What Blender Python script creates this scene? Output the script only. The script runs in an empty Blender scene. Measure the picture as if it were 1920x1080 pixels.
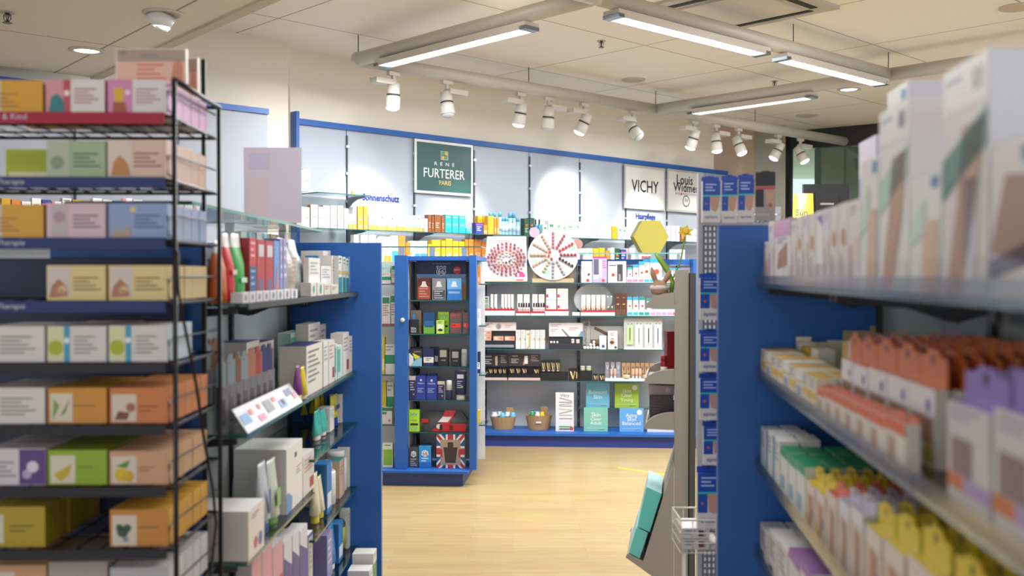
import bpy, math, random
from mathutils import Vector, Matrix
random.seed(7)
PI = math.pi
SC = bpy.context.scene
COL = SC.collection
H_EYE = 1.46      # eye height of the camera
F = 1900.0        # focal length in pixels of the 1920 px wide frame
CX, HY = 960.0, 515.0
# ---------------------------------------------------------------- camera, world, lights, exposure
cam = bpy.data.cameras.new('camera'); camo = bpy.data.objects.new('camera', cam); COL.objects.link(camo)
camo.location = (0, 0, H_EYE)
camo.rotation_euler = (PI / 2 - math.atan(25 / F), 0, 0)
cam.sensor_width = 36.0; cam.lens = 36.0 * F / 1920.0
cam.clip_start = 0.05; cam.clip_end = 60
cam.dof.use_dof = True; cam.dof.focus_distance = 6.0; cam.dof.aperture_fstop = 2.8
SC.camera = camo
SC.view_settings.view_transform = 'Standard'; SC.view_settings.look = 'None'
SC.view_settings.exposure = 0.62; SC.view_settings.gamma = 1.0
SC.view_settings.use_curve_mapping = False
SC.cycles.max_bounces = 7; SC.cycles.transparent_max_bounces = 24
SC.cycles.sample_clamp_indirect = 6
world = bpy.data.worlds.new('world'); SC.world = world; world.use_nodes = True
world.node_tree.nodes['Background'].inputs[0].default_value = (0.93, 0.95, 1.0, 1)
world.node_tree.nodes['Background'].inputs[1].default_value = 1.2

def area_light(name, loc, sx, sy, power, color=(1, 1, 1), rot=(0, 0, 0)):
    l = bpy.data.lights.new(name, 'AREA'); l.shape = 'RECTANGLE'; l.size = sx; l.size_y = sy
    l.energy = power; l.color = color
    o = bpy.data.objects.new(name, l); o.location = loc; o.rotation_euler = rot; COL.objects.link(o)
    return o
def spot_light(name, loc, target, power, angle=50, blend=0.6, color=(1, 0.97, 0.93), r=0.04):
    l = bpy.data.lights.new(name, 'SPOT'); l.energy = power; l.spot_size = math.radians(angle); l.spot_blend = blend
    l.color = color; l.shadow_soft_size = r
    o = bpy.data.objects.new(name, l); o.location = loc
    o.rotation_euler = (Vector(target) - Vector(loc)).to_track_quat('-Z', 'Y').to_euler()
    COL.objects.link(o); return o
# added area lights overhead, out of view, filling in for unseen shop lamps
for (x, y, p) in ((-2.6, 1.2, 3), (-0.7, 0.6, 7), (0.1, 3.5, 22), (2.0, 0.4, 8), (2.2, 2.2, 8)):
    area_light('ceiling_fill_light', (x, y, 2.70), 0.9, 0.5, p, (1, 0.97, 0.93))
for (x, y, p) in ((0.4, 7.0, 18), (2.6, 6.2, 16), (-0.6, 5.4, 12)):  # added fill under the far ceiling, no fitting hangs there
    area_light('ceiling_fill_light', (x, y, 3.2), 1.0, 1.0, p, (1, 0.97, 0.92))

# ---------------------------------------------------------------- materials
def lin(c):
    return c / 12.92 if c <= 0.04045 else ((c + 0.055) / 1.055) ** 2.4
def rgb(h):
    return tuple(lin(int(h[i:i + 2], 16) / 255) for i in (0, 2, 4)) + (1.0,)
_M = {}
def mat(h, rough=0.45, metal=0.0, emit=0.0, noise=0.0, coat=0.0, alb=0.80):
    """Plain procedural surface: colour, a little mottling, gloss."""
    k = (h, rough, metal, emit, noise, coat, alb)
    col = rgb(h) if emit else tuple(c * alb for c in rgb(h)[:3]) + (1.0,)
    if k in _M: return _M[k]
    m = bpy.data.materials.new('surface_' + h); m.use_nodes = True; nt = m.node_tree
    b = nt.nodes['Principled BSDF']
    b.inputs['Base Color'].default_value = col
    b.inputs['Roughness'].default_value = rough; b.inputs['Metallic'].default_value = metal
    b.inputs['Coat Weight'].default_value = coat
    if emit:
        b.inputs['Emission Color'].default_value = rgb(h); b.inputs['Emission Strength'].default_value = emit
    if noise:
        n = nt.nodes.new('ShaderNodeTexNoise'); n.inputs['Scale'].default_value = 60; n.inputs['Detail'].default_value = 4
        x = nt.nodes.new('ShaderNodeMixRGB'); x.blend_type = 'MULTIPLY'; x.inputs[0].default_value = noise
        x.inputs[1].default_value = col; nt.links.new(n.outputs['Fac'], x.inputs[2]); nt.links.new(x.outputs[0], b.inputs['Base Color'])
    _M[k] = m; return m
def glass(name='clear_glass', tint=(0.93, 0.975, 0.965, 1), gl=0.10, rough=0.02):
    if name in _M: return _M[name]
    m = bpy.data.materials.new(name); m.use_nodes = True; nt = m.node_tree
    for n in list(nt.nodes):
        if n.type == 'BSDF_PRINCIPLED': nt.nodes.remove(n)
    out = [n for n in nt.nodes if n.type == 'OUTPUT_MATERIAL'][0]
    t = nt.nodes.new('ShaderNodeBsdfTransparent'); t.inputs[0].default_value = tint
    g = nt.nodes.new('ShaderNodeBsdfGlossy'); g.inputs['Roughness'].default_value = rough
    lw = nt.nodes.new('ShaderNodeLayerWeight'); lw.inputs[0].default_value = gl + 0.25
    mu = nt.nodes.new('ShaderNodeMath'); mu.operation = 'MULTIPLY_ADD'; mu.inputs[1].default_value = 0.6; mu.inputs[2].default_value = gl * 0.5
    mx = nt.nodes.new('ShaderNodeMixShader')
    nt.links.new(lw.outputs['Fresnel'], mu.inputs[0]); nt.links.new(mu.outputs[0], mx.inputs[0])
    nt.links.new(t.outputs[0], mx.inputs[1]); nt.links.new(g.outputs[0], mx.inputs[2]); nt.links.new(mx.outputs[0], out.inputs[0])
    _M[name] = m; return m
def GL(): return glass()
def PLASTIC(): return glass('clear_plastic', (0.95, 0.96, 0.96, 1), 0.04, 0.15)
def EDGE(): return mat('1f5f5c', 0.15)
BLUE = lambda: mat('1c58a4', 0.45, noise=0.05, alb=1.0)
BLACK = lambda: mat('15171c', 0.4)
WHITE = lambda: mat('e9e9ea', 0.4)
GREY = lambda: mat('9a9c9f', 0.5)

# ---------------------------------------------------------------- mesh builder
_T = {}
def text_polys(s):
    if s in _T: return _T[s]
    cu = bpy.data.curves.new('txt', 'FONT'); cu.body = s; cu.size = 1.0; cu.resolution_u = 2
    o = bpy.data.objects.new('txt', cu); COL.objects.link(o)
    me = bpy.data.meshes.new_from_object(o.evaluated_get(bpy.context.evaluated_depsgraph_get()))
    vs = [(v.co.x, v.co.y) for v in me.vertices]; fs = [tuple(p.vertices) for p in me.polygons]
    bpy.data.objects.remove(o); bpy.data.curves.remove(cu); bpy.data.meshes.remove(me)
    x0 = min(v[0] for v in vs); x1 = max(v[0] for v in vs)
    _T[s] = ([((v[0] - x0) / (x1 - x0), v[1] / (x1 - x0)) for v in vs], fs); return _T[s]
class MB:
    def __init__(s): s.v = []; s.f = []; s.mi = []; s.sm = []; s.mats = []
    def _m(s, m):
        if isinstance(m, str): m = mat(m)
        for i, k in enumerate(s.mats):
            if k is m: return i
        s.mats.append(m); return len(s.mats) - 1
    def add(s, vs, fs, m, smooth=False):
        b = len(s.v); s.v += [tuple(v) for v in vs]; k = s._m(m)
        for f in fs: s.f.append(tuple(b + i for i in f)); s.mi.append(k); s.sm.append(smooth)
        return s
    def box(s, x0, x1, y0, y1, z0, z1, m, front=None, back=None, left=None, right=None, top=None, bottom=None):
        vs = [(x0, y0, z0), (x1, y0, z0), (x1, y1, z0), (x0, y1, z0), (x0, y0, z1), (x1, y0, z1), (x1, y1, z1), (x0, y1, z1)]
        b = len(s.v); s.v += vs
        for f, mm in (((0, 1, 5, 4), front), ((2, 3, 7, 6), back), ((3, 0, 4, 7), left), ((1, 2, 6, 5), right), ((4, 5, 6, 7), top), ((3, 2, 1, 0), bottom)):
            s.f.append(tuple(b + i for i in f)); s.mi.append(s._m(mm if mm is not None else m)); s.sm.append(False)
        return s
    def q(s, x0, x1, z0, z1, y, m): return s.add([(x0, y, z0), (x1, y, z0), (x1, y, z1), (x0, y, z1)], [(0, 1, 2, 3)], m)
    def disc(s, cx, cz, r, y, m, n=20, rz=None):
        rz = rz or r
        return s.add([(cx + r * math.cos(2 * PI * i / n), y, cz + rz * math.sin(2 * PI * i / n)) for i in range(n)], [tuple(range(n))], m)
    def text(s, t, cx, cz, y, width, m, rot=0.0, squash=1.0, bold=0.0):
        if bold:
            for k, (bx, bz) in enumerate(((-bold, 0), (bold, 0), (0, bold), (0, -bold))): s.text(t, cx + bx, cz + bz, y - 0.00012 * (k + 1), width, m, rot, squash)
        vs, fs = text_polys(t); out = []
        c, sn = math.cos(rot), math.sin(rot)
        for (a, b) in vs:
            a = (a - 0.5) * width; b = b * width * squash
            out.append((cx + a * c - b * sn, y, cz + a * sn + b * c))
        return s.add(out, fs, m)
    def lathe(s, prof, cx, cy, m, n=16, sy=1.0, cols=None):
        vs = []; 
        for (r, z) in prof: vs += [(cx + r * math.cos(2 * PI * i / n), cy + r * sy * math.sin(2 * PI * i / n), z) for i in range(n)]
        for j in range(len(prof) - 1):
            mm = cols[j] if cols else m
            b = len(s.v) if j == 0 else b
            if j == 0: s.v += vs
            k = s._m(mm)
            for i in range(n):
                s.f.append((b + j * n + i, b + j * n + (i + 1) % n, b + (j + 1) * n + (i + 1) % n, b + (j + 1) * n + i)); s.mi.append(k); s.sm.append(True)
        for ring, rev in ((0, True), (len(prof) - 1, False)):
            if prof[ring][0] > 1e-5:
                f = [b + ring * n + i for i in range(n)]
                s.f.append(tuple(reversed(f)) if rev else tuple(f)); s.mi.append(s._m((cols[0] if rev else cols[-1]) if cols else m)); s.sm.append(False)
        return s
    def loft(s, rings, m, cols=None, cap=True):
        """rings: lists of equally many points"""
        n = len(rings[0]); b = len(s.v)
        for r in rings: s.v += [tuple(p) for p in r]
        for j in range(len(rings) - 1):
            k = s._m(cols[j] if cols else m)
            for i in range(n):
                s.f.append((b + j * n + i, b + j * n + (i + 1) % n, b + (j + 1) * n + (i + 1) % n, b + (j + 1) * n + i)); s.mi.append(k); s.sm.append(True)
        if cap:
            s.f.append(tuple(reversed(range(b, b + n)))); s.mi.append(s._m(cols[0] if cols else m)); s.sm.append(False)
            e = b + (len(rings) - 1) * n; s.f.append(tuple(range(e, e + n))); s.mi.append(s._m(cols[-1] if cols else m)); s.sm.append(False)
        return s
    def path(s, pts, r, m, n=6, closed=False):
        P = [Vector(p) for p in pts]; rings = []
        for i, p in enumerate(P):
            a = P[i - 1] if (i > 0 or closed) else None; c = P[(i + 1) % len(P)] if (i < len(P) - 1 or closed) else None
            d = ((c - p).normalized() if c is not None else Vector()) + ((p - a).normalized() if a is not None else Vector())
            if d.length < 1e-6: d = Vector((0, 0, 1))
            d.normalize(); up = Vector((0, 0, 1)) if abs(d.z) < 0.9 else Vector((1, 0, 0))
            e1 = d.cross(up).normalized(); e2 = d.cross(e1)
            rings.append([p + (e1 * math.cos(2 * PI * k / n) + e2 * math.sin(2 * PI * k / n)) * r for k in range(n)])
        if closed: rings.append(rings[0])
        return s.loft(rings, m, cap=not closed)
    def prism(s, poly, y0, y1, m, edge=None):
        """polygon in x,z extruded along y"""
        n = len(poly); b = len(s.v)
        s.v += [(x, y0, z) for x, z in poly] + [(x, y1, z) for x, z in poly]
        k = s._m(m); ke = s._m(edge if edge is not None else m)
        s.f.append(tuple(range(b, b + n))); s.mi.append(k); s.sm.append(False)
        s.f.append(tuple(reversed(range(b + n, b + 2 * n)))); s.mi.append(k); s.sm.append(False)
        for i in range(n):
            j = (i + 1) % n
            s.f.append((b + j, b + i, b + n + i, b + n + j)); s.mi.append(ke); s.sm.append(False)
        return s
    def xf(s, M, start=0):
        s.v = s.v[:start] + [tuple(M @ Vector(v)) for v in s.v[start:]]; return s
    def mesh(s, name):
        me = bpy.data.meshes.new(name); me.from_pydata(s.v, [], s.f)
        for m in s.mats: me.materials.append(m)
        me.polygons.foreach_set('material_index', s.mi); me.polygons.foreach_set('use_smooth', s.sm)
        me.update(); return me

def obj(name, mb, parent=None, loc=(0, 0, 0), rz=0.0, rot=None, label=None):
    me = mb.mesh(name) if isinstance(mb, MB) else mb
    o = bpy.data.objects.new(name, me); COL.objects.link(o); o.location = loc
    o.rotation_euler = rot if rot else (0, 0, rz)
    if parent: o.parent = parent
    if label: o['label'] = label
    return o
def tag(o, label=None, cat=None, group=None, kind=None):
    if label: o['label'] = label
    if cat: o['category'] = cat
    if group: o['group'] = group
    if kind: o['kind'] = kind
    return o
def thing(name, label, cat, loc=(0, 0, 0), rz=0.0, group=None, rot=None):
    o = bpy.data.objects.new(name, None); COL.objects.link(o); o.location = loc; o.empty_display_size = 0.05
    o.rotation_euler = rot if rot else (0, 0, rz)
    return tag(o, label, cat, group)
def struct(name, mb, loc=(0, 0, 0), rz=0.0, parent=None):
    o = obj(name, mb, parent, loc, rz)
    if not parent: o['kind'] = 'structure'
    return o

class Fr:
    """a shelf's own frame: u to the right when facing it, v into the shelf"""
    def __init__(s, x, y, deg): s.x = x; s.y = y; s.a = math.radians(deg); s.c = math.cos(s.a); s.s = math.sin(s.a)
    def P(s, u, v, z=0.0): return Vector((s.x + u * s.c - v * s.s, s.y + u * s.s + v * s.c, z))
    def u(s, px, v=0.0):
        k = (px - CX) / F
        return (k * (s.y + v * s.c) - s.x + v * s.s) / (s.c - k * s.s)
    def z(s, py, u, v=0.0): return H_EYE + (HY - py) / F * s.P(u, v).y
def at(px, py, d): return Vector(((px - CX) / F * d, d, H_EYE + (HY - py) / F * d))
FW = Fr(-1.705, 8.0, 43.9)      # curved wall's shelving
FLW = Fr(-3.1, 6.16, 42.1)      # wall unit beside it
FP = Fr(-0.815, 7.03, -4.5)     # perfume gondola
FB = Fr(-0.32, 8.72, -4.0)      # cosmetics gondola
FL = Fr(-0.668, 2.55, 89.4)     # aisle gondola on one side
FG = Fr(0.66, 2.74, -95.86)     # aisle gondola on the other side
FR = Fr(-0.705, 2.12, 1.5)      # wire rack

# ---------------------------------------------------------------- room shell
def wood():
    m = bpy.data.materials.new('oak_parquet'); m.use_nodes = True; nt = m.node_tree; b = nt.nodes['Principled BSDF']
    tc = nt.nodes.new('ShaderNodeTexCoord'); br = nt.nodes.new('ShaderNodeTexBrick')
    br.inputs['Scale'].default_value = 1.0; br.inputs['Brick Width'].default_value = 0.62; br.inputs['Row Height'].default_value = 0.065
    br.inputs['Mortar Size'].default_value = 0.0009; br.inputs['Mortar Smooth'].default_value = 0.3; br.offset = 0.37
    br.inputs['Color1'].default_value = rgb('a48d63'); br.inputs['Color2'].default_value = rgb('9c855a'); br.inputs['Mortar'].default_value = rgb('866c42')
    mp = nt.nodes.new('ShaderNodeMapping'); mp.inputs['Scale'].default_value = (3, 45, 1)
    n = nt.nodes.new('ShaderNodeTexNoise'); n.inputs['Scale'].default_value = 1.6; n.inputs['Detail'].default_value = 6
    mx = nt.nodes.new('ShaderNodeMixRGB'); mx.blend_type = 'SOFT_LIGHT'; mx.inputs[0].default_value = 0.55
    L = nt.links.new
    L(tc.outputs['Object'], br.inputs['Vector']); L(tc.outputs['Object'], mp.inputs['Vector']); L(mp.outputs[0], n.inputs['Vector'])
    L(br.outputs['Color'], mx.inputs[1]); L(n.outputs['Color'], mx.inputs[2]); L(mx.outputs[0], b.inputs['Base Color'])
    b.inputs['Roughness'].default_value = 0.33
    return m
def tiles(col, line, w, h, rot, mort=0.006):
    m = bpy.data.materials.new('ceiling_tiles'); m.use_nodes = True; nt = m.node_tree; b = nt.nodes['Principled BSDF']
    tc = nt.nodes.new('ShaderNodeTexCoord'); mp = nt.nodes.new('ShaderNodeMapping'); mp.inputs['Rotation'].default_value = (0, 0, rot)
    br = nt.nodes.new('ShaderNodeTexBrick'); br.offset = 0.0; br.inputs['Scale'].default_value = 1.0
    br.inputs['Brick Width'].default_value = w; br.inputs['Row Height'].default_value = h; br.inputs['Mortar Size'].default_value = mort
    br.inputs['Color1'].default_value = rgb(col); br.inputs['Color2'].default_value = rgb(col); br.inputs['Mortar'].default_value = rgb(line)
    L = nt.links.new; L(tc.outputs['Object'], mp.inputs['Vector']); L(mp.outputs[0], br.inputs['Vector']); L(br.outputs['Color'], b.inputs['Base Color'])
    b.inputs['Roughness'].default_value = 0.7
    return m
ZC, ZL = 3.25, 2.72
struct('floor', MB().box(-9, 9, -5, 19, -0.1, 0, wood()))
struct('ceiling', MB().box(-9, 12, -5, 19, ZC, ZC + 0.1, tiles('efe9df', '9d958a', 1.25, 1.25, math.radians(-43.9))))
tdir = Vector((0.643, -0.765, 0)); E1 = Vector((-2.68, 6.47, 0))
A = E1 - tdir * 0.02; B = E1 + tdir * 12
low = [(A.x, A.y), (B.x, B.y), (B.x - 12, B.y - 2), (-9, -5), (-9, 1.2)]
me = MB(); n = len(low)
me.add([(x, y, ZL) for x, y in low] + [(x, y, ZC) for x, y in low], [tuple(reversed(range(n)))] + [(i, (i + 1) % n, n + (i + 1) % n, n + i) for i in range(n)], tiles('e0dbd2', '8d867c', 1.9, 0.95, math.radians(49.9)))
struct('ceiling_lowered', me)
nrm = Vector((0.765, 0.643, 0))
me = MB(); a0, a1 = A, B
me.add([a0 + Vector((0, 0, ZL - 0.012)), a1 + Vector((0, 0, ZL - 0.012)), a1 + nrm * 0.06 + Vector((0, 0, ZL - 0.012)), a0 + nrm * 0.06 + Vector((0, 0, ZL - 0.012)),
        a0 + Vector((0, 0, ZC)), a1 + Vector((0, 0, ZC)), a1 + nrm * 0.06 + Vector((0, 0, ZC)), a0 + nrm * 0.06 + Vector((0, 0, ZC))],
       [(3, 2, 1, 0), (0, 1, 5, 4), (2, 3, 7, 6), (1, 2, 6, 5), (3, 0, 4, 7)], mat('d9cdbb', 0.6))
struct('trim_1', me)
CREAM = mat('e4ddcf', 0.75, alb=1.0)
def wallseg(name, p, q, z0, z1, m, th=0.12):
    p = Vector(p); q = Vector(q); d = (q - p); L = d.length; a = math.atan2(d.y, d.x)
    return struct(name, MB().box(0, L, 0, th, z0, z1, m), (p.x, p.y, 0), a)
CN = Vector((-1.73, 7.85)); wd = Vector((0.7206, 0.6934)); wn = Vector((-0.6934, 0.7206))
wallseg('wall_left', CN - wd * 8, CN, 0, ZC, CREAM)
struct('wall_back', MB().box(-0.03, 5.7, 0.03, 0.15, 0, ZC, CREAM), (FW.x, FW.y, 0), FW.a)
# pink-beige pillar, grey pillar and the glazed wall at the far end
q = at(1388, 515, 12.15); struct('pillar_back', MB().box(-0.17, 0.13, -0.1, 0.3, 0, ZC, mat('cdb8a2', 0.8)), (q.x, q.y, 0), FW.a)
q = at(1440, 515, 12.2); struct('pillar_front', MB().box(-0.24, 0.20, -0.02, 0.4, 0, ZC, mat('a9a69f', 0.8)), (q.x, q.y, 0), 0)
FWN = Fr(3.42, 12.75, -38)
wm = MB(); fm = mat('2b2d2f', 0.4)
wm.box(0, 0.09, -0.03, 0.06, 0, 3.2, fm); wm.box(0.0, 4.5, -0.03, 0.06, 3.02, 3.25, fm); wm.box(2.2, 2.29, -0.03, 0.06, 0, 3.1, fm); wm.box(0, 4.5, -0.03, 0.06, 0, 0.1, fm)
wo = struct('window_1', MB().box(0, 4.5, 0.03, 0.045, 0.1, 3.1, glass('window_glass', (0.74, 0.86, 0.80, 1), 0.12)), (FWN.x, FWN.y, 0), FWN.a)
obj('frame', wm, wo)
bm = MB().box(0.0, 5.5, 1.0, 1.1, 0, 3.25, mat('8f9f92', 0.7))
for i in range(5): bm.box(0.4 + i * 1.0, 0.42 + i * 1.0, 0.985, 1.0, 0, 3.2, mat('6d7a70', 0.7))
bm.box(0.9, 1.3, 0.98, 1.0, 2.05, 2.14, mat('c9a52a', 0.6))
struct('wall_outside', bm, (FWN.x, FWN.y, 0), FWN.a)
# tape on the floor
t0 = Vector(((1160 - CX) / F * 7.65, 7.65)); t1 = Vector(((1262 - CX) / F * 7.33, 7.33)); dd = (t1 - t0)
tp = obj('floor_tape', MB().box(0, dd.length + 0.3, -0.012, 0.012, 0, 0.0012, mat('f0dc1e', 0.5)), None, (t0.x, t0.y, 0), math.atan2(dd.y, dd.x))
tag(tp, 'thin strip of yellow tape stuck on the wooden floor', 'tape')
# ---------------------------------------------------------------- ceiling fittings
ORD = ['first', 'second', 'third', 'fourth', 'fifth', 'sixth', 'seventh', 'eighth', 'ninth', 'tenth', 'eleventh', 'twelfth', 'thirteenth', 'fourteenth', 'fifteenth', 'sixteenth', 'seventeenth', 'eighteenth', 'nineteenth', 'twentieth']
def nth(i):
    if i < 20: return ORD[i]
    t = ['twenty', 'thirty', 'forty', 'fifty', 'sixty', 'seventy', 'eighty', 'ninety'][(i + 1) // 10 - 2]
    if (i + 1) % 10 == 0: return t[:-1] + 'ieth'
    return t + '-' + ORD[(i + 1) % 10 - 1]
ZT = 3.07
P1 = Vector((-1.15, 7.6, ZT)); P2 = Vector((1.40, 9.9, ZT)); P3 = Vector((3.03, 8.18, ZT)); P4 = Vector((0.48, 5.88, ZT))
P5 = Vector((4.15, 12.38, ZT)); P6 = P3 + (P3 - P2) * 1.1; P7 = P4 + (P4 - P3) * 0.8; P8 = P5 + (P3 - P2) * 1.6
TW = mat('d8d2c8', 0.35)
fr = thing('suspended_tube_frame', 'white round tube frame hanging on thin wires below the ceiling', 'light frame')
def ttube(a, b, nm='tube'):
    d = (b - a).normalized(); obj(nm, MB().path([a, b], 0.052, TW, 16), fr)
ttube(P1, P2); ttube(P2, P5); ttube(P1, P4); ttube(P4, P3); ttube(P2, P3); ttube(P3, P6); ttube(P4, P7); ttube(P5, P8)
for p in (P1, P2, P3, P4, P5): obj('corner_joint', MB().lathe([(0.0, -0.054), (0.035, -0.048), (0.0535, -0.02), (0.0535, 0.02), (0.035, 0.048), (0, 0.054)], 0, 0, TW, 16), fr, p)
for p, q_ in ((P1, 0), (P2, 0), (P3, 0), ((P1 + P2) / 2 + Vector((0.02, .02, 0)), 0), (P2 + (P5 - P2) * 0.45, 0), (P5, 0), (P4 + (P3 - P4) * 0.6, 0)):
    obj('hanging_wire', MB().path([p + Vector((0, 0, 0.05)), Vector((p.x, p.y, ZC))], 0.004, mat('55544f', 0.4), 5).lathe([(0.014, 0), (0.014, 0.012)], 0, 0, TW, 10) if False else MB().path([p + Vector((0, 0, 0.05)), Vector((p.x, p.y, ZC))], 0.004, mat('55544f', 0.4), 5), fr)
LITE = mat('e4f1ff', 0.5, emit=5.0)
LOUV = mat('cfdeec', 0.25, 0.3)
def luminaire(a, b, f0, f1, side, label):
    """long fluorescent fitting clipped under a tube: housing, lit diffuser, louver blades"""
    d = (b - a); L = d.length; d.normalize(); p = a + d * L * f0; q = a + d * L * f1; ln = (q - p).length
    t = thing('fluorescent_luminaire', label, 'ceiling light', (p.x, p.y, ZT - 0.086), math.atan2(d.y, d.x), 'fluorescent luminaires under the tube frame')
    W = 0.062
    hb = MB()
    s = side
    hb.box(0, ln, -W, W, 0.006, 0.03, TW)
    hb.box(0, ln, -W, -W + 0.008, -0.016, 0.006, TW); hb.box(0, ln, W - 0.008, W, -0.016, 0.006, TW)
    obj('housing', hb, t)
    obj('end_plate', MB().box(-0.004, 0.05, -W, W, -0.018, 0.005, mat('8d99a5', 0.25, 0.7)), t)
    obj('end_plate', MB().box(ln - 0.05, ln + 0.004, -W, W, -0.018, 0.005, mat('8d99a5', 0.25, 0.7)), t)
    obj('diffuser', MB().box(0.05, ln - 0.05, -W + 0.01, W - 0.01, -0.008, 0.005, LITE), t)
    lv = MB(); k = int(ln / 0.14)
    for i in range(1, k): lv.box(i * ln / k - 0.001, i * ln / k + 0.001, -W + 0.009, W - 0.009, -0.016, -0.009, LOUV)
    obj('louver', lv, t)
    mid = (p + q) / 2
    area_light('luminaire_light', (mid.x, mid.y, ZT - 0.13), ln - 0.1, 0.1, 34 * ln, (0.95, 0.98, 1.0), (0, 0, math.atan2(d.y, d.x)))
luminaire(P1, P4, 0.12, 0.78, 1, 'lit fluorescent luminaire on the tube running from the cream wall corner')
luminaire(P4, P3, 0.04, 0.49, 1, 'lit fluorescent luminaire on the front tube nearest the cassette vent')
luminaire(P4, P3, 0.55, 0.97, 1, 'lit fluorescent luminaire on the front tube ending at the tube crossing')
luminaire(P2, P3, 0.18, 0.72, 1, 'lit fluorescent luminaire on the cross tube near the round lit downlight')
luminaire(P3, P6, 0.62, 0.95, 1, 'short lit fluorescent luminaire past the tube crossing above the stocking boxes')

SPW = mat('e2ddd5', 0.35); LENS = mat('ffffff', 0.4, emit=7.0); LENS2 = mat('d9dde2', 0.3)
def spot(px, hang_frac, pitch, yaw, lit, label, tgt=None, power=60):
    """track spotlight under the wall-side tube: driver box, stem, lamp head, trim ring, lens"""
    X = (P5 - P1); k = (px - CX) / F
    t = (k * P1.y - P1.x) / (X.x - k * X.y); p = P1 + X * t; p.z = ZT - 0.052
    s = thing('track_spotlight', label, 'spotlight', p, FW.a, 'track spotlights under the tube frame')
    obj('track_adapter', MB().box(-0.05, 0.05, -0.018, 0.018, -0.03, 0.0, SPW), s)
    sd = 1 if hang_frac > 0 else -1
    obj('driver_box', MB().box(min(0, sd * 0.19), max(0, sd * 0.19), -0.045, 0.045, -0.105, -0.065, SPW).box(-0.012, 0.012, -0.012, 0.012, -0.07, -0.025, SPW), s)
    hd = MB().lathe([(0.036, 0.085), (0.046, 0.08), (0.05, 0.02), (0.0505, 0.0)], 0, 0, SPW, 20)
    hd.lathe([(0.0505, 0.0), (0.052, -0.004), (0.052, -0.01), (0.0505, -0.012)], 0, 0, mat('25272b', 0.4), 20)
    hd.lathe([(0.0505, -0.012), (0.056, -0.03), (0.058, -0.10), (0.054, -0.105), (0.046, -0.10)], 0, 0, SPW, 20)
    r = Matrix.Rotation(yaw, 4, 'Z') @ Matrix.Rotation(pitch, 4, 'X')
    o = obj('lamp_head', hd, s, (0, 0, -0.17)); o.rotation_euler = r.to_euler()
    obj('lens', MB().lathe([(0.0, -0.128), (0.03, -0.124), (0.048, -0.113), (0.052, -0.106)], 0, 0, LENS if lit else LENS2, 20), o)
    if lit:
        d = r @ Vector((0, 0, -1)); d = Matrix.Rotation(FW.a, 4, 'Z') @ d
        w0 = p + Vector((0, 0, -0.17)) + d * 0.15
        spot_light('spot_beam', w0, tgt if tgt else w0 + d, power, 62, 0.8)
def wallpt(px, z, v=-0.02): u = FW.u(px, v); return FW.P(u, v, z)
spot(738, -1, 0.10, 0, True, 'lit white spotlight nearest the cream wall corner', wallpt(690, 1.75), 70)
spot(838, 1, -0.15, 0, False, 'unlit white spotlight second from the cream wall corner')
spot(976, -1, 0.2, 0.3, True, 'lit white spotlight third from the cream wall corner', wallpt(860, 1.65), 55)
spot(1028, 1, 0.12, 0, False, 'unlit white spotlight between the two middle lit ones')
spot(1095, -1, 0.45, 0.6, True, 'lit white spotlight tilted, just before the short unlit one by the junction', wallpt(1085, 1.9), 140)
spot(1186, -1, -0.7, 0.2, False, 'unlit white spotlight turned end-on beside the tube junction')
spot(1300, -1, 0.35, 0.3, True, 'lit white spotlight first past the tube junction', wallpt(1210, 1.75), 75)
spot(1342, 1, -0.1, 0.2, True, 'lit white spotlight second past the tube junction', FB.P(1.2, -0.1, 1.0), 40)
spot(1384, 1, -0.4, 0.2, True, 'lit white spotlight third past the tube junction', FB.P(0.6, -0.1, 1.0), 40)
spot(1458, -1, 0.5, 0.8, True, 'lit white spotlight in front of the grey pillar', wallpt(1290, 1.7), 40)
spot(1500, 1, -0.5, 0.3, True, 'lit white spotlight in front of the dark window frame', Vector((2.4, 9.5, 0)), 40)

def sprinkler(px, py, zc, label):
    d = (zc - H_EYE) * F / (HY - py); p = at(px, py, d)
    t = thing('fire_sprinkler', label, 'sprinkler', (p.x, p.y, zc), 0, 'ceiling sprinklers')
    obj('ceiling_plate', MB().lathe([(0.035, -0.004), (0.03, -0.001), (0.03, 0)], 0, 0, mat('c9c5bd', 0.4), 16), t)
    obj('sprinkler_nozzle', MB().lathe([(0.022, -0.052), (0.022, -0.049), (0.006, -0.047), (0.006, -0.03), (0.01, -0.02), (0.012, -0.003)], 0, 0, mat('6d675f', 0.3, 0.8), 10)
        .path([(-0.016, 0, -0.01), (-0.018, 0, -0.03), (-0.006, 0, -0.046)], 0.0025, mat('6d675f', 0.3, 0.8), 5).path([(0.016, 0, -0.01), (0.018, 0, -0.03), (0.006, 0, -0.046)], 0.0025, mat('6d675f', 0.3, 0.8), 5), t)
sprinkler(17, 25, ZL, 'small metal sprinkler on the lowered ceiling beside the tilted downlight')
sprinkler(1127, 78, ZC, 'small metal sprinkler on the ceiling between the two long luminaires')
sprinkler(1451, 153, ZC, 'small metal sprinkler on the ceiling inside the tube frame near the crossing')
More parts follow.
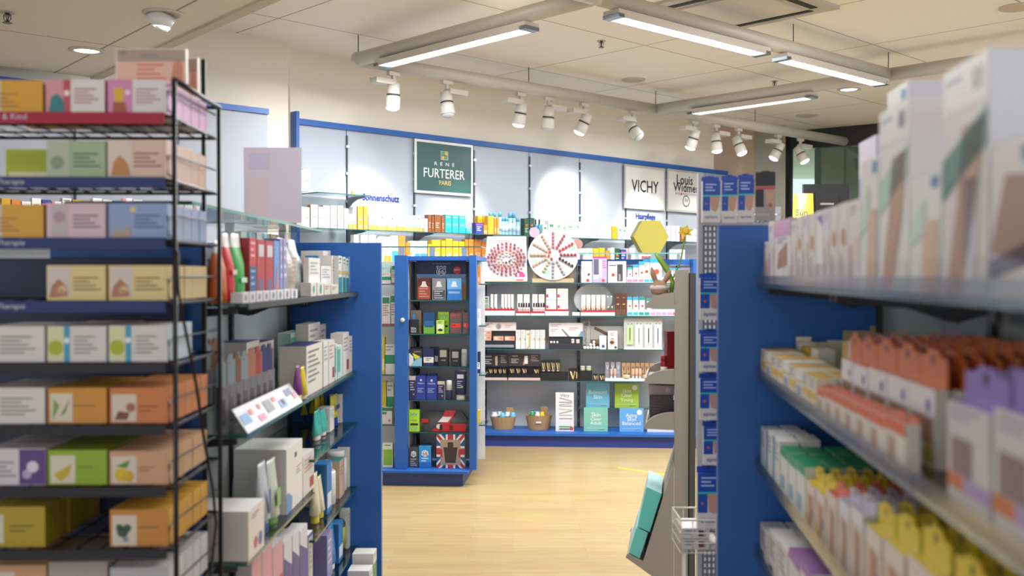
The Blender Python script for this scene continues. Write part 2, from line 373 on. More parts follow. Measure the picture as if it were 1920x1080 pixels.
def downlight(px, py, zc, r, lit, label, tilt=False, power=14):
    d = (zc - H_EYE) * F / (HY - py); p = at(px, py, d)
    t = thing('recessed_downlight', label, 'downlight', (p.x, p.y, zc), 0, 'recessed ceiling downlights')
    rm = mat('d5cfc4', 0.4)
    obj('trim_ring', MB().lathe([(r * 0.72, -0.002), (r * 0.8, -0.012), (r, -0.006), (r, 0.0)], 0, 0, rm, 28), t)
    if tilt:
        o = obj('lamp_head', MB().lathe([(0.0, 0.02), (r * 0.62, 0.02), (r * 0.66, -0.05), (r * 0.6, -0.055)][::-1], 0, 0, mat('efefef', 0.3), 24), t, (0, 0, -0.012)); o.rotation_euler = (0.2, 0.75, 0)
        obj('lens', MB().lathe([(r * 0.58, -0.053), (r * 0.58, -0.048)], 0, 0, mat('ffffff', 0.3, emit=6), 24), o)
    else:
        obj('lens', MB().lathe([(r * 0.7, -0.004), (r * 0.7, -0.001)], 0, 0, mat('ffffff', 0.3, emit=5.0) if lit else mat('e0c8b4', 0.5), 24), t)
    if lit: area_light('downlight_light', (p.x, p.y, zc - 0.07), r, r, power, (1, 0.97, 0.93))
downlight(308, 26, ZL, 0.095, True, 'lit tilted round downlight in the lowered ceiling', True, 7)
downlight(165, 95, ZL, 0.095, True, 'lit round downlight in the lowered ceiling above the rack', False, 4)
downlight(1187, 150, ZC, 0.11, False, 'unlit round ceiling downlight near the middle of the tube frame')
downlight(1590, 168, ZC, 0.11, True, 'lit round ceiling downlight by the tube crossing', False, 12)
downlight(1513, 217, ZC, 0.13, False, 'unlit round ceiling downlight above the window')
downlight(1905, 15, ZC, 0.12, False, 'unlit round ceiling fitting above the tall stocking boxes')
# ceiling cassette
d = (ZC - H_EYE) * F / (HY - 14); p = at(1382, 14, d)
cs = thing('ceiling_cassette', 'square ceiling air cassette with perforated face and dark slots', 'air vent', (p.x, p.y, ZC), FW.a)
obj('cover_plate', MB().box(-0.48, 0.48, -0.48, 0.48, -0.02, 0, mat('cfc9bf', 0.5)), cs)
pf = bpy.data.materials.new('perforated_plate'); pf.use_nodes = True; nt = pf.node_tree
vo = nt.nodes.new('ShaderNodeTexVoronoi'); vo.inputs['Scale'].default_value = 45; vo.inputs['Randomness'].default_value = 0.0
cr = nt.nodes.new('ShaderNodeValToRGB'); cr.color_ramp.elements[0].position = 0.30; cr.color_ramp.elements[0].color = rgb('4b4a48'); cr.color_ramp.elements[1].position = 0.36; cr.color_ramp.elements[1].color = rgb('cfc9bf')
tc = nt.nodes.new('ShaderNodeTexCoord'); nt.links.new(tc.outputs['Object'], vo.inputs['Vector']); nt.links.new(vo.outputs['Distance'], cr.inputs[0]); nt.links.new(cr.outputs[0], nt.nodes['Principled BSDF'].inputs['Base Color'])
obj('perforated_face', MB().box(-0.3, 0.3, -0.3, 0.3, -0.032, -0.0205, pf), cs)
for x0, x1, y0, y1 in ((-0.40, -0.35, -0.33, 0.33), (0.35, 0.40, -0.33, 0.33), (-0.33, 0.33, -0.40, -0.35), (-0.33, 0.33, 0.35, 0.40)):
    obj('air_slot', MB().box(x0, x1, y0, y1, -0.024, -0.0205, mat('1d1e20', 0.6)), cs)

# ---------------------------------------------------------------- wall shelving
PANEL = mat('b4bcc8', 0.42, noise=0.06); ROD = mat('4a5058', 0.35, 0.6)
def zof(fr, py, px, v): return fr.z(py, fr.u(px, v), v)
def bracket(mb, x, y0, y1, z, m, t=0.006, drop=0.10):
    """curved shelf arm, deep at the wall and thin at the front; y0 front, y1 back"""
    P = [(y1, -0.004), (y0, -0.004), (y0, -0.018), ((y0 + y1) / 2, -0.03), (y0 * 0.25 + y1 * 0.75, -0.055), (y1, -drop)]
    b = len(mb.v); n = len(P)
    mb.v += [(x - t, a, z + c) for a, c in P] + [(x + t, a, z + c) for a, c in P]; k = mb._m(m)
    for f in [tuple(range(n)), tuple(reversed(range(n, 2 * n)))] + [((i + 1) % n, i, n + i, n + (i + 1) % n) for i in range(n)]:
        mb.f.append(tuple(b + i for i in f)); mb.mi.append(k); mb.sm.append(False)
    return mb
def glass_shelf(x0, x1, y0, y1, z, th=0.008):
    return MB().box(x0, x1, y0, y1, z - th, z, GL(), front=EDGE(), left=EDGE(), right=EDGE())
ws = thing('wall_shelving', 'grey wall shelving with tall panels, blue top trim and glass shelves', 'wall shelving', (FW.x, FW.y, 0), FW.a)
joints = [FW.u(p, 0) for p in (555, 650, 776, 888, 992, 1086, 1172, 1249, 1322)]; joints.append(joints[-1] + 0.68); joints.append(joints[-1] + 0.6)
for i in range(len(joints) - 1):
    obj('panel', MB().box(joints[i] + 0.004, joints[i + 1] - 0.004, 0.0, 0.018, 0.0, 2.645, PANEL), ws)
obj('top_trim', MB().box(joints[0], joints[-1], -0.03, 0.02, 2.645, 2.69, BLUE()), ws)
obj('side_panel', MB().box(joints[0] - 0.03, joints[0] - 0.002, -0.06, 0.02, 0, 2.74, BLUE()), ws)
for j in joints[1:-1]:
    up = MB().box(j - 0.006, j + 0.006, -0.014, -0.001, 0.0, 2.60, ROD)
    for zz in (2.05, 2.28, 2.5): up.box(j - 0.014, j + 0.014, -0.022, -0.002, zz, zz + 0.02, mat('c8ccd2', 0.3, 0.5))
    obj('upright', up, ws)
ZW1 = zof(FW, 427, 600, -0.30); ZW0 = zof(FW, 360, 600, -0.30); ZW2 = ZW1 - 0.27
obj('shelf', glass_shelf(joints[0] + 0.01, FW.u(668, -0.1), -0.30, -0.02, ZW0), ws)
bk = mat('6f757d', 0.4, 0.4)
obj('shelf_bracket', bracket(MB(), joints[1], -0.27, -0.02, ZW0, bk), ws)
for zz, a in ((ZW1, 0), (ZW2, 0)):
    for i in range(0, len(joints) - 1):
        obj('shelf', glass_shelf(joints[i] + 0.008, joints[i + 1] - 0.008, -0.30, -0.02, zz), ws)
    for j in joints[1:-1]: obj('shelf_bracket', bracket(MB(), j, -0.27, -0.02, zz, bk), ws)
# unit to the other side of the cream corner
wl = thing('wall_unit', 'grey panelled wall unit with blue top edge left of the cream corner', 'wall shelving', (FLW.x, FLW.y, 0), FLW.a)
js = [FLW.u(503, 0)]; 
for k in range(7): js.append(js[-1] - 0.68)
for i in range(len(js) - 1): obj('panel', MB().box(js[i + 1] + 0.003, js[i] - 0.003, 0, 0.25, 0, 2.62, mat('a3a8b2', 0.45)), wl)
obj('top_trim', MB().box(js[-1], js[0], -0.02, 0.25, 2.62, 2.66, BLUE()), wl)
for j in js[1:6]: obj('upright', MB().box(j - 0.006, j + 0.006, -0.014, -0.001, 0, 2.6, ROD), wl)
for zz in (1.35, 1.75): obj('shelf', glass_shelf(js[6], js[1], -0.3, -0.015, zz), wl)
for j in js[1:6]: obj('shelf_bracket', bracket(MB(), j, -0.27, -0.015, 1.75, bk), wl); obj('shelf_bracket', bracket(MB(), j, -0.27, -0.015, 1.35, bk), wl)

# ---------------------------------------------------------------- signs on the wall
def board(name, px0, px1, yt0, yb0, label, fm_, face, lettering):
    v = -0.038; u0 = FW.u(px0, v); u1 = FW.u(px1, v); z1 = FW.z(yt0, u0, v); z0 = FW.z(yb0, u0, v)
    w = u1 - u0; h = z1 - z0; p = FW.P(u0, v, z0)
    t = thing(name, label, 'sign', p, FW.a)
    b = 0.022
    f = MB().box(0, w, 0, 0.014, 0, b, fm_).box(0, w, 0, 0.014, h - b, h, fm_).box(0, b, 0, 0.014, b, h - b, fm_).box(w - b, w, 0, 0.014, b, h - b, fm_)
    obj('frame', f, t)
    obj('sign_face', MB().box(b, w - b, 0.003, 0.013, b, h - b, face), t)
    lt = MB(); lettering(lt, w, h); obj('lettering', lt, t)
def furt(m, w, h):
    wh = mat('f2f5f3'); y = 0.0015
    m.text('R  E  N  E', w * .5, h * .545, y, w * .34, wh, squash=0.75); m.text('FURTERER', w * .5, h * .31, y, w * .70, wh, squash=1.1); m.text('PARIS', w * .51, h * .18, y, w * .20, mat('e0c96a'))
    m.box(w * .44, w * .56, y, y + .001, h * .66, h * .82, wh); m.box(w * .446, w * .554, y - .0006, y, h * .666, h * .814, mat('1f5a52'))
    for (a, b_, c) in ((.475, .777, '4aa66a'), (.525, .777, 'f0b429'), (.475, .703, 'f0b429'), (.525, .703, '4aa66a')): m.disc(w * a, h * b_, w * .022, y - .001, mat(c))
board('brand_sign', 778, 887, 260, 361, 'dark green framed sign with white lettering high on the wall panel', mat('cfd0d0', .35, .3), mat('134f49', 0.4), furt)
def vich(m, w, h):
    k = mat('15161a'); m.text('VICHY', w * .5, h * .40, 0.0015, w * .66, k, squash=1.15, bold=w * .003); m.text('LABORATOIRES', w * .5, h * .33, 0.0015, w * .5, mat('9b9b9b'))
board('brand_sign', 1171, 1247, 308, 390, 'cream square sign with plain dark capitals beside the serif sign', mat('b9b9b6', .4), mat('dcdcd6', 0.4), vich)
def widm(m, w, h):
    k = mat('33383c'); m.text('Louis', w * .48, h * .67, 0.0015, w * .44, k, bold=w * .004); m.text('Widmer', w * .52, h * .49, 0.0015, w * .7, k, bold=w * .004); m.text('SWISS DERMATOLOGICA', w * .52, h * .41, 0.0015, w * .62, mat('8b8b8b'))
    m.disc(w * .38, h * .424, w * .02, 0.001, mat('c8404a'))
    for r, cc in ((.10, '4d5257'), (.08, 'dcdcd6')): m.disc(w * .52, h * .27, w * r, 0.0016 - (.1 - r) * .01, mat(cc))
    m.text('W', w * .52, h * .235, 0.0008, w * .11, k)
board('brand_sign', 1251, 1318, 316, 396, 'cream square sign with two lines of serif style lettering and round mark', mat('b9b9b6', .4), mat('dcdcd6', 0.4), widm)
def lettering(txt, px0, px1, yb, label, depth=0.004):
    v = -0.002; u0 = FW.u(px0, v); u1 = FW.u(px1, v); z = FW.z(yb, u0, v); w = u1 - u0
    m = MB(); m.text(txt, w / 2, 0, -0.001, w, mat('1a3488'), squash=1.15, bold=w * .006)
    o = obj('wall_lettering', m, None, FW.P(u0, v - 0.003, z), FW.a); tag(o, label, 'lettering')
lettering('Sonnenschutz', 680, 748, 375, 'blue lettering on the wall panel above the orange and white sunscreen cartons')
lettering('Haarpflege', 1192, 1228, 410, 'small blue lettering on the wall below the plain capitals sign')
# ---------------------------------------------------------------- gondolas
GZ = 1.594
BACKP = mat('d2d6da', 0.5, noise=0.06)
def gondola(name, label, fr):
    return thing(name, label, 'shelving', (fr.x, fr.y, 0), fr.a)
def slotted(z0, z1, x, y):
    m = MB().box(x - 0.012, x + 0.012, y - 0.012, y, z0, z1, mat('2a2d31', 0.4))
    for i in range(int((z1 - z0) / 0.1)): m.box(x - 0.004, x + 0.004, y - 0.0128, y - 0.0121, z0 + 0.04 + i * 0.1, z0 + 0.07 + i * 0.1, mat('777b80'))
    return m
DARK = mat('2b2f35', 0.4)
# perfume gondola, seen end-on
gp = gondola('perfume_gondola', 'narrow blue gondola with glass shelves of perfume gift boxes on the floor', FP)
PU = lambda px, v=0.0: FP.u(px, v)
pr = PU(893)
obj('end_post', MB().box(0, PU(763), 0.0, 0.05, 0.11, GZ, BLUE()), gp)
obj('end_post', MB().box(PU(880), pr, 0.0, 0.05, 0.11, GZ, BLUE()), gp)
obj('lock_knob', MB().lathe([(0.015, 0), (0.015, 0.01), (0.0, 0.012)], 0, 0, mat('e8e6e0', .3), 14).xf(Matrix.Rotation(PI / 2, 4, 'X')), gp, (PU(755), -0.001, FP.z(600, 0.06)))
obj('top_panel', MB().box(0.0, pr, 0.05, 0.70, GZ - 0.035, GZ - 0.005, BLUE()), gp)
obj('side_panel', MB().box(PU(763) - 0.014, PU(763) - 0.003, 0.052, 0.35, 0.12, GZ - 0.04, mat('c3cbd6', 0.4)), gp)
obj('side_panel', MB().box(PU(880) + 0.003, PU(880) + 0.014, 0.052, 0.35, 0.12, GZ - 0.04, mat('c3cbd6', 0.4)), gp)
obj('back_panel', MB().box(-0.20, pr + 0.02, 0.36, 0.38, 0.12, GZ - 0.04, BACKP), gp)
obj('base_plinth', MB().box(-0.08, PU(867, -.04), -0.02, 0.80, 0.0, 0.09, mat('2c3f78', 0.45)), gp)
obj('base_board', MB().box(-0.12, PU(877, -.07), -0.06, 0.84, 0.092, 0.108, BLUE()), gp)
for x in (PU(764) + .012, PU(880) - .012): obj('upright', slotted(0.12, GZ - 0.04, x, 0.359), gp)
PZ = [FP.z(y, 0.3, 0.03) for y in (563, 626.5, 688, 751.5, 812)]
for z in PZ:
    obj('shelf', glass_shelf(PU(763) + .006, PU(879) - 0.003, 0.055, 0.355, z), gp)
    obj('shelf_bracket', bracket(MB(), PU(764) + .012, 0.16, 0.35, z - 0.009, DARK), gp)
    obj('shelf_bracket', bracket(MB(), PU(880) - .012, 0.16, 0.35, z - 0.009, DARK), gp)
SZ = [FP.z(y, -0.05, 0.1) for y in (532, 610, 702, 796)]
for z in SZ:
    obj('side_shelf', glass_shelf(-0.20, -0.004, 0.08, 0.35, z), gp)
    obj('side_shelf', glass_shelf(pr + 0.004, pr + 0.05, 0.12, 0.35, z), gp)
obj('top_shelf', MB().box(-0.13, pr + 0.02, 0.12, 0.50, 1.652, 1.66, GL(), front=EDGE(), right=EDGE(), left=EDGE()), gp)
for px in (753, 810, 870): obj('glass_standoff', MB().box(PU(px, .2) - .018, PU(px, .2) + .018, 0.2, 0.225, GZ - 0.004, 1.6515, mat('aab0b6', .3, .5)), gp)

# cosmetics gondola at the back
gb = gondola('cosmetics_gondola', 'wide blue gondola with glass shelves of make-up in front of the back wall', FB)
BU = lambda px, v=0.0: FB.u(px, v)
r1 = BU(1300)
obj('end_post', MB().box(BU(892), BU(900), 0.0, 0.30, 0.12, GZ, BLUE()), gb)
obj('end_post', MB().box(r1, r1 + 0.04, 0.0, 0.30, 0.12, GZ, BLUE()), gb)
obj('top_rail', MB().box(BU(900) + .001, r1 - 0.001, 0.24, 0.30, GZ - 0.05, GZ, BLUE()), gb)
obj('back_panel', MB().box(BU(903), r1 - 0.001, 0.275, 0.29, 0.12, GZ - 0.052, mat('c6c9cd', 0.5, noise=0.06)), gb)
ub = BU(1085, .26)
obj('upright', slotted(0.12, GZ - 0.052, ub, 0.274), gb); obj('upright', slotted(0.12, GZ - 0.052, BU(1270, .26), 0.274), gb)
obj('upright', slotted(0.12, GZ - 0.052, BU(910, .26), 0.274), gb)
obj('base_plinth', MB().box(BU(893, -.1), r1 + 0.03, -0.10, 0.34, 0.0, 0.095, mat('26398a', 0.45)), gb)
obj('base_board', MB().box(BU(890, -.12), r1 + 0.04, -0.13, 0.34, 0.096, 0.118, BLUE()), gb)
BZ = [FB.z(y, 0.8, 0) for y in (530, 592, 655, 714.5)]
for z in BZ:
    obj('shelf', glass_shelf(BU(901), ub - 0.0005, 0.0, 0.258, z), gb); obj('shelf', glass_shelf(ub + 0.0005, r1 - 0.01, 0.0, 0.258, z), gb)
    for x in (BU(910, .26), ub, BU(1270, .26)): obj('shelf_bracket', bracket(MB(), x, 0.16, 0.258, z - 0.009, mat('7d858e', .3, .3)), gb)
ZM = FB.z(765, 1.0, 0.1)
obj('shelf', glass_shelf(ub + 0.004, BU(1228, .1), 0.10, 0.258, ZM), gb)
ZTOPB = FB.z(474, 1.0, 0.02)
obj('top_shelf', MB().box(ub, BU(1278, 0), 0.02, 0.28, ZTOPB - 0.01, ZTOPB, GL(), front=mat('58a89c', 0.2)), gb)
for px in (1090, 1180, 1272): obj('glass_standoff', MB().box(BU(px, .26) - .015, BU(px, .26) + .015, 0.245, 0.26, GZ + 0.001, ZTOPB - 0.0105, mat('aab0b6', .3, .5)), gb)

# aisle gondola, wire-rack side
gl = gondola('aisle_gondola', 'blue double aisle gondola of toothpaste and dental care beside the wire rack', FL)
obj('end_panel', MB().box(1.70, 1.735, -0.10, 0.66, 0.0, GZ, BLUE()), gl)
obj('end_panel', MB().box(-0.035, -0.003, 0.10, 0.48, 0.0, 1.53, BLUE()), gl)
obj('back_panel', MB().box(0.0, 0.83, 0.285, 0.30, 0.1, 1.50, mat('b4babf', 0.35, noise=.1)), gl)
obj('back_panel', MB().box(0.835, 1.699, 0.285, 0.30, 0.1, 1.50, mat('b4babf', 0.35, noise=.1)), gl)
obj('top_rail', MB().box(0.0, 1.699, 0.20, 0.385, 1.505, 1.535, mat('8d939a', .4, .3)), gl)
obj('base_plinth', MB().box(0.0, 1.699, 0.0, 0.6, 0.0, 0.12, BLUE()), gl); obj('base_board', MB().box(0.84, 1.699, -0.10, -0.0005, 0.0, 0.12, BLUE()), gl)
obj('upright', slotted(0.12, 1.5, 0.832, 0.284), gl); obj('upright', slotted(0.12, 1.5, 0.03, 0.284), gl); obj('upright', slotted(0.12, 1.5, 1.67, 0.284), gl)
LS1, LS2, LS3N, LS3F, LS4F, LS5F, LS4N, LS5N = 1.388, 1.056, 0.732, 0.841, 0.571, 0.32, 0.42, 0.2
ARM = mat('24282e', 0.4)
def sh(u0, u1, z, d=0.275):
    obj('shelf', glass_shelf(u0, u1, 0.0, d, z, 0.009), gl)
    for x in (u0 + 0.02, u1 - 0.02): obj('shelf_bracket', bracket(MB(), x, 0.03, d, z - 0.0095, ARM, 0.004, 0.045), gl)
for z in (LS1, LS2): sh(0.0, 0.8305, z); sh(0.8315, 1.697, z)
for z in (LS3N, LS4N, LS5N): sh(0.0, 0.8305, z)
for z in (LS3F, LS4F, LS5F): sh(0.8315, 1.697, z)
obj('top_shelf', MB().box(-0.02, 1.66, 0.13, 0.45, 1.635, 1.644, GL(), front=mat('5f9a8c', .2), left=EDGE(), right=EDGE()), gl)
for x in (0.05, 0.85, 1.6): obj('glass_standoff', MB().box(x, x + .025, 0.28, 0.305, 1.5355, 1.6345, mat('aab0b6', .3, .5)), gl)
# price rail on the first shelf's front edge
obj('price_rail', MB().box(0.0, 1.697, -0.006, -0.0005, LS1 - 0.016, LS1 - 0.001, mat('3c4043', .5)), gl)

# aisle gondola, stocking side
gr = gondola('stocking_gondola', 'blue aisle gondola of compression stockings and foot care beside the pegboard stand', FG)
obj('end_panel', MB().box(-0.04, -0.005, -0.10, 0.32, 0.0, GZ, BLUE()), gr)
obj('back_panel', MB().box(0.0, 2.3, 0.325, 0.34, 0.1, 1.42, mat('8e9694', 0.35, noise=.1)), gr)
obj('base_plinth', MB().box(0.0, 2.3, 0.0, 0.33, 0, 0.12, BLUE()), gr)
RZ = [1.435, 1.19, 0.95, 0.71]
for k, z in enumerate(RZ):
    for a, b in ((0.0, 0.8305), (0.8315, 1.6625), (1.6635, 2.3)):
        obj('shelf', glass_shelf(a, b, 0.0, 0.322, z, 0.009), gr)
        for x in (a + 0.02, b - 0.02): obj('shelf_bracket', bracket(MB(), x, 0.03, 0.32, z - 0.0095, ARM, 0.006, 0.034), gr)
    fe = MB().box(0.0, 2.3, -0.004, -0.001, z - 0.008, z + 0.022, PLASTIC())
    obj('front_fence', fe, gr)
for i in range(1, 4):
    x = 0.832 if i == 1 else (1.663 if i == 2 else 0.02); obj('upright', slotted(0.12, 1.40, x, 0.324), gr)

# ---------------------------------------------------------------- pegboard stand with hanging foot-care packs
PD = 3.30
pb = thing('pegboard_stand', 'grey perforated pegboard stand with hooks behind the blue end panel', 'display stand', at(1303, 515, PD) * Vector((1, 1, 0)) if False else (at(1303, 515, PD).x, PD, 0), 0)
px2x = lambda px, d=PD: (px - CX) / F * d - (1303 - CX) / F * PD
pm = bpy.data.materials.new('perforated_metal'); pm.use_nodes = True; nt = pm.node_tree
br = nt.nodes.new('ShaderNodeTexBrick'); br.offset = 0.0; br.inputs['Scale'].default_value = 1.0
br.inputs['Brick Width'].default_value = 0.014; br.inputs['Row Height'].default_value = 0.02; br.inputs['Mortar Size'].default_value = 0.0045
br.inputs['Color1'].default_value = rgb('e6ecee'); br.inputs['Color2'].default_value = rgb('e6ecee'); br.inputs['Mortar'].default_value = rgb('6c7075')
tc = nt.nodes.new('ShaderNodeTexCoord'); sp = nt.nodes.new('ShaderNodeSeparateXYZ'); cb2 = nt.nodes.new('ShaderNodeCombineXYZ')
nt.links.new(tc.outputs['Object'], sp.inputs[0]); nt.links.new(sp.outputs['X'], cb2.inputs['X']); nt.links.new(sp.outputs['Z'], cb2.inputs['Y']); nt.links.new(cb2.outputs[0], br.inputs['Vector'])
nt.links.new(br.outputs['Color'], nt.nodes['Principled BSDF'].inputs['Base Color']); nt.nodes['Principled BSDF'].inputs['Roughness'].default_value = 0.4
wpb = px2x(1462)
obj('pegboard', MB().box(px2x(1316) + .0005, wpb - 0.02, 0.0, 0.012, 0.30, 1.62, pm), pb)
obj('side_rail', MB().box(px2x(1308), px2x(1316), -0.012, 0.02, 0.0, 1.79, mat('b9bdc0', .35, .2)), pb)
obj('side_rail', MB().box(wpb - 0.0195, wpb, -0.012, 0.02, 0.0, 1.68, mat('dfe3e5', .35, .2)), pb)
obj('top_rail', MB().box(0.022, wpb - 0.02, -0.01, 0.012, 1.60 + .021, 1.65, mat('b9bdc0', .35, .2)), pb)
CH = mat('c9ccd0', 0.2, 0.9)
hooks = [(1333, 322, 0), (1368, 322, 0), (1403, 318, 0), (1440, 318, 0)]
def hook(x, z):
    obj('hook', MB().path([(x - .012, -0.001, z), (x - .012, -0.10, z - 0.01), (x - .012, -0.14, z + .012), (x + .012, -0.14, z + .012), (x + .012, -0.10, z - 0.01), (x + .012, -0.001, z)], 0.0022, CH, 6), pb)
hz = [at(0, y, PD - .05).z for y in (330, 514, 620, 702, 794, 878)]
for px, _, _ in hooks: hook(px2x(px), 1.635)
for z in hz[1:]: hook(px2x(1340), z)
# wire basket at its foot
zb0, zb1 = at(0, 1024, 3.2).z, at(0, 964, 3.2).z
wb = MB(); cr_ = mat('dcd8cc', 0.35, 0.3)
bx0, bx1, by0, by1 = px2x(1274, 3.15), px2x(1360, 3.15), -0.19, -0.02
for zz in (zb0, zb0 + .03, (zb0 + zb1) / 2 + .01, zb1): wb.path([(bx0, by0, zz), (bx1, by0, zz), (bx1, by1, zz), (bx0, by1, zz)], 0.002 if zz < zb1 else .003, cr_, 6, closed=True)
for i in range(5):
    x = bx0 + (bx1 - bx0) * i / 4; wb.path([(x, by0, zb1), (x, by0, zb0), (x, by1, zb0), (x, by1, zb1)], 0.0018, cr_, 5)
for i in range(1, 6):
    y = by0 + (by1 - by0) * i / 6; wb.path([(bx0, y, zb1), (bx0, y, zb0), (bx1, y, zb0), (bx1, y, zb1)], 0.0018, cr_, 5)
obj('wire_basket', wb, pb)
obj('leg', MB().path([(bx0 + .01, by0 + .004, zb0 - .003), (bx0 + .01, by0 + .004, 0.0)], 0.006, cr_, 8), pb); obj('leg', MB().path([(bx1 - .01, by0 + .004, zb0 - .003), (bx1 - .01, by0 + .004, 0.0)], 0.006, cr_, 8), pb)
obj('base_foot', MB().box(-0.03, wpb + .03, -0.2, 0.2, 0.0, 0.03, mat('b9bdc0', .35, .2)), pb)

# ---------------------------------------------------------------- grey curved display stand
GD = 4.0; gx = at(1265, 515, GD).x
gd = thing('curved_display_stand', 'grey free-standing display with rounded shelf sides and a flared foot', 'display stand', (gx, GD, 0), -0.159)
def zy(y, d=GD): return H_EYE + (HY - y) / F * d
def xx(px, d=GD): return (px - CX) / F * d - gx
def fin(yb, yt, l=1210):
    pts = [(0.0, zy(yb + 1)), (xx(l), zy(yb))]
    for i in range(1, 9):
        a = PI / 2 * i / 8; pts.append((xx(l) * math.cos(a) ** 1.0 * (1 if i < 8 else 0), zy(yb) + (zy(yt) - zy(yb)) * math.sin(a)))
    return pts
FINS = [(578, 549, 1211), (720, 693, 1208), (806, 774, 1209)]
GRY = mat('a8a197', 0.7, noise=.08)
for k, y0 in enumerate((0.0, 0.42)):
    sp_ = MB().prism([(0.0, 0.0), (xx(1291), 0.0), (xx(1291), zy(506)), (0.0, zy(506))], y0, y0 + 0.022, GRY)
    o = obj('side_panel', sp_, gd)
    for (yb, yt, l) in FINS: obj('shelf_side', MB().prism([(min(x, -0.001), z) for x, z in fin(yb, yt, l)], y0, y0 + 0.022, GRY), gd)
    obj('foot_panel', MB().prism([(-0.001, zy(868)), (xx(1207), zy(1058)), (xx(1178), zy(1044)), (xx(1174), zy(1051)), (xx(1232), zy(1090)), (xx(1232), 0.0), (-0.001, 0.0)], y0, y0 + 0.022, GRY), gd)
obj('back_board', MB().box(xx(1284), xx(1291), 0.0225, 0.4195, 0.0, zy(506), mat('3c3b3a', .7)), gd)
for (yb, yt, l) in FINS: obj('shelf_tray', MB().box(xx(l) + 0.01, xx(1284) - .001, 0.0225, 0.4195, zy(yb), zy(yb) + 0.008, GRY).box(xx(l) + 0.004, xx(l) + 0.0095, 0.0225, 0.4195, zy(yb), zy(yb) + 0.02, GRY), gd)
obj('rear_panel', MB().box(xx(1293), xx(1304), -0.012, 0.4, 0.0, zy(512), mat('55534f', .7)), gd)
sl = Vector((xx(1212) - 0, 0, 0.16 - zy(868)))
def slab(p, q, th, y0, y1):
    (x0, z0), (x1, z1) = p, q; d = Vector((z1 - z0, -(x1 - x0))).normalized() * th
    return MB().add([(x0, y0, z0), (x1, y0, z1), (x1, y1, z1), (x0, y1, z0), (x0 + d.x, y0, z0 + d.y), (x1 + d.x, y0, z1 + d.y), (x1 + d.x, y1, z1 + d.y), (x0 + d.x, y1, z0 + d.y)], [(3, 2, 1, 0), (4, 5, 6, 7), (0, 1, 5, 4), (2, 3, 7, 6), (1, 2, 6, 5), (3, 0, 4, 7)], GRY)
obj('foot_slope', slab((xx(1207), zy(1058)), (-0.001, zy(868)), 0.006, 0.0225, 0.4195), gd)
obj('foot_tray', slab((xx(1178), zy(1044)), (xx(1207), zy(1058)), 0.006, 0.0225, 0.4195), gd)
# turquoise boxes leaning on the foot
def quadbox(name, corners, d0, d1, m, label, cat, group, sidem):
    """box whose outline facing the aisle is given by four picture points at depth d0"""
    mb = MB(); a = [at(x, y, d0) for x, y in corners]; c = sum(a, Vector()) / 4
    pts = [p - c for p in a]; dy = Vector((0, d1 - d0, 0))
    vs = [(p.x, 0, p.z) for p in pts] + [(p.x, d1 - d0, p.z) for p in pts]
    mb.add(vs[:], [(0, 1, 2, 3)], sidem); mb.add(vs, [(7, 6, 5, 4), (0, 4, 5, 1), (1, 5, 6, 2), (2, 6, 7, 3), (3, 7, 4, 0)], m)
    o = obj(name, mb, None, (c.x, d0, c.z), -0.159); return tag(o, label, cat, group)
TQ = mat('66d2c9', .5); TQS = mat('6fd4cc', .5)
quadbox('turquoise_box', [(1196, 990), (1219, 999), (1241, 926), (1213, 914)], 4.03, 4.38, mat('9fd4d8', .5), 'upper turquoise box leaning on the flared foot of the grey display', 'box', 'turquoise boxes on the display foot', TQ)
quadbox('turquoise_box', [(1180, 1039), (1200, 1049), (1215, 1001), (1194, 991)], 4.03, 4.38, mat('9fd4d8', .5), 'lower turquoise box leaning in the tray of the display foot', 'box', 'turquoise boxes on the display foot', TQS)

# ---------------------------------------------------------------- counter with screen beyond
ct = thing('sales_counter', 'grey sales counter carrying a black screen beyond the stocking boxes', 'counter', (2.0, 7.2, 0), 0)
obj('counter_body', MB().box(0.0, 1.9, 0, 0.6, 0, 1.08, mat('7d7f82', .5)), ct); obj('counter_top', MB().box(-0.03, 1.93, -0.03, 0.63, 1.081, 1.11, mat('c9c9c6', .4)), ct)
p0 = at(1505, 346, 7.4); p1 = at(1590, 440, 7.4)
mo = thing('computer_screen', 'black computer screen seen from behind on the sales counter', 'screen', ((p0.x + p1.x) / 2, 7.4, 1.1105), 0)
w2 = (p1.x - p0.x) / 2
obj('housing', MB().box(-w2, w2, -0.02, 0.02, 0.50 - .17, p0.z - 1.1105, mat('1a1b1f', .4)).box(-w2 * .5, w2 * .5, -0.02 - .012, -0.0205, 0.4, p0.z - 1.1105 - .06, mat('17181b', .5)), mo)
obj('stand', MB().box(-0.03, 0.03, -0.005, 0.015, 0.012, 0.329, mat('1a1b1f', .4)), mo); obj('foot', MB().box(-0.1, 0.1, -0.08, 0.08, 0.0, 0.0115, mat('1a1b1f', .4)), mo)
obj('pale_marking', MB().q(-.05, .05, (p0.z + H_EYE + (HY - 388) / F * 7.4) / 2 - 1.1105 - .07, (p0.z + H_EYE + (HY - 388) / F * 7.4) / 2 - 1.1105 - .055, -0.034, mat('8b8d91')), mo)
q0 = at(1487, 363, 7.3); q1 = at(1508, 440, 7.3)
yb = thing('yellow_display_bag', 'tall yellow bag with dark lettering beside the black screen', 'bag', (q0.x + .05, 7.3, 1.1105), 0)
bm2 = MB().loft([[(-.06, -.03, 0), (.10, -.03, 0), (.10, .03, 0), (-.06, .03, 0)], [(-.05, -.035, .45), (.10, -.035, .45), (.10, .035, .45), (-.05, .035, .45)], [(-.05, -.004, q0.z - 1.1105), (.09, -.004, q0.z - 1.1105), (.09, .004, q0.z - 1.1105), (-.05, .004, q0.z - 1.1105)]], mat('c9a81a', .4))
obj('bag_body', bm2, yb)
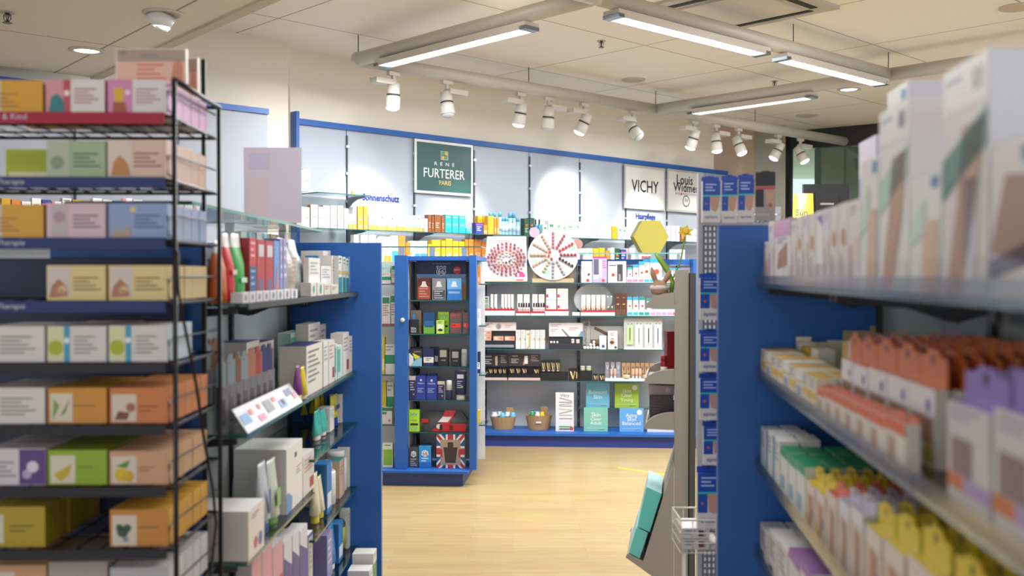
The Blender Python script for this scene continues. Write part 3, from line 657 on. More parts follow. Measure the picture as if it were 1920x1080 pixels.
obj('lettering', MB().text('Sun', 0.0, q0.z - 1.1105 - .16, -.032, .085, mat('1f2a60')), yb)
# ---------------------------------------------------------------- product makers
def draw(mb, w, h, art, y=-0.0006, x0=0.0, z0=0.0):
    for a in art:
        k = a[0]
        if k == 'r': mb.q(x0 + a[1] * w, x0 + a[3] * w, z0 + a[2] * h, z0 + a[4] * h, y, mat(a[5]))
        elif k == 'c': mb.disc(x0 + a[1] * w, z0 + a[2] * h, a[3] * w, y - 0.0003, mat(a[4]), 16)
        elif k == 't': mb.text(a[1], x0 + a[2] * w, z0 + a[3] * h, y - 0.0004, a[4] * w, mat(a[5]), a[6] if len(a) > 6 else 0.0)
        elif k == 'l':   # block of fine print
            _, lx0, lz, lx1, n, dz, c = a
            for i in range(n):
                e = lx0 + (lx1 - lx0) * (0.6 + 0.4 * ((i * 7 + 3) % 5) / 4); mb.q(x0 + lx0 * w, x0 + e * w, z0 + (lz - i * dz) * h, z0 + (lz - i * dz + dz * 0.4) * h, y - 0.0002, mat(c))
        elif k == 'p': mb.add([(x0 + px * w, y - 0.0003 - 0.0002 * (len(a) > 3), z0 + pz * h) for px, pz in a[1]], [tuple(range(len(a[1])))], mat(a[2]))
    return mb
PK = {}   # product kinds
def C(key, name, desc, cat, base, art=(), side=None, top=None, d=0.05, rough=0.42):
    def b(w, h, dd):
        m = mat(base, rough); s = mat(side, rough) if side else m; t = mat(top, rough) if top else m
        mb = MB().box(0, w, 0, dd, 0, h, m, left=s, right=s, top=t); draw(mb, w, h, art); return mb.mesh(name)
    PK[key] = (name, desc, cat if cat != 'carton' else name.replace('_', ' '), b, d)
def Tb(key, name, desc, cat, body, cap, art=(), d=0.035, capf=0.14):
    def b(w, h, dd):
        c = h * capf; m = mat(body, .35); n = 14; rings = []
        for z, wx, wy in ((c, .40, .46), (c + .02 * h, .47, .5), (h * .5, .49, .36), (h * .93, .5, .07), (h, .5, .05)):
            rings.append([(w / 2 + wx * w * math.cos(2 * PI * i / n), dd / 2 + wy * dd * math.sin(2 * PI * i / n), z) for i in range(n)])
        mb = MB().loft(rings, m); draw(mb, w * .7, h * .7, art, -0.001 + dd * .02, w * .15, h * .2)
        cp = MB().lathe([(w * .36, 0), (w * .38, .003), (w * .36, c)], w / 2, dd / 2, mat(cap, .3), 14, sy=min(1.0, dd / w))
        return [('tube_body', mb.mesh('tube_body')), ('tube_cap', cp.mesh('tube_cap'))]
    PK[key] = (name, desc, cat if cat != 'carton' else name.replace('_', ' '), b, d)
def Bo(key, name, desc, cat, body, cap, art=(), sh=0.72, nk=0.35, lab=None):
    def b(w, h, dd):
        r = w / 2; m = mat(body, .3)
        prof = [(r * .9, 0), (r, .004), (r, h * (sh - .1)), (r * .85, h * (sh - .03)), (r * nk, h * sh)]
        mb = MB().lathe(prof, r, r, m, 14)
        if lab: mb.lathe([(r * 1.01, h * .12), (r * 1.01, h * (sh - .16))], r, r, mat(lab, .4), 14)
        if art: draw(mb, w * .6, h * .5, art, -0.0012, w * .2, h * .12)
        cp = MB().lathe([(r * max(nk, .45), h * (sh + .002)), (r * max(nk, .45), h * .98), (r * max(nk, .45) * .8, h)], r, r, mat(cap, .3), 12)
        return [('bottle_body', mb.mesh('bottle_body')), ('bottle_cap', cp.mesh('bottle_cap'))]
    PK[key] = (name, desc, cat, b, 0.04)
def Cyl(key, name, desc, cat, body, cap, capf=0.3, rf=1.0, cols=None):
    """aerosol, jar or stick: straight body with a wide lid"""
    def b(w, h, dd):
        r = w / 2; k = h * (1 - capf)
        mb = MB().lathe([(r * .93, 0), (r, .004), (r, k * .95), (r * .93, k)], r, r, mat(body, .35), 16)
        if cols: mb.lathe([(r * 1.01, k * .2), (r * 1.01, k * .7)], r, r, mat(cols, .4), 16)
        cp = MB().lathe([(r * rf, k + .0006), (r * rf, h * .97), (r * rf * .85, h)], r, r, mat(cap, .3), 16)
        return [('body', mb.mesh('body')), ('lid', cp.mesh('lid'))]
    PK[key] = (name, desc, cat, b, 0.04)
def Hp(key, name, desc, cat, base, head, art=(), d=0.02, hf=0.16, side=None):
    """flat pack with a tabbed header for hanging"""
    def b(w, h, dd):
        hh = h * (1 - hf); m = mat(base, .4); s = mat(side, .4) if side else m
        mb = MB().box(0, w, 0, dd, 0, hh, m, left=s, right=s, top=mat(head, .4)); draw(mb, w, hh, art)
        hd = MB().prism([(0, hh + .0005), (w, hh + .0005), (w, hh + (h - hh) * .74), (w * .95, hh + (h - hh) * .80), (w * .74, hh + (h - hh) * .82), (w * .68, h), (w * .32, h), (w * .26, hh + (h - hh) * .82), (w * .05, hh + (h - hh) * .80), (0, hh + (h - hh) * .74)], dd - .003, dd, mat(head, .4))
        hd.disc(w / 2, h - (h - hh) * .3, w * .06, dd - .0035, mat('3a3030'), 10)
        return [('pack_body', mb.mesh('pack_body')), ('header_card', hd.mesh('header_card'))]
    PK[key] = (name, desc, cat if cat != 'carton' else name.replace('_', ' '), b, d)
def Bag(key, name, desc, cat, body, top, art=(), d=0.03):
    """soft bag with a crimped, rounded top"""
    def b(w, h, dd):
        n = 12; rings = []
        for z, wx, wy in ((0, .46, .45), (h * .05, .5, .5), (h * .55, .5, .42), (h * .8, .48, .15), (h * .95, .44, .05), (h, .34, .04)):
            rings.append([(w / 2 + wx * w * math.cos(2 * PI * i / n), dd / 2 + wy * dd * math.sin(2 * PI * i / n), z) for i in range(n)])
        mb = MB().loft(rings, mat(body, .35), cols=[mat(body, .35)] * 3 + [mat(top, .35)] * 2); draw(mb, w * .7, h * .6, art, -0.001, w * .15, h * .1)
        return mb.mesh(name)
    PK[key] = (name, desc, cat if cat != 'carton' else name.replace('_', ' '), b, d)
_PC = {}; _OCC = {}
def put(fr, u, v, z, w, h, key, label, group=None, d=None, dr=0.0, desc=True):
    name, ds, cat, b, dd = PK[key]; d = d or dd
    rnd = PK[key][3].__qualname__.startswith(('Bo', 'Cyl'))
    for q in _OCC.get(id(fr), ()):        # keep neighbours on a shelf apart
        if z + h <= q[4] or z >= q[5]: continue
        ou = min(u + w, q[1]) - max(u, q[0]); ov = min(v + d, q[3]) - max(v, q[2])
        if ou <= 0 or ov <= 0: continue
        if ou < w * .3 and not rnd: 
            if u < q[0]: w = q[0] - u - .001
            else: w = u + w - q[1] - .001; u = q[1] + .001
        elif v < q[2] and q[2] - v > .014 and not rnd: d = q[2] - v - .001
        else: v = q[3] + .001
    _OCC.setdefault(id(fr), []).append((u, u + w, v, v + d, z, z + h))
    ck = (key, round(w, 3), round(h, 3), round(d, 3))
    if ck not in _PC: _PC[ck] = b(w, h, d)
    me = _PC[ck]; p = fr.P(u, v, z); rz = fr.a + dr
    lb = (ds + ', ' + label) if desc else label
    if isinstance(me, list):
        t = thing(name, lb, cat, p, rz, group)
        for pn, m in me: obj(pn, m, t)
    else: t = tag(obj(name, me, None, p, rz), lb, cat, group)
    return t
def row(fr, v, z, items, anchor, group, start=0, back=0.0, gap=0.0012, dn=None):
    """items: (px0, px1, y_top, kind[, how many deep[, own v]]) read off at the row's front plane"""
    for i, it in enumerate(items):
        px0, px1, yt, key = it[:4]; n = it[4] if len(it) > 4 else 1; vv = it[5] if len(it) > 5 and it[5] is not None else v
        zz = it[6] if len(it) > 6 else z
        u0 = fr.u(px0, vv); u1 = fr.u(px1, vv); um = (u0 + u1) / 2
        if fr is FL: u1 = min(u1, 1.697); u0 = min(u0, u1 - .02)
        if fr is FG: u0 = max(u0, .001)
        if fr is FP and px0 > 760 and px1 < 885: u0 = max(u0, PU(763) + .001); u1 = min(u1, PU(880) - .001)
        h = max(0.012, fr.z(yt, um, vv) - zz); w = max(0.006, u1 - u0 - gap)
        if fr is FL:
            up = [q for q in ((LS1, LS2, LS3N, LS4N) if um < .83 else (LS1, LS2, LS3F, LS4F, LS5F)) if q > zz + .05]
            if up: h = min(h, min(up) - .012 - zz)
        d = PK[key][4]
        if PK[key][3].__qualname__.startswith(('Bo', 'Cyl')): d = w
        for k in range(n):
            lab = nth(start + i) + ' ' + anchor + (', ' + nth(k) + ' deep' if n > 1 else '')
            put(fr, u0 + gap / 2, vv + k * (d + 0.0015), zz + 0.0006, w, h, key, lab, group, d)

LN = lambda x0=.12, z=.8, x1=.8, n=4, dz=.09, c='9a9aa0': ('l', x0, z, x1, n, dz, c)
# ================================================================ wall shelves
for nmb in ('25', '30', '50'):
    C('sun' + nmb, 'sunscreen_carton', 'white sunscreen carton with rust edge', 'carton', 'f0f0ee', [('r', .1, .46, .85, .485, 'd0622c'), ('t', nmb, .42, .54, .42, '5a5f66'), LN(.15, .93, .8, 2, .05), LN(.15, .36, .7, 3, .06, 'c9c9c9')], side='b8552a')
C('sunw', 'sunscreen_carton', 'small white and orange sunscreen carton', 'carton', 'f1f0ec', [('r', 0, 0, 1, .3, 'e89a2e'), ('c', .5, .78, .12, 'e0892a'), LN(.2, .6, .8, 2, .09)], side='e6e2da')
C('sunb', 'sunscreen_carton', 'white sunscreen carton with blue line', 'carton', 'f1f1ef', [('r', 0, 0, 1, .26, 'e9a24a'), ('r', 0, .30, 1, .35, '4aa3d8'), ('c', .55, .78, .16, 'd8512c')], side='e6e2da')
C('suno', 'sunscreen_carton', 'plain orange sunscreen carton', 'carton', 'd98f2c', [('r', .15, .1, .85, .16, 'f6e6c8'), LN(.2, .5, .8, 2, .1, 'f6ead2')], side='c47c20', top='d98f2c')
C('sunbr', 'tanning_carton', 'brown suntan care carton', 'carton', '9a5424', [LN(.2, .5, .8, 3, .12, 'e7d2bc')], side='7e421c')
C('aft', 'aftersun_carton', 'turquoise after-sun carton', 'carton', '21b3c4', [('t', 'AFTER', .5, .42, .7, 'f2fafa'), LN(.2, .85, .8, 1, .1, 'e0f4f4')], side='1a98a6')
C('whb', 'care_carton', 'plain white care carton', 'carton', 'eeeef0', [LN(.2, .75, .8, 4, .1, '9aa6b4')])
C('whg', 'haircare_carton', 'white haircare carton with green label', 'carton', 'edf0ec', [('r', .2, .6, .8, .78, '4f9d6a'), LN(.2, .4, .8, 3, .09)])
C('whp', 'haircare_carton', 'white haircare carton with pink stripe', 'carton', 'f0ecee', [('r', 0, 0, .3, 1, 'df8ba6'), LN(.4, .7, .9, 3, .1)])
C('nav', 'capsule_carton', 'navy blue carton with pink band', 'carton', '2b3c94', [('r', 0, .8, 1, .86, 'd85a9a'), LN(.15, .6, .85, 3, .16, 'c3cdf0')], side='24327a')
C('ylw', 'haircare_carton', 'mustard yellow haircare carton', 'carton', 'd9a520', [LN(.2, .7, .6, 2, .1, 'b3830f')], side='c29017')
C('org', 'haircare_carton', 'orange haircare carton', 'carton', 'dd8424', [('r', .1, .1, .9, .4, 'eab87a')], side='c87218')
C('grnd', 'haircare_carton', 'dark green haircare carton with orange dot', 'carton', '1f5238', [('c', .5, .6, .2, 'e2602c'), LN(.15, .4, .85, 3, .1, 'c9d8cc')], side='184430')
Cyl('spb', 'hairspray_can', 'light blue hairspray can', 'spray can', '9cc6dc', '58a6c4', .22, .92, 'b9d9e8')
Bo('spn', 'spray_bottle', 'blue spray bottle with black cap', 'bottle', '2aa6c0', '1c2224', sh=.7, nk=.4)
C('y30', 'sunscreen_carton', 'yellow sunscreen carton with number thirty', 'carton', 'ecc31c', [('t', '30', .5, .32, .6, 'fbf6e0')], side='d8ae14')
C('o50', 'sunscreen_carton', 'orange sunscreen carton with number fifty', 'carton', 'dd8626', [('t', '50', .5, .32, .6, 'fbeeda')], side='c87218')
C('bluw', 'care_carton', 'white and sky-blue care carton', 'carton', 'eceff2', [('r', 0, 0, 1, .45, '2fa3d4')])
Tb('tubw', 'sunscreen_tube', 'white sunscreen tube with orange cap', 'tube', 'f2efea', 'e58a3a', [('c', .5, .75, .2, 'e58a3a')], capf=.15)
row(FW, -.26, ZW0, [(553, 569, 318, 'sun25'), (569, 583, 318, 'sun25'), (660, 670, 333, 'tubw')], 'on the short top wall shelf', 'sunscreens on the short shelf')
W1 = [(556, 565, 386, 'sun25'), (565, 571, 388, 'sun25'), (571, 581, 389, 'sun25'), (583, 596, 384, 'sun30'), (597, 606, 388, 'sun30'), (606, 619, 386, 'sun50'), (620, 632, 386, 'sun50'), (633, 644, 386, 'sun50'), (645, 653, 391, 'sun50'),
      (654, 661, 402, 'sunw'), (662, 669, 388, 'sunb'), (671, 681, 387, 'suno'), (682, 690, 387, 'suno'), (692, 702, 403, 'sunw'), (703, 710, 404, 'sunw'), (711, 720, 402, 'sunb'), (721, 729, 404, 'sunw'), (730, 740, 405, 'sunb'),
      (741, 750, 404, 'sunw'), (751, 759, 405, 'sunw'), (760, 763, 405, 'sunb'), (764, 771, 405, 'sunb'), (772, 779, 405, 'sunb'), (780, 788, 404, 'sunb'), (790, 796, 412, 'sunw'), (797, 802, 410, 'whb'),
      (803, 809, 403, 'sunbr'), (810, 814, 405, 'sunbr'), (815, 827, 403, 'sunbr'), (828, 834, 405, 'sunbr'), (835, 847, 403, 'aft'), (848, 860, 404, 'aft'), (861, 873, 405, 'aft'), (874, 883, 428, 'aft')]
row(FW, -.27, ZW1, W1, 'from the blue side panel, long wall shelf', 'cartons on the long wall shelf')
W1b = [(892, 906, 418, 'nav'), (907, 914, 422, 'org'), (915, 926, 405, 'ylw'), (927, 931, 409, 'org'), (932, 936, 409, 'org'), (937, 942, 398, 'spb'), (943, 948, 408, 'spb'), (949, 955, 408, 'spb'), (956, 962, 400, 'spb'), (963, 969, 400, 'spb'), (970, 976, 409, 'spb'),
       (983, 992, 410, 'grnd'), (993, 1002, 409, 'grnd'), (1004, 1009, 411, 'spn'), (1011, 1016, 411, 'spn'), (1018, 1026, 421, 'whg'), (1028, 1040, 414, 'whg'), (1044, 1052, 416, 'whg'), (1054, 1062, 420, 'whg'), (1063, 1076, 417, 'whg'), (1078, 1088, 416, 'whg'), (1090, 1100, 419, 'whb'),
       (1102, 1110, 424, 'whb'), (1110, 1117, 421, 'whp'), (1118, 1126, 425, 'whp'), (1127, 1136, 423, 'whb'), (1137, 1146, 423, 'whb'), (1148, 1157, 424, 'ylw'), (1159, 1166, 424, 'whg'), (1168, 1174, 426, 'whg'), (1176, 1184, 427, 'whb'),
       (1256, 1264, 424, 'whp'), (1266, 1274, 424, 'whp'), (1276, 1286, 430, 'sunbr'), (1288, 1297, 430, 'whb'), (1299, 1308, 430, 'whb'), (1310, 1320, 430, 'whb')]
row(FW, -.27, ZW1, W1b, 'after the turquoise cartons, long wall shelf', 'haircare on the long wall shelf')
row(FW, -.18, ZW1, [(896, 905, 405, 'ylw'), (906, 914, 405, 'ylw'), (919, 924, 398, 'spb'), (926, 931, 398, 'spb')], 'in the rear line behind the navy carton', 'haircare in the rear line')
W2 = [(664, 673, 440, 'bluw'), (677, 690, 441, 'whb'), (692, 705, 441, 'whb'), (707, 712, 447, 'whb'), (713, 719, 443, 'whb'), (720, 726, 444, 'sunw'), (727, 734, 444, 'sunw'), (735, 747, 442, 'bluw'), (748, 760, 442, 'suno'), (761, 769, 455, 'org'),
      (770, 777, 452, 'sunw'), (778, 787, 452, 'bluw'), (788, 801, 452, 'bluw'), (803, 809, 458, 'y30'), (810, 826, 450, 'y30'), (828, 835, 451, 'y30'), (836, 848, 448, 'y30'), (849, 860, 452, 'y30'), (861, 871, 453, 'y30'), (872, 878, 449, 'o50'), (879, 888, 449, 'o50'), (889, 902, 449, 'o50', 1, -.17), (903, 912, 454, 'o50', 1, -.15)]
row(FW, -.27, ZW2, W2, 'from the blue side panel, lower wall shelf', 'cartons on the lower wall shelf')
W2b = [(1090, 1101, 466, 'whg'), (1102, 1111, 466, 'whg'), (1113, 1123, 466, 'ylw'), (1124, 1134, 465, 'ylw'), (1136, 1144, 470, 'org'), (1146, 1152, 465, 'whb'), (1153, 1162, 466, 'grnd'), (1164, 1174, 468, 'nav'), (1176, 1190, 466, 'whp'), (1262, 1274, 468, 'whb'), (1276, 1284, 468, 'whb')]
row(FW, -.27, ZW2, W2b, 'above the nail display end, lower wall shelf', 'cartons on the lower wall shelf')

# ================================================================ perfume gondola
C('pr1', 'perfume_box', 'rust red perfume box with bottle picture', 'perfume box', '5a2019', [('r', .06, .04, .94, .62, '9c4a33'), ('p', [(.2, .6), (.8, .6), (.66, .72), (.62, .86), (.38, .86), (.34, .72)], 'd8cfc8'), LN(.15, .5, .85, 4, .12, 'c98b74')], side='2f1518', d=.05)
C('pr2', 'perfume_box', 'grey perfume box with bottle picture', 'perfume box', '84868c', [('r', .06, .04, .94, .45, '45474e'), ('p', [(.25, .6), (.75, .6), (.66, .72), (.62, .86), (.38, .86), (.34, .72)], 'd9dadd'), LN(.15, .38, .85, 4, .1, 'b6b8bd')], side='23283c', d=.05)
C('pr3', 'perfume_box', 'bright blue perfume box with bottle picture', 'perfume box', '6fb3ea', [('r', .0, .0, 1, .5, '2f7bd0'), ('p', [(.25, .6), (.75, .6), (.66, .72), (.62, .86), (.38, .86), (.34, .72)], 'dfeaf6'), ('r', .1, .3, .9, .4, 'a5cdf2')], side='9cc7ee', d=.05)
hdr = thing('header_poster', 'shelf poster with road scenery above the three perfume boxes', 'poster', FP.P(PU(783, .2), .16, PZ[0] + .0008), FP.a)
pw = PU(875, .2) - PU(783, .2); ph = GZ - .038 - PZ[0]
mb = MB().box(0, pw, 0, .008, 0, ph, mat('17254d', .4))
draw(mb, pw, ph, [('r', 0, .42, 1, .66, '6f9fce'), ('r', 0, .48, 1, .6, 'c9dcea'), ('r', 0, 0, 1, .42, '8c8580'), ('p', [(.62, 0), (1, 0), (1, .44), (.9, .4), (.75, .2)], 'b08c64'), ('p', [(.42, 0), (.58, 0), (.505, .44), (.495, .44)], 'c9c6c2', 1)])
obj('poster_board', mb, hdr)
lt = MB(); y = -.0015
sh_ = [(.40, .86), (.44, .875), (.47, .86), (.5, .875), (.53, .86), (.56, .875), (.60, .86), (.585, .80), (.60, .70), (.56, .645), (.5, .62), (.44, .645), (.40, .70), (.415, .80)]
lt.add([(a * pw, y, b * ph) for a, b in sh_], [tuple(range(len(sh_)))], mat('e8edf3'))
lt.add([((.5 + (a - .5) * .88) * pw, y - .0004, (.745 + (b - .745) * .88) * ph) for a, b in sh_], [tuple(range(len(sh_)))], mat('2a4a7c'))
lt.text('ROUTE', .5 * pw, .79 * ph, y - .001, .15 * pw, mat('f2f4f7')); lt.text('66', .5 * pw, .665 * ph, y - .001, .13 * pw, mat('f2f4f7')); lt.q(.31 * pw, .69 * pw, .925 * ph, .935 * ph, y - .001, mat('aab4c6'))
lt.disc(.82 * pw, .76 * ph, .075 * pw, y, mat('d9302c'), 24); lt.text('NEW', .82 * pw, .75 * ph, y - .001, .11 * pw, mat('ffffff'))
obj('poster_print', lt, hdr)
row(FP, .07, PZ[0], [(782, 808, 522, 'pr1'), (810, 836, 522, 'pr2'), (838, 865, 522, 'pr3')], 'before the road poster', 'perfume boxes in front of the poster')
C('kr', 'perfume_box', 'kraft brown perfume box', 'perfume box', 'ac9a84', [], side='8d7c68')
def seaside(w, h, dd):
    mb = MB().box(0, w, 0, dd, 0, h * .72, mat('1e2023', .3)); draw(mb, w, h, [('t', 'SEA', .5, .2, .6, 'e9e9e9'), ('t', 'SIDE', .5, .06, .6, 'e9e9e9')])
    cp = MB().box(w * .36, w * .64, dd * .3, dd * .7, h * .722, h, mat('2b83b8', .3)); return [('bottle_body', mb.mesh('bottle_body')), ('bottle_cap', cp.mesh('bottle_cap'))]
PK['sea'] = ('perfume_bottle', 'matt black square perfume bottle', 'perfume bottle', seaside, .03)
C('dbg', 'perfume_box', 'dark blue perfume box fading to green', 'perfume box', '1b4a80', [('r', 0, 0, 1, .38, '6fae3a'), ('r', .1, .3, .9, .6, '1f6a9c')], side='16365e')
C('lime', 'perfume_box', 'lime green perfume box with blue letters', 'perfume box', 'b5e83a', [('t', 'MY', .5, .68, .7, '4f9fd8'), ('t', 'LOOK', .5, .48, .6, '3d6a3a'), ('r', .12, .28, .88, .38, '2b2f2a'), ('t', 'CO', .5, .08, .6, '4f9fd8')], side='8fc02a')
C('limes', 'perfume_box', 'small lime gift box with moustache picture', 'perfume box', 'bfe86a', [('r', .1, .3, .9, .7, 'e4f2d0'), ('p', [(.15, .3), (.5, .4), (.85, .3), (.7, .2), (.3, .2)], '24332a', 1), LN(.2, .9, .8, 2, .1, '5d7a48')], side='9cc24a')
C('redb', 'perfume_box', 'grey perfume box with red lettering', 'perfume box', '5c5a5e', [('t', 'MY', .5, .72, .8, 'e2382a'), ('r', .12, .3, .9, .5, 'e2382a'), ('r', .2, .36, .5, .44, 'f3e9e6'), ('t', 'CO', .5, .08, .6, 'e2382a')], side='4a4a50')
C('blkb', 'perfume_box', 'black perfume box with silver plate', 'perfume box', '1f1f22', [('r', .15, .52, .85, .92, 'a9a196'), ('t', 'TRUE', .5, .3, .5, 'c9c9c9')], side='141416')
C('navw', 'perfume_box', 'navy perfume box with white band', 'perfume box', '22285c', [('r', 0, .2, 1, .52, 'e9e6df'), LN(.2, .42, .8, 2, .1, '4a5080')], side='1a1f4a')
C('espr', 'perfume_box', 'perfume box in white, blue and yellow triangles', 'perfume box', '1f2d3e', [('p', [(0, 0), (.0, .8), (.35, .55), (.35, 0)], 'e8e6ea'), ('p', [(.1, 0), (1, 0), (1, .5), (.55, .45)], '8fc3e0', 1), ('p', [(.25, .78), (.9, .55), (.5, .35)], 'e4dc28', 1), ('t', 'ESPRIT', .65, .8, .5, 'e9a13a')], side='26374a')
row(FP, .07, PZ[1], [(765, 784, 589, 'sea'), (794, 815, 586, 'dbg'), (818, 833, 601, 'limes'), (843, 866, 587, 'redb'), (867, 879, 586, 'redb')], 'on perfume gondola second shelf', 'perfume boxes on the second perfume shelf')
row(FP, .13, PZ[1], [(768, 790, 582, 'kr'), (821, 842, 585, 'lime'), (846, 872, 583, 'redb')], 'in rear line, second perfume shelf', 'perfume boxes on the second perfume shelf')
row(FP, .07, PZ[2], [(764, 791, 655, 'espr'), (794, 813, 654, 'navw'), (822, 840, 654, 'blkb'), (845, 862, 657, 'blkb')], 'on perfume gondola third shelf', 'perfume boxes on the third perfume shelf')
Bag('clr', 'blister_pouch', 'clear pouch holding a small silver flacon', 'pouch', 'a9adb4', 'c9ccd2')
row(FP, .08, PZ[2], [(864, 876, 655, 'clr')], 'beside the black perfume boxes', None)
row(FP, .14, PZ[2], [(806, 821, 651, 'navw'), (768, 790, 651, 'blkb')], 'in rear line, third perfume shelf', 'perfume boxes on the third perfume shelf')
C('menb', 'shaving_carton', 'blue men care carton with white text', 'carton', '2a3f9c', [('c', .5, .82, .12, 'c6d0f0'), ('t', 'WELEDA', .5, .66, .7, 'e9ecf8'), LN(.15, .45, .85, 3, .07, 'aab6e6')], side='22337e')
C('mend', 'shaving_carton', 'indigo and beige men care carton', 'carton', '2b2a5c', [('r', 0, .82, 1, 1, 'cfc2b6'), LN(.15, .7, .85, 4, .1, 'bdbcd8'), ('c', .7, .22, .12, '7fc87a')], side='e4ded6')
Cyl('deo', 'deodorant_stick', 'white and indigo deodorant stick', 'deodorant', '2b2a5c', 'e9e9ea', .5)
Tb('mtub', 'shower_tube', 'indigo men shower tube with beige cap', 'tube', '23284f', 'cfc6ba', [('r', .1, .75, .9, .95, 'dfe2ea'), ('l', .1, .6, .8, 4, .1, 'c3c8dc'), ('c', .7, .35, .14, '7fc87a')], capf=.18)
row(FP, .07, PZ[3], [(763, 779, 705, 'mend'), (780, 798, 705, 'menb'), (799, 819, 706, 'menb'), (820, 833, 715, 'mend'), (836, 847, 714, 'deo'), (852, 874, 695, 'mtub')], 'on perfume gondola fourth shelf', 'men care on the fourth perfume shelf')
row(FP, .13, PZ[3], [(784, 800, 702, 'menb'), (804, 818, 702, 'menb')], 'in rear line, fourth perfume shelf', 'men care on the fourth perfume shelf')
row(FP, .07, PZ[4], [(763, 786, 769, 'lime')], 'alone on the fifth perfume shelf', None)
# wash bag in a red cardboard sleeve
u0, u1 = PU(790, .08), PU(874, .08); w = u1 - u0
bg = thing('gift_wash_bag', 'grey felt wash bag held in a printed red cardboard sleeve', 'gift set', FP.P(u0, .10, PZ[4] + .0008), FP.a)
zt = FP.z(771, .3, .1) - PZ[4]
obj('felt_bag', MB().loft([[(w * a, c, 0) for a, c in ((.06, .0), (.94, .0), (.94, .10), (.06, .10))], [(w * a, c, zt * .55) for a, c in ((.0, .01), (1, .01), (1, .09), (0, .09))], [(w * a, c, zt * .95) for a, c in ((.14, .04), (.88, .04), (.88, .06), (.14, .06))]], mat('6d6f70', .9, noise=.3)), bg)
slv = MB().add([(w * .2, -.006, 0), (w * .98, -.006, 0), (w, -.006, zt * .38), (w * .42, -.006, zt * .38)], [(0, 1, 2, 3)], mat('c8202c')).add([(w * .42, -.006, zt * .38), (w * .62, -.006, zt * .38), (w * .76, .03, zt), (w * .5, .03, zt)], [(0, 1, 2, 3)], mat('c8202c')).add([(w * .36, -.0065, zt * .45), (w * .58, -.0065, zt * .45), (w * .66, .012, zt * .7), (w * .46, .012, zt * .7)], [(0, 1, 2, 3)], mat('e6d9d9'))
slv.disc(w * .38, zt * .24, w * .055, -.0075, mat('e2dccb')).q(w * .40, w * .46, zt * .05, zt * .32, -.008, mat('23242a')).q(w * .62, w * .70, zt * .06, zt * .3, -.008, mat('6b1c22'))
obj('printed_sleeve', slv, bg); obj('pull_tab', MB().box(w * -.01, w * .15, -.004, .0, zt * .42, zt * .6, mat('c8202c')), bg)
# bottom board
C('rt6g', 'perfume_box', 'grey perfume box with white shield emblem', 'perfume box', '47484c', [('p', [(.25, .78), (.5, .84), (.75, .78), (.8, .6), (.5, .5), (.2, .6)], 'e6e4e0'), ('t', '66', .5, .58, .4, '3a3a3e'), ('t', 'ROUTE', .5, .72, .4, '3a3a3e'), LN(.15, .4, .85, 4, .1, 'b9b9b9')], side='2b2c30')
C('rt6b', 'perfume_box', 'sky blue perfume box with white shield emblem', 'perfume box', '2f97dc', [('r', 0, .0, 1, .25, '1f6fc0'), ('p', [(.25, .78), (.5, .84), (.75, .78), (.8, .6), (.5, .5), (.2, .6)], 'e6e4e0'), ('t', '66', .5, .58, .4, '3a3a3e'), LN(.2, .42, .85, 2, .12, 'e9f2fa')], side='2479b8')
UJ = [('r', 0, 0, 1, 1, '24548a'), ('p', [(0, 0), (.16, 0), (1, .86), (1, 1), (.84, 1), (0, .14)], 'e9e4dc'), ('p', [(1, 0), (.84, 0), (0, .86), (0, 1), (.16, 1), (1, .14)], 'e9e4dc'),
      ('p', [(0, 0), (.07, 0), (1, .94), (1, 1), (.93, 1), (0, .06)], 'b8303a', 1), ('p', [(1, 0), (.93, 0), (0, .94), (0, 1), (.07, 1), (1, .06)], 'b8303a', 1)]
def union(w, h, dd):
    mb = MB().box(0, w, 0, dd, 0, h, mat('24548a'), right=mat('cfc6bd')); draw(mb, w, h, UJ)
    for c, a, y in (('e9e4dc', .17, -.0018), ('b8303a', .10, -.0024)):
        mb.q(0, w, h * (.5 - a), h * (.5 + a * .9), y, mat(c)); mb.q(w * (.5 - a), w * (.5 + a), 0, h, y - .0003, mat(c))
    mb2 = MB().q(w * .14, w * .86, h * .1, h * .84, -.0035, mat('a89684')); draw(mb2, w * .72, h * .74, [('p', [(.25, .08), (.75, .08), (.85, .7), (.15, .7)], '3d3028'), ('r', .36, .7, .64, .9, '3d3028'), ('r', .2, .45, .8, .56, 'c9a878'), ('r', .0, .3, .1, .62, 'b8303a'), ('r', .9, .3, 1.0, .62, 'b8303a')], -.0042, w * .14, h * .1)
    return [('gift_box_body', mb.mesh('gift_box_body')), ('window_print', mb2.mesh('window_print'))]
PK['uj'] = ('gift_box', 'union jack gift box with dark bottle picture', 'gift box', union, .08)
row(FP, .06, .1085, [(761, 784, 840, 'rt6g'), (785, 808, 838, 'rt6b'), (818, 871, 815, 'uj')], 'on perfume gondola base', 'gift boxes on the perfume base board')
row(FP, .13, .1085, [(766, 786, 836, 'rt6g'), (790, 806, 834, 'rt6g')], 'rear line, perfume gondola base', 'gift boxes on the perfume base board')
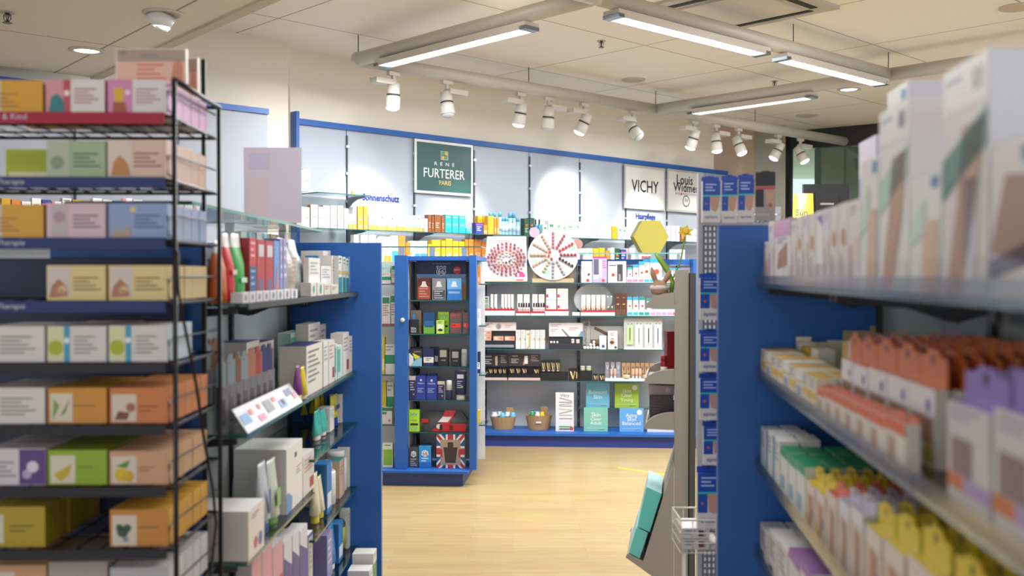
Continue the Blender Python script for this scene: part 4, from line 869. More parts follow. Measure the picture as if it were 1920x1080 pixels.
# side shelves
C('sgr', 'herbal_carton', 'white herbal carton with green band', 'carton', 'e4e6e0', [('r', 0, .35, 1, .65, '2f9465'), LN(.1, .9, .9, 2, .1)], side='c9cbc4')
C('srd', 'herbal_carton', 'white carton with green top and red base', 'carton', 'ecebe8', [('r', .05, .74, .9, .95, '2f9465'), ('r', 0, 0, 1, .05, 'c43a3a'), LN(.1, .65, .9, 5, .08, 'b9838a')], side='c9c9c6')
C('smt', 'herbal_carton', 'pale mint herbal carton', 'carton', 'b5d6d2', [LN(.1, .6, .9, 2, .1, '8fb5b0')], side='a3c4c0')
C('sgn', 'herbal_carton', 'bright green and white herbal carton', 'carton', 'e9ecdf', [('r', .05, .1, .95, .75, '8cc63a'), LN(.15, .9, .85, 1, .1, '6a9a40')], side='a9cc70')
C('syl', 'herbal_carton', 'yellow herbal carton', 'carton', 'dcc93a', [('r', .1, .1, .9, .4, 'eee8b8')], side='c4b22e')
C('sor', 'herbal_carton', 'white herbal carton with orange dot', 'carton', 'e6e2dc', [('r', 0, .8, 1, 1, '2f7f5c'), ('r', .1, .6, .5, .75, '2f9465'), ('c', .75, .22, .12, 'cf9468')], side='c9c6c0')
side = 'beside perfume gondola post'
row(FP, .10, SZ[0], [(708, 733, 512, 'sgr'), (734, 741, 497, 'srd')], side + ', top', 'herbal cartons beside the post')
put(FP, FP.u(708, .1), .1, SZ[0] + FP.z(512, -.1, .1) - SZ[0] + .001, .09, .055, 'smt', 'stacked beside the post of the perfume gondola')
row(FP, .10, SZ[1], [(716, 732, 555, 'srd'), (733, 741, 552, 'srd')], side + ', second shelf', 'herbal cartons beside the post')
row(FP, .10, SZ[2], [(712, 721, 632, 'syl'), (722, 740, 646, 'sgr')], side + ', third shelf', 'herbal cartons beside the post')
row(FP, .10, SZ[3], [(714, 735, 765, 'sor')], side + ', fourth shelf', 'herbal cartons beside the post')
row(FP, .18, SZ[3], [(712, 724, 715, 'syl'), (725, 738, 718, 'sgr')], side + ', fourth shelf rear', 'herbal cartons beside the post')
row(FP, .05, .1085, [(717, 736, 832, 'sgn')], side + ', base', 'herbal cartons beside the post')
for k, zz in enumerate(SZ):
    row(FP, .2, zz, [(895, 900, 500 + k * 80 if k < 3 else 770, ['org', 'whb', 'navw', 'y30'][k])], 'on perfume gondola far side', 'cartons on the far side of the perfume gondola', start=k)
# ================================================================ cosmetics gondola
def fput(name, label, cat, px0, px1, v, z, mb_or_parts, group=None, dr=0.0):
    u0 = FB.u(px0, v); p = FB.P(u0, v, z + .0008)
    if isinstance(mb_or_parts, MB): return tag(obj(name, mb_or_parts, None, p, FB.a + dr), label, cat, group)
    t = thing(name, label, cat, p, FB.a + dr, group)
    for pn, m in mb_or_parts: obj(pn, m, t)
    return t
def fw_(px0, px1, v): return FB.u(px1, v) - FB.u(px0, v)
def fh(py, z, px, v): return FB.z(py, FB.u(px, v), v) - z
B1, B2, B3, B4 = BZ; B5 = 0.1185
# --- first shelf: the two nail polish displays
PINKS = ['c23a5a', 'd4536f', 'a92a4a', 'e07a8a', 'b84a68', 'd98aa0', 'c4405f', 'e4705f', 'a0405c', 'cf6f86']
def polish(r, h, colr):
    k = ('pol', round(r, 4), round(h, 4), colr)
    if k not in _PC:
        b = MB().lathe([(r * .8, 0), (r, .002), (r, h * .42), (r * .45, h * .5)], 0, 0, mat(colr, .15), 10)
        c = MB().lathe([(r * .55, h * .5), (r * .58, h * .97), (r * .4, h)], 0, 0, mat(colr, .25), 10)
        _PC[k] = [('bottle_body', b.mesh('bottle_body')), ('bottle_cap', c.mesh('bottle_cap'))]
    return _PC[k]
def polish_cap(r, colr, body='d9d3d3'):
    """small round nail polish bottle seen cap-on: clear body with coloured cap, one mesh"""
    k = ('pc', round(r, 4), colr, body)
    if k not in _PC:
        m = MB().lathe([(r * .9, 0.002), (r, .006), (r, .014)], 0, 0, mat(body, .15), 10).lathe([(r * .8, .014), (r * .8, .034), (r * .5, .036)], 0, 0, mat(colr, .2), 10)
        _PC[k] = m.mesh('nail_polish_bottle')
    return _PC[k]
# board of nail polish: leans back against nothing but its own strut
v0 = .12; u0, u1 = FB.u(906, v0), FB.u(989, v0); w = u1 - u0; h = FB.z(444, u0, v0 + .06) - B1
nb = thing('nail_polish_display', 'square white leaning board covered in rings of pink and red nail polish', 'display', FB.P((u0 + u1) / 2, v0, B1 + .005), FB.a, rot=(-0.12, 0, FB.a))
mb = MB().prism([(-w / 2, 0), (w / 2, 0), (w * .46, h), (-w * .42, h)], 0, .03, mat('eceaea', .4), mat('bfa98c', .6))
draw(mb, w, h, [('r', .2, .895, .58, .91, '8a7a80'), ('r', .2, .86, .58, .875, '8a7a80'), ('r', .32, .825, .5, .84, 'b9aab0')], -.0006, -w / 2, 0)
obj('display_board', mb, nb); 
cm = MB().disc(w * .33, h * .12, w * .115, -.0012, mat('cf3f86'), 24); cm.q(w * .22, w * .44, h * .06, h * .105, -.0018, mat('efe9ec')); cm.q(w * .27, w * .31, h * .12, h * .2, -.0018, mat('f3eef0'))
obj('round_sticker', cm, nb)
obj('display_foot', MB().box(-w / 2, w / 2, -.012, -.0006, .002, .012, mat('c9b393', .6)), nb)
Mb = Matrix.Translation(nb.location) @ nb.rotation_euler.to_matrix().to_4x4()
def ringbottles(M, rot, cx, cz, rx, rz, n, cols, r, what, ph=0.0, off=-.0005, start=0):
    for i in range(n):
        a = PI / 2 - 2 * PI * (i + ph) / n
        p = M @ Vector((cx + rx * math.cos(a), off, cz + rz * math.sin(a)))
        c = cols[(i * 7 + start) % len(cols)]
        o = obj('nail_polish_bottle', polish_cap(r, c), None, p, rot=rot)
        tag(o, 'nail polish bottle, ' + nth(i) + ' clockwise ' + what, 'nail polish', 'nail polish bottles on the displays')
rotb = (Mb.to_3x3() @ Matrix.Rotation(PI / 2, 3, 'X')).to_euler()
ccx, ccz = w * .02, h * .50
R_ = ['c23a5a', 'd4536f', 'a92a4a', 'd98aa0', 'b84a68', 'a0304a']
ringbottles(Mb, rotb, ccx, ccz, w * .41, h * .345, 26, ['b84a68', 'c87a92', 'a0405c', 'cfb9bd', 'd4536f', 'c9a5aa'], w * .031, 'in outer ring of square board')
ringbottles(Mb, rotb, ccx, ccz, w * .335, h * .275, 22, R_, w * .032, 'in second ring of square board')
ringbottles(Mb, rotb, ccx, ccz, w * .26, h * .205, 18, ['d4536f', 'e4705f', 'e0665a', 'c23a5a', 'e8a5a8'], w * .032, 'in third ring of square board')
ringbottles(Mb, rotb, ccx, ccz, w * .18, h * .14, 13, ['eec3bb', 'e9d3cf', 'e8b9ad', 'f0dcd8', 'e28a7c'], w * .030, 'in fourth ring of square board')
ringbottles(Mb, rotb, ccx, ccz, w * .10, h * .08, 8, ['dfe6ea', '4a5560', 'c9cfd6', '2f3a58', 'e9e9ea'], w * .026, 'in innermost ring of square board')
# wheel of nail polish
v0 = .10; uc = FB.u(1037, v0); zc = FB.z(479, uc, v0); rad = (FB.u(1084, v0) - FB.u(990, v0)) / 2
wh = thing('nail_polish_display', 'round white tilted wheel with spokes of nail polish on a wooden base', 'display', FB.P(uc, v0, B1 + .001), FB.a)
zl = zc - B1 - .001; WD = mat('cbb38d', .55, noise=.2)
wbx = fw_(997, 1075, v0)
obj('wooden_base', MB().box(-wbx / 2, wbx / 2, -.03, .10, 0, .035, WD).box(-wbx * .48, wbx * .48, .04, .09, .0351, FB.z(500, uc, v0) - B1, WD), wh)
R3 = Matrix.Rotation(-.16, 4, 'X')
dk = MB().lathe([(rad, -.012), (rad, .012)], 0, 0, mat('eceded', .4), 48).xf(Matrix.Rotation(PI / 2, 4, 'X'))
o = obj('wheel_disc', dk, wh, (0, 0, zl)); o.rotation_euler = (-.16, 0, 0)
dk = MB().lathe([(rad * .985, .0125), (rad * .985, .03)], 0, 0, WD, 48).xf(Matrix.Rotation(-PI / 2, 4, 'X')); o = obj('wheel_back', dk, wh, (0, 0, zl)); o.rotation_euler = (-.16, 0, 0)
pr_ = MB()
for a, r in ((200, .75), (250, .72), (300, .78), (20, .82), (60, .6)): pr_.disc(rad * r * math.cos(math.radians(a)), rad * r * math.sin(math.radians(a)), rad * .12, -.0128, mat('a9dcb4'), 14)
pr_.disc(0, 0, rad * .16, -.0127, mat('f4f4f2'), 16); pr_.q(-rad * .1, rad * .1, -rad * .02, rad * .01, -.0134, mat('b4b4b4'))
o = obj('wheel_print', pr_, wh, (0, 0, zl)); o.rotation_euler = (-.16, 0, 0)
Mw = Matrix.Translation(wh.location) @ Matrix.Rotation(FB.a, 4, 'Z') @ Matrix.Translation((0, 0, zl)) @ R3
rotw = (Mw.to_3x3() @ Matrix.Rotation(PI / 2, 3, 'X')).to_euler()
SPK = [('c0607a', 'rose'), ('b03a60', 'berry'), ('d8343c', 'red'), ('a82c50', 'raspberry'), ('4a2a34', 'dark plum'), ('b0a0a8', 'grey lilac'), ('9aa0a6', 'silver'), ('b8b09a', 'khaki'), ('c9a284', 'tan'), ('c8a07a', 'beige'), ('d8a890', 'nude'), ('c89a78', 'sand')]
for s_, (c, nm) in enumerate(SPK):
    a = PI / 2 - 2 * PI * s_ / 12
    for k in range(5 if s_ != 7 else 4):
        rr = rad * (.32 + .14 * k); p = Mw @ Vector((rr * math.cos(a), -.0125, rr * math.sin(a)))
        o = obj('nail_polish_bottle', polish_cap(rad * .068, c, 'e0dad6'), None, p, rot=rotw)
        tag(o, nm + ' nail polish bottle, ' + nth(k) + ' outward on its spoke of the wheel', 'nail polish', 'nail polish bottles on the displays')
for k, (a, r) in enumerate(((2.4, .17), (3.4, .17), (4.4, .17))):
    o = obj('nail_polish_bottle', polish_cap(rad * .065, 'e0482e', 'e0dad6'), None, Mw @ Vector((rad * r * math.cos(a), -.0125, rad * r * math.sin(a))), rot=rotw)
    tag(o, 'orange red nail polish bottle, one of three clustered near the wheel hub, ' + nth(k), 'nail polish', 'nail polish bottles on the displays')
# talkers behind
for px, py, c, lb, tx in ((1002, 436, 'e7b3c8', 'round pink shelf card above the square nail polish board', ''), (1083, 458, 'c98a7c', 'drop-shaped brown card beside the nail polish wheel', 'Gres')):
    u = FB.u(px, .2); z = FB.z(py, u, .2); r = .045
    t = thing('shelf_card', lb, 'card', FB.P(u, .2, B1 + .001), FB.a)
    obj('card_face', MB().disc(0, z - B1, r, -.001, mat(c), 20).lathe([(r, 0), (r, .002)], 0, 0, mat(c), 20).xf(Matrix.Translation((0, 0, 0))) if False else MB().lathe([(r, 0), (r, .003)], 0, 0, mat(c), 20).xf(Matrix.Translation((0, 0, z - B1)) @ Matrix.Rotation(PI / 2, 4, 'X')), t)
    obj('card_stem', MB().path([(0, .002, 0), (0, .002, z - B1 - r + .002)], .002, mat('dcdcdc'), 5), t)
# rest of the first shelf
C('lash', 'lash_serum_carton', 'white carton with eye picture', 'carton', 'eceaf0', [('r', 0, .6, .5, .75, 'c4bce4'), ('c', .7, .38, .14, '7b5a50'), ('c', .6, .1, .16, 'd84a2c'), LN(.1, .92, .8, 2, .05)])
C('purp', 'serum_gift_box', 'lilac gift box with two tubes behind a window', 'gift box', 'b9a8d8', [('r', 0, .93, 1, 1, 'c83a88'), ('r', .08, .3, .42, .9, '5f5f78'), ('r', .5, .2, .64, .86, 'ececf4'), ('c', .75, .08, .11, 'd84a2c'), ('r', .06, .14, .42, .3, 'e9e6f4'), ('l', .7, .8, .95, 4, .08, 'e05a78')])
C('brsh', 'brush_carton', 'white carton with brush behind a dark window', 'carton', 'f0eff4', [('r', .5, .06, .82, .86, '4a4448'), ('r', .6, .1, .72, .4, 'e9e6e2'), ('r', .63, .4, .69, .84, 'd9d4d0'), ('c', .28, .36, .1, 'd84a2c'), ('r', .05, .78, .45, .83, '3a3a44'), LN(.08, .7, .42, 4, .06)])
C('vpk', 'dental_care_carton', 'white carton with sky-blue top and orange dot', 'carton', 'eceff2', [('r', 0, .75, 1, 1, '2fa3d4'), ('c', .55, .28, .24, 'd8512c'), LN(.1, .66, .8, 2, .08)])
C('vpg', 'dental_care_carton', 'white carton with green top and orange dot', 'carton', 'eceff2', [('r', 0, .75, 1, 1, '1f8f80'), ('c', .55, .28, .24, 'd8512c'), LN(.1, .66, .8, 2, .08)])
row(FB, .02, B1, [(1090, 1110, 490, 'lash'), (1111, 1138, 481, 'purp'), (1140, 1174, 490, 'brsh')], 'beside the nail polish wheel', 'beauty boxes beside the wheel')
def tray(px0, px1, v, z, py, label, base='ecebec', strip=None, tags=(), depth=.12, nm='display_tray'):
    w = fw_(px0, px1, v); h = fh(py, z, px0, v)
    pt = [('tray_body', MB().box(0, w, 0, depth, 0, h, mat(base, .35)).mesh('tray_body'))]
    if strip: pt.append(('tray_strip', MB().box(0, w, -.004, .0, h, h + .014, mat(strip, .35)).mesh('tray_strip')))
    if tags:
        m = MB(); n = len(tags)
        for i, c in enumerate(tags):
            if c: m.q(w * i / n + .003, w * (i + 1) / n - .003, h * .1, h * .62, -.0008, mat(c))
        pt.append(('tag_print', m.mesh('tag_print')))
    t = fput(nm, label, 'display tray', px0, px1, v, z, pt, 'display trays on the cosmetics gondola'); return z + h + .0016
zt = tray(1175, 1272, .02, B1, 520, 'long white tray with pink and blue tags on the top shelf', tags=('e88aa6', 'e88aa6', 'e88aa6', '3fb0d4', '3fb0d4', '3fb0d4', '3fb0d4', 'e2887c', 'e2887c'))
row(FB, .03, zt, [(1177, 1185, 501, 'vpk'), (1187, 1197, 496, 'vpk'), (1198, 1208, 490, 'vpk'), (1219, 1241, 484, 'vpk'), (1251, 1262, 503, 'vpk'), (1264, 1274, 503, 'vpk')], 'on the tagged tray, top shelf', 'cartons on the tagged tray')
row(FB, .09, zt, [(1206, 1218, 483, 'vpk')], 'leaning rear on the tagged tray', None)
C('redt', 'care_carton', 'small red and white carton', 'carton', 'e9e2e0', [('r', 0, .3, 1, .9, 'd8442f')])
row(FW, -.27, ZW2, [(1203, 1208, 478, 'redt'), (1209, 1214, 478, 'redt'), (1215, 1220, 478, 'redt')], 'behind the hexagonal box, lower wall shelf', 'red cartons on the wall shelf')

# --- second shelf
C('thin', 'face_cream_carton', 'slim cream carton with red square', 'carton', 'eae6e2', [('r', 0, .04, .5, .17, 'c22334'), LN(.15, .9, .8, 3, .06, 'c9bfb8')], side='d3cec9')
C('wide', 'face_cream_carton', 'wide cream carton with red square', 'carton', 'eae4dc', [('r', .02, .22, .22, .5, 'c22334'), ('l', .4, .85, .9, 3, .1, 'c9a890'), ('r', .25, .05, .36, .75, 'd5cfc8')], top='f4f2f0')
C('tall', 'face_cream_carton', 'tall cream serum carton', 'carton', 'eae6e2', [LN(.12, .92, .85, 4, .05, 'c4b8b0'), ('r', 0, .06, .1, .22, 'c22334')], side='d3cec9')
Bo('cap', 'serum_bottle', 'small frosted serum bottle with black cap', 'bottle', 'dccfca', '17181c', [('r', .3, .2, .9, .5, 'c86a70')], sh=.55, nk=.75)
Bo('capr', 'serum_bottle', 'small white serum bottle with red mark', 'bottle', 'ece9e8', '17181c', [('r', .4, .2, .9, .6, 'c22334')], sh=.55, nk=.75)
C('green_frame', 'photo_card_frame', 'small green printed card in a clear frame', 'card', 'c9ccc6', [('r', .1, .08, .9, .45, '8d9a86'), ('r', .1, .5, .9, .78, '7f9a80'), ('r', .15, .82, .85, .92, '2b2c2c')], d=.02)
z2 = tray(901, 965, .01, B2, 582, 'white tray with red strip under the slim cartons', strip='b8232f', tags=())
row(FB, .03, z2, [(905, 917, 556, 'green_frame'), (920, 925, 552, 'thin'), (927, 932, 552, 'thin'), (940, 945, 552, 'thin'), (946, 951, 552, 'thin'), (952, 957, 552, 'thin'), (958, 963, 552, 'thin')], 'on the red-striped tray, second shelf', 'slim cartons on the red-striped tray')
for k, (a, b, key, nm) in enumerate(((967, 994, 'cap', 'beside the slim cartons'), (995, 1021, 'capr', 'beside the stacked wide cartons'))):
    z2 = tray(a, b, .01, B2, 587, 'low white tray holding black-capped bottles ' + nm, strip='b8232f')
    row(FB, .075, z2, [(a + 3, a + 13, 552, 'tall'), (a + 15, a + 26, 552, 'tall')], 'behind black-capped bottles ' + nm, 'tall serum cartons')
    row(FB, .02, z2, [(a + 4 + i * 4.6, a + 8.2 + i * 4.6, 568, key) for i in range(5)], 'in tray ' + nm, 'black-capped serum bottles')
z2 = tray(1022, 1066, .01, B2, 583, 'white tray with red strip under the stacked wide cartons', strip='b8232f')
row(FB, .03, z2, [(1024, 1043, 563, 'wide'), (1045, 1065, 563, 'wide')], 'in lower line of the wide stack', 'wide cream cartons')
zz = FB.z(562.5, 1.0, .03)
row(FB, .035, zz, [(1024, 1043, 541.5, 'wide'), (1045, 1065, 541.5, 'wide')], 'in upper line of the wide stack', 'wide cream cartons')
sb = MB(); 
for i in range(5): sb.box(0 + (i % 2) * .003, .065, 0, .08, i * .0055, i * .0055 + .0052, mat('e6e4e4'))
fput('leaflet_pile', 'small pile of white leaflets between the two shelf bays', 'leaflets', 1073, 1087, .02, B2, sb)
z2 = tray(1089, 1153, .01, B2, 585, 'white tray with red strip under five tall cartons and tubes', strip='b8232f')
Tb('tanT', 'foundation_tube', 'small beige foundation tube with white cap', 'tube', 'cda98c', 'f0ecea', capf=.3)
row(FB, .06, z2, [(1090 + i * 9.3, 1098 + i * 9.3, 553, 'tall') for i in range(5)], 'behind beige tubes, second shelf', 'tall serum cartons')
row(FB, .02, z2, [(1092.5 + i * 9.3, 1098 + i * 9.3, 573, 'tanT') for i in range(5)], 'on red-striped tray, second shelf', 'beige tubes on the second shelf')
fput('oval_card', 'pale oval card standing behind the five tall cartons', 'card', 1112, 1112, .15, B2, MB().loft([[(.17 * math.cos(2 * PI * i / 24) * .98, y, .10 + .135 * math.sin(2 * PI * i / 24)) for i in range(24)] for y in (0, .003)], mat('c9ccd0')).xf(Matrix.Translation((0, 0, .036))))
acr = MB().box(0, .062, 0, .003, 0, .17, PLASTIC()).box(0, .062, .003, .06, 0, .003, PLASTIC())
t = fput('acrylic_stand', 'clear acrylic stand with four small ring samples', 'display stand', 1137, 1151, .03, z2, [('clear_panel', acr.mesh('clear_panel'))])
for i, (a, b) in enumerate(((.012, .04), (.045, .04), (.008, .13), (.04, .13))): obj('ring_sample', MB().lathe([(.007, 0), (.007, .004)], 0, 0, mat('e6dcc0', .3), 12).xf(Matrix.Translation((a + .004, -.0005, b)) @ Matrix.Rotation(PI / 2, 4, 'X')), t)
C('brn', 'hair_colour_carton', 'glossy brown hair colour carton', 'carton', '5a3423', [('r', .25, .48, .7, .54, 'c9a03a'), LN(.2, .8, .7, 1, .05, 'c9a078'), ('r', .1, .0, .9, .28, '6e4430')], side='46271a', rough=.25, d=.06)
row(FB, .02, B2, [(1154, 1164, 550, 'brn'), (1165, 1175, 550, 'brn')], 'on the second shelf', 'brown cartons on the second shelf')
z2 = tray(1176, 1272, .01, B2, 581, 'long white tray with teal and pink tags, second shelf', tags=('3fb0d4', '3fb0d4', '1fa08f', '1fa08f', 'e29ac4', 'e29ac4', 'e29ac4', 'e29ac4', 'e2606c'))
row(FB, .03, z2, [(1176, 1185, 557, 'vpk'), (1187, 1197, 557, 'vpk'), (1199, 1209, 557, 'vpg'), (1213, 1221, 560, 'vpg')], 'on the teal-tagged tray', 'cartons on the teal-tagged tray')

# --- third shelf
def head_display(px0, px1, v, z, y_top, y_head, body, face, art, label, nm='make_up_display', extra=None, depth=.14):
    w = fw_(px0, px1, v); h = fh(y_top, z, px0, v); hh = fh(y_head, z, px0, v)
    pt = [('display_body', MB().box(0, w, .07, depth, 0, hh, mat(body, .35)).box(0, w, 0, .0695, 0, hh * .45, mat(body, .35)).mesh('display_body'))]
    hd = MB().box(0, w, .055, .075, hh + .0006, h, mat(face, .4)); draw(hd, w, h - hh, art, .0542, 0, hh)
    pt.append(('header_card', hd.mesh('header_card')))
    if extra: pt.append(extra(w, hh))
    return fput(nm, label, 'display', px0, px1, v, z, pt, 'make-up displays'), z + hh * .45 + .0015
FA = [('c', .5, .5, .08, 'a9a4a6'), ('c', .51, .52, .065, 'efe9e8'), ('l', .08, .8, .35, 3, .2, 'd09a96'), ('l', .68, .6, .92, 2, .2, 'd09a96')]
t_, zd = head_display(901, 967, .02, B3, 605, 621, '23262b', 'e8d6d4', FA, 'pale pink header display with powder boxes and a silver ledge')
obj('silver_ledge', MB().box(.0, fw_(901, 967, .02) * .95, -.012, -.0006, .012, .035, mat('b9bec6', .25, .6)), t_)
C('pwd', 'powder_box', 'peach patterned face powder box', 'powder box', 'd9a68f', [('p', [(.0, .5), (.25, .9), (.5, .5), (.25, .3)], 'f0dccf'), ('p', [(.5, .5), (.75, .9), (1, .5), (.75, .3)], 'c08468', 1), LN(.2, .3, .8, 1, .1, 'f3e6de')])
row(FB, .028, zd, [(903, 921, 629, 'pwd'), (925, 944, 631, 'pwd'), (946, 965, 631, 'pwd')], 'on the silver ledge display', 'peach powder boxes')
zz = FB.z(628.6, .1, .03); row(FB, .03, zz, [(903, 921, 620.5, 'pwd')], 'stacked on the silver ledge display', None)
C('serl', 'serum_carton', 'tall white serum carton with gold tab', 'carton', 'e3dfdc', [('r', .82, .45, 1, .58, 'b98a4a'), LN(.15, .9, .8, 3, .05), LN(.15, .7, .85, 5, .06, 'bdb7b4')], side='cfc9c4', d=.05)
C('gold', 'serum_carton', 'tall white carton with gold ornament', 'carton', 'e6ddd0', [('p', [(.1, 0), (.3, 0), (.9, .1), (.9, .95), (.8, .95), (.7, .15)], 'b98f48'), ('c', .5, .8, .28, 'c9a566')], side='c9b088', d=.05)
row(FB, .02, B3, [(967, 976, 619, 'serl'), (976.5, 985, 619, 'serl'), (985.5, 994, 620, 'gold'), (994.5, 1003, 619, 'serl'), (1003.5, 1012, 619, 'serl'), (1012.5, 1022, 619, 'serl')], 'on the third shelf', 'serum cartons on the third shelf')
FBb = [('l', .05, .85, .4, 2, .12, 'a9989c'), ('l', .05, .5, .3, 2, .12, 'd0a09c'), ('l', .6, .6, .9, 2, .12, 'd09a96'), ('p', [(.36, .55), (.4, .55), (.62, 0), (.54, 0)], '7c7a7e'), ('p', [(.9, 0), (1, 0), (1, .4), (.94, .4)], '6a8fd0'), ('p', [(.86, 0), (.92, 0), (.93, .35)], '7ab83a', 1)]
t_, zd = head_display(1029, 1093, .02, B3, 606, 632, '30333a', 'e6dadc', FBb, 'pale header display with brush picture above a grey tester plinth')
Cyl('pot', 'tester_pot', 'small round make-up tester', 'tester', 'd9cfc4', 'ece6df', .4)
row(FB, .03, zd, [(1031, 1036, 640, 'pot'), (1037, 1041, 640, 'pot'), (1043, 1047, 640, 'pot'), (1071, 1077, 636, 'pot'), (1080, 1087, 637, 'pot')], 'on the grey tester plinth', 'testers on the grey plinth')
# grey brand stand with combs
zt_ = fh(603, B3, 1095, .06); w = fw_(1093, 1107, .06)
st = fput('brow_colour_stand', 'grey card stand with vertical lettering and a brown comb picture', 'display stand', 1093, 1107, .10, B3, [('upright_card', MB().box(0, w, 0, .006, 0, zt_, mat('a9a6a2', .5)).mesh('upright_card'))])
obj('lettering', MB().text('RefectoCil', w * .5, zt_ * .44, -.0008, zt_ * .68, mat('26262a'), PI / 2, .95).disc(w * .5, zt_ * .9, w * .32, -.0006, mat('6f747c')), st)
w2 = fw_(1107.5, 1170, .06); h2 = fh(612, B3, 1107, .06)
obj('picture_card', MB().box(w + .002, w + w2, 0, .006, 0, h2, mat('a39f9a', .5)), st)
cmb = MB(); cmb.add([(w + .03, -.001, h2 * .86), (w + .04, -.001, h2 * .98), (w + .17, -.001, h2 * .66), (w + .16, -.001, h2 * .52)], [(0, 1, 2, 3)], mat('5a3c2e')); cmb.q(w + .002, w + .10, 0, h2 * .4, -.001, mat('6b4c3c')); obj('comb_print', cmb, st)
obj('comb_print', MB().q(w + .05, w + .09, h2 * .2, h2 * .4, -.0014, mat('8b7a4c')), st)
Cyl('wcap', 'tint_tube', 'small brow tint tube, white cap end', 'tint tube', '8b6a55', 'e9e7e6', .35)
for lvl, xs in enumerate(((1094, 1100, 1106, 1112, 1118), (1105, 1111), (1111,))):
    for i, x in enumerate(xs):
        u = FB.u(x, .03); wv = fw_(x, x + 5.4, .03)
        key = ('wcp', round(wv, 4))
        if key not in _PC: _PC[key] = [('tube_body', MB().lathe([(wv * .42, 0.012), (wv * .46, .06)], 0, 0, mat('7a5a48', .4), 12).xf(Matrix.Rotation(-PI / 2, 4, 'X')).mesh('tube_body')), ('cap', MB().lathe([(wv * .46, 0), (wv * .5, .002), (wv * .5, .0118)], 0, 0, mat('e9e7e6', .3), 12).xf(Matrix.Rotation(-PI / 2, 4, 'X')).lathe([(wv * .2, -.0008), (wv * .2, -.0006)], 0, 0, mat('33343a'), 10).xf(Matrix.Identity(4)).mesh('cap'))]
        t = thing('tint_tube', 'small brow tint tube lying cap forward, ' + nth(i) + ' in the ' + ['bottom', 'middle', 'top'][lvl] + ' line', 'tint tube', FB.P(u + wv / 2, .03, B3 + wv * .5 + .001 + lvl * wv * .98), FB.a, 'brow tint tubes')
        for pn, m in _PC[key]: obj(pn, m, t)
C('wbl', 'lens_care_carton', 'white carton with round blue emblem', 'carton', 'e9ebf2', [('r', 0, .6, 1, 1, 'f4f5f8'), ('c', .55, .22, .24, '3a50a8')])
C('eye', 'brow_kit_pack', 'white pack with brown eye picture', 'carton', 'ece6e6', [('c', .45, .38, .3, 'd8a888'), ('p', [(.12, .36), (.4, .47), (.75, .36), (.4, .28)], '3c3034'), ('p', [(.1, .5), (.45, .62), (.8, .5), (.45, .57)], '5a4438', 1), LN(.2, .88, .8, 3, .06, '6a6a70'), ('c', .8, .1, .14, '6a3c38')])
row(FB, .025, B3, [(1124, 1137, 630, 'wbl'), (1140, 1158, 621, 'eye')], 'before the comb picture', 'small packs before the comb picture')
# tweezers board
w = fw_(1170, 1242, .04); h = fh(597, B3, 1170, .04)
pts = [(0, 0), (w, 0), (w, h - .02), (w - .006, h - .006), (w - .02, h), (.02, h), (.006, h - .006), (0, h - .02)]
tb = fput('tweezer_board', 'white rounded board with four hook pairs on the third shelf', 'display board', 1170, 1242, .05, B3, [('board', MB().prism(pts, 0, .01, mat('c9cac8', .45)).mesh('board')), ('board_foot', MB().box(0, w, -.035, -.0005, 0, .006, mat('e4ead8', .4)).mesh('board_foot'))])
for i, (a, b, key, c) in enumerate(((1175, 1187, 'twg', 'maroon tweezers on a green card'), (1191, 1205, 'twa', 'thin needle tweezers on a white card'), (1209, 1223, 'twb', 'ribbed nail file on a white card'), (1227, 1240, 'twc', 'blue-handled tool on a white card'))):
    x0 = fw_(1170, a, .04); x1 = fw_(1170, b, .04); m = (x0 + x1) / 2
    for dx in (-.015, .015): obj('hook', MB().path([(m + dx, -.0005, h - .045), (m + dx, -.03, h - .05), (m + dx, -.035, h - .04)], .0018, mat('3a3d42', .3, .6), 5), tb)
    ww = x1 - x0; hh = h - .06 if key != 'twg' else (h - .06) * .82; zb = .008 if key != 'twg' else (h - .06) * .2
    base = {'twg': 'bcd8a0'}.get(key, 'ecebea'); tc_ = {'twg': '7a2a38', 'twa': '8b8d90', 'twb': '4a4a4c', 'twc': '2f4fa0'}[key]
    t = thing('tweezer_pack', c + ' hanging on the tweezer board', 'blister pack', FB.P(FB.u(1170, .05) + x0, .036, B3 + zb), FB.a, 'tweezer packs')
    obj('backing_card', MB().box(0, ww, 0, .004, 0, hh, mat(base, .4)), t)
    obj('tweezers', MB().box(ww * .45, ww * .58, -.006, -.0005, hh * .25, hh * .85, mat(tc_, .3, .3)).box(ww * .49, ww * .54, -.005, -.0005, hh * .12, hh * .249, mat('9a9a9a', .3, .6)), t)

# --- fourth shelf
VH = [('t', 'VICHY', .25, .72, .24, 'f0f0f0'), ('l', .1, .5, .42, 3, .14, 'b9b5b0'), ('p', [(.52, .1), (.6, .1), (.6, .85), (.5, .75)], 'cf9f80'), ('l', .72, .8, .95, 4, .16, '9a8f88')]
t_, z4 = head_display(903, 951, .02, B4, 664, 689, '141518', '2b2a2e', VH, 'black header display with small cartons, first on the fourth shelf')
obj('pink_strip', MB().box(0, fw_(903, 951, .02), -.002, -.0003, .0, .022, mat('d9b8b0', .4)), t_)
VH2 = [('t', 'VICHY', .2, .78, .18, 'f0f0f0'), ('l', .08, .55, .34, 3, .14, 'b9b5b0'), ('r', .5, .2, .6, .85, 'e9e6e2'), ('p', [(.44, .1), (.5, .1), (.5, .8)], 'c98f70'), ('l', .7, .85, .95, 4, .14, '9a8f88')]
t2_, z4b = head_display(953, 1013, .02, B4, 665, 688, '141518', '3a3230', VH2, 'dark brown header display with small cartons beside the black one')
obj('pink_strip', MB().box(0, fw_(953, 1013, .02), -.002, -.0003, .0, .022, mat('d9b8b0', .4)), t2_)
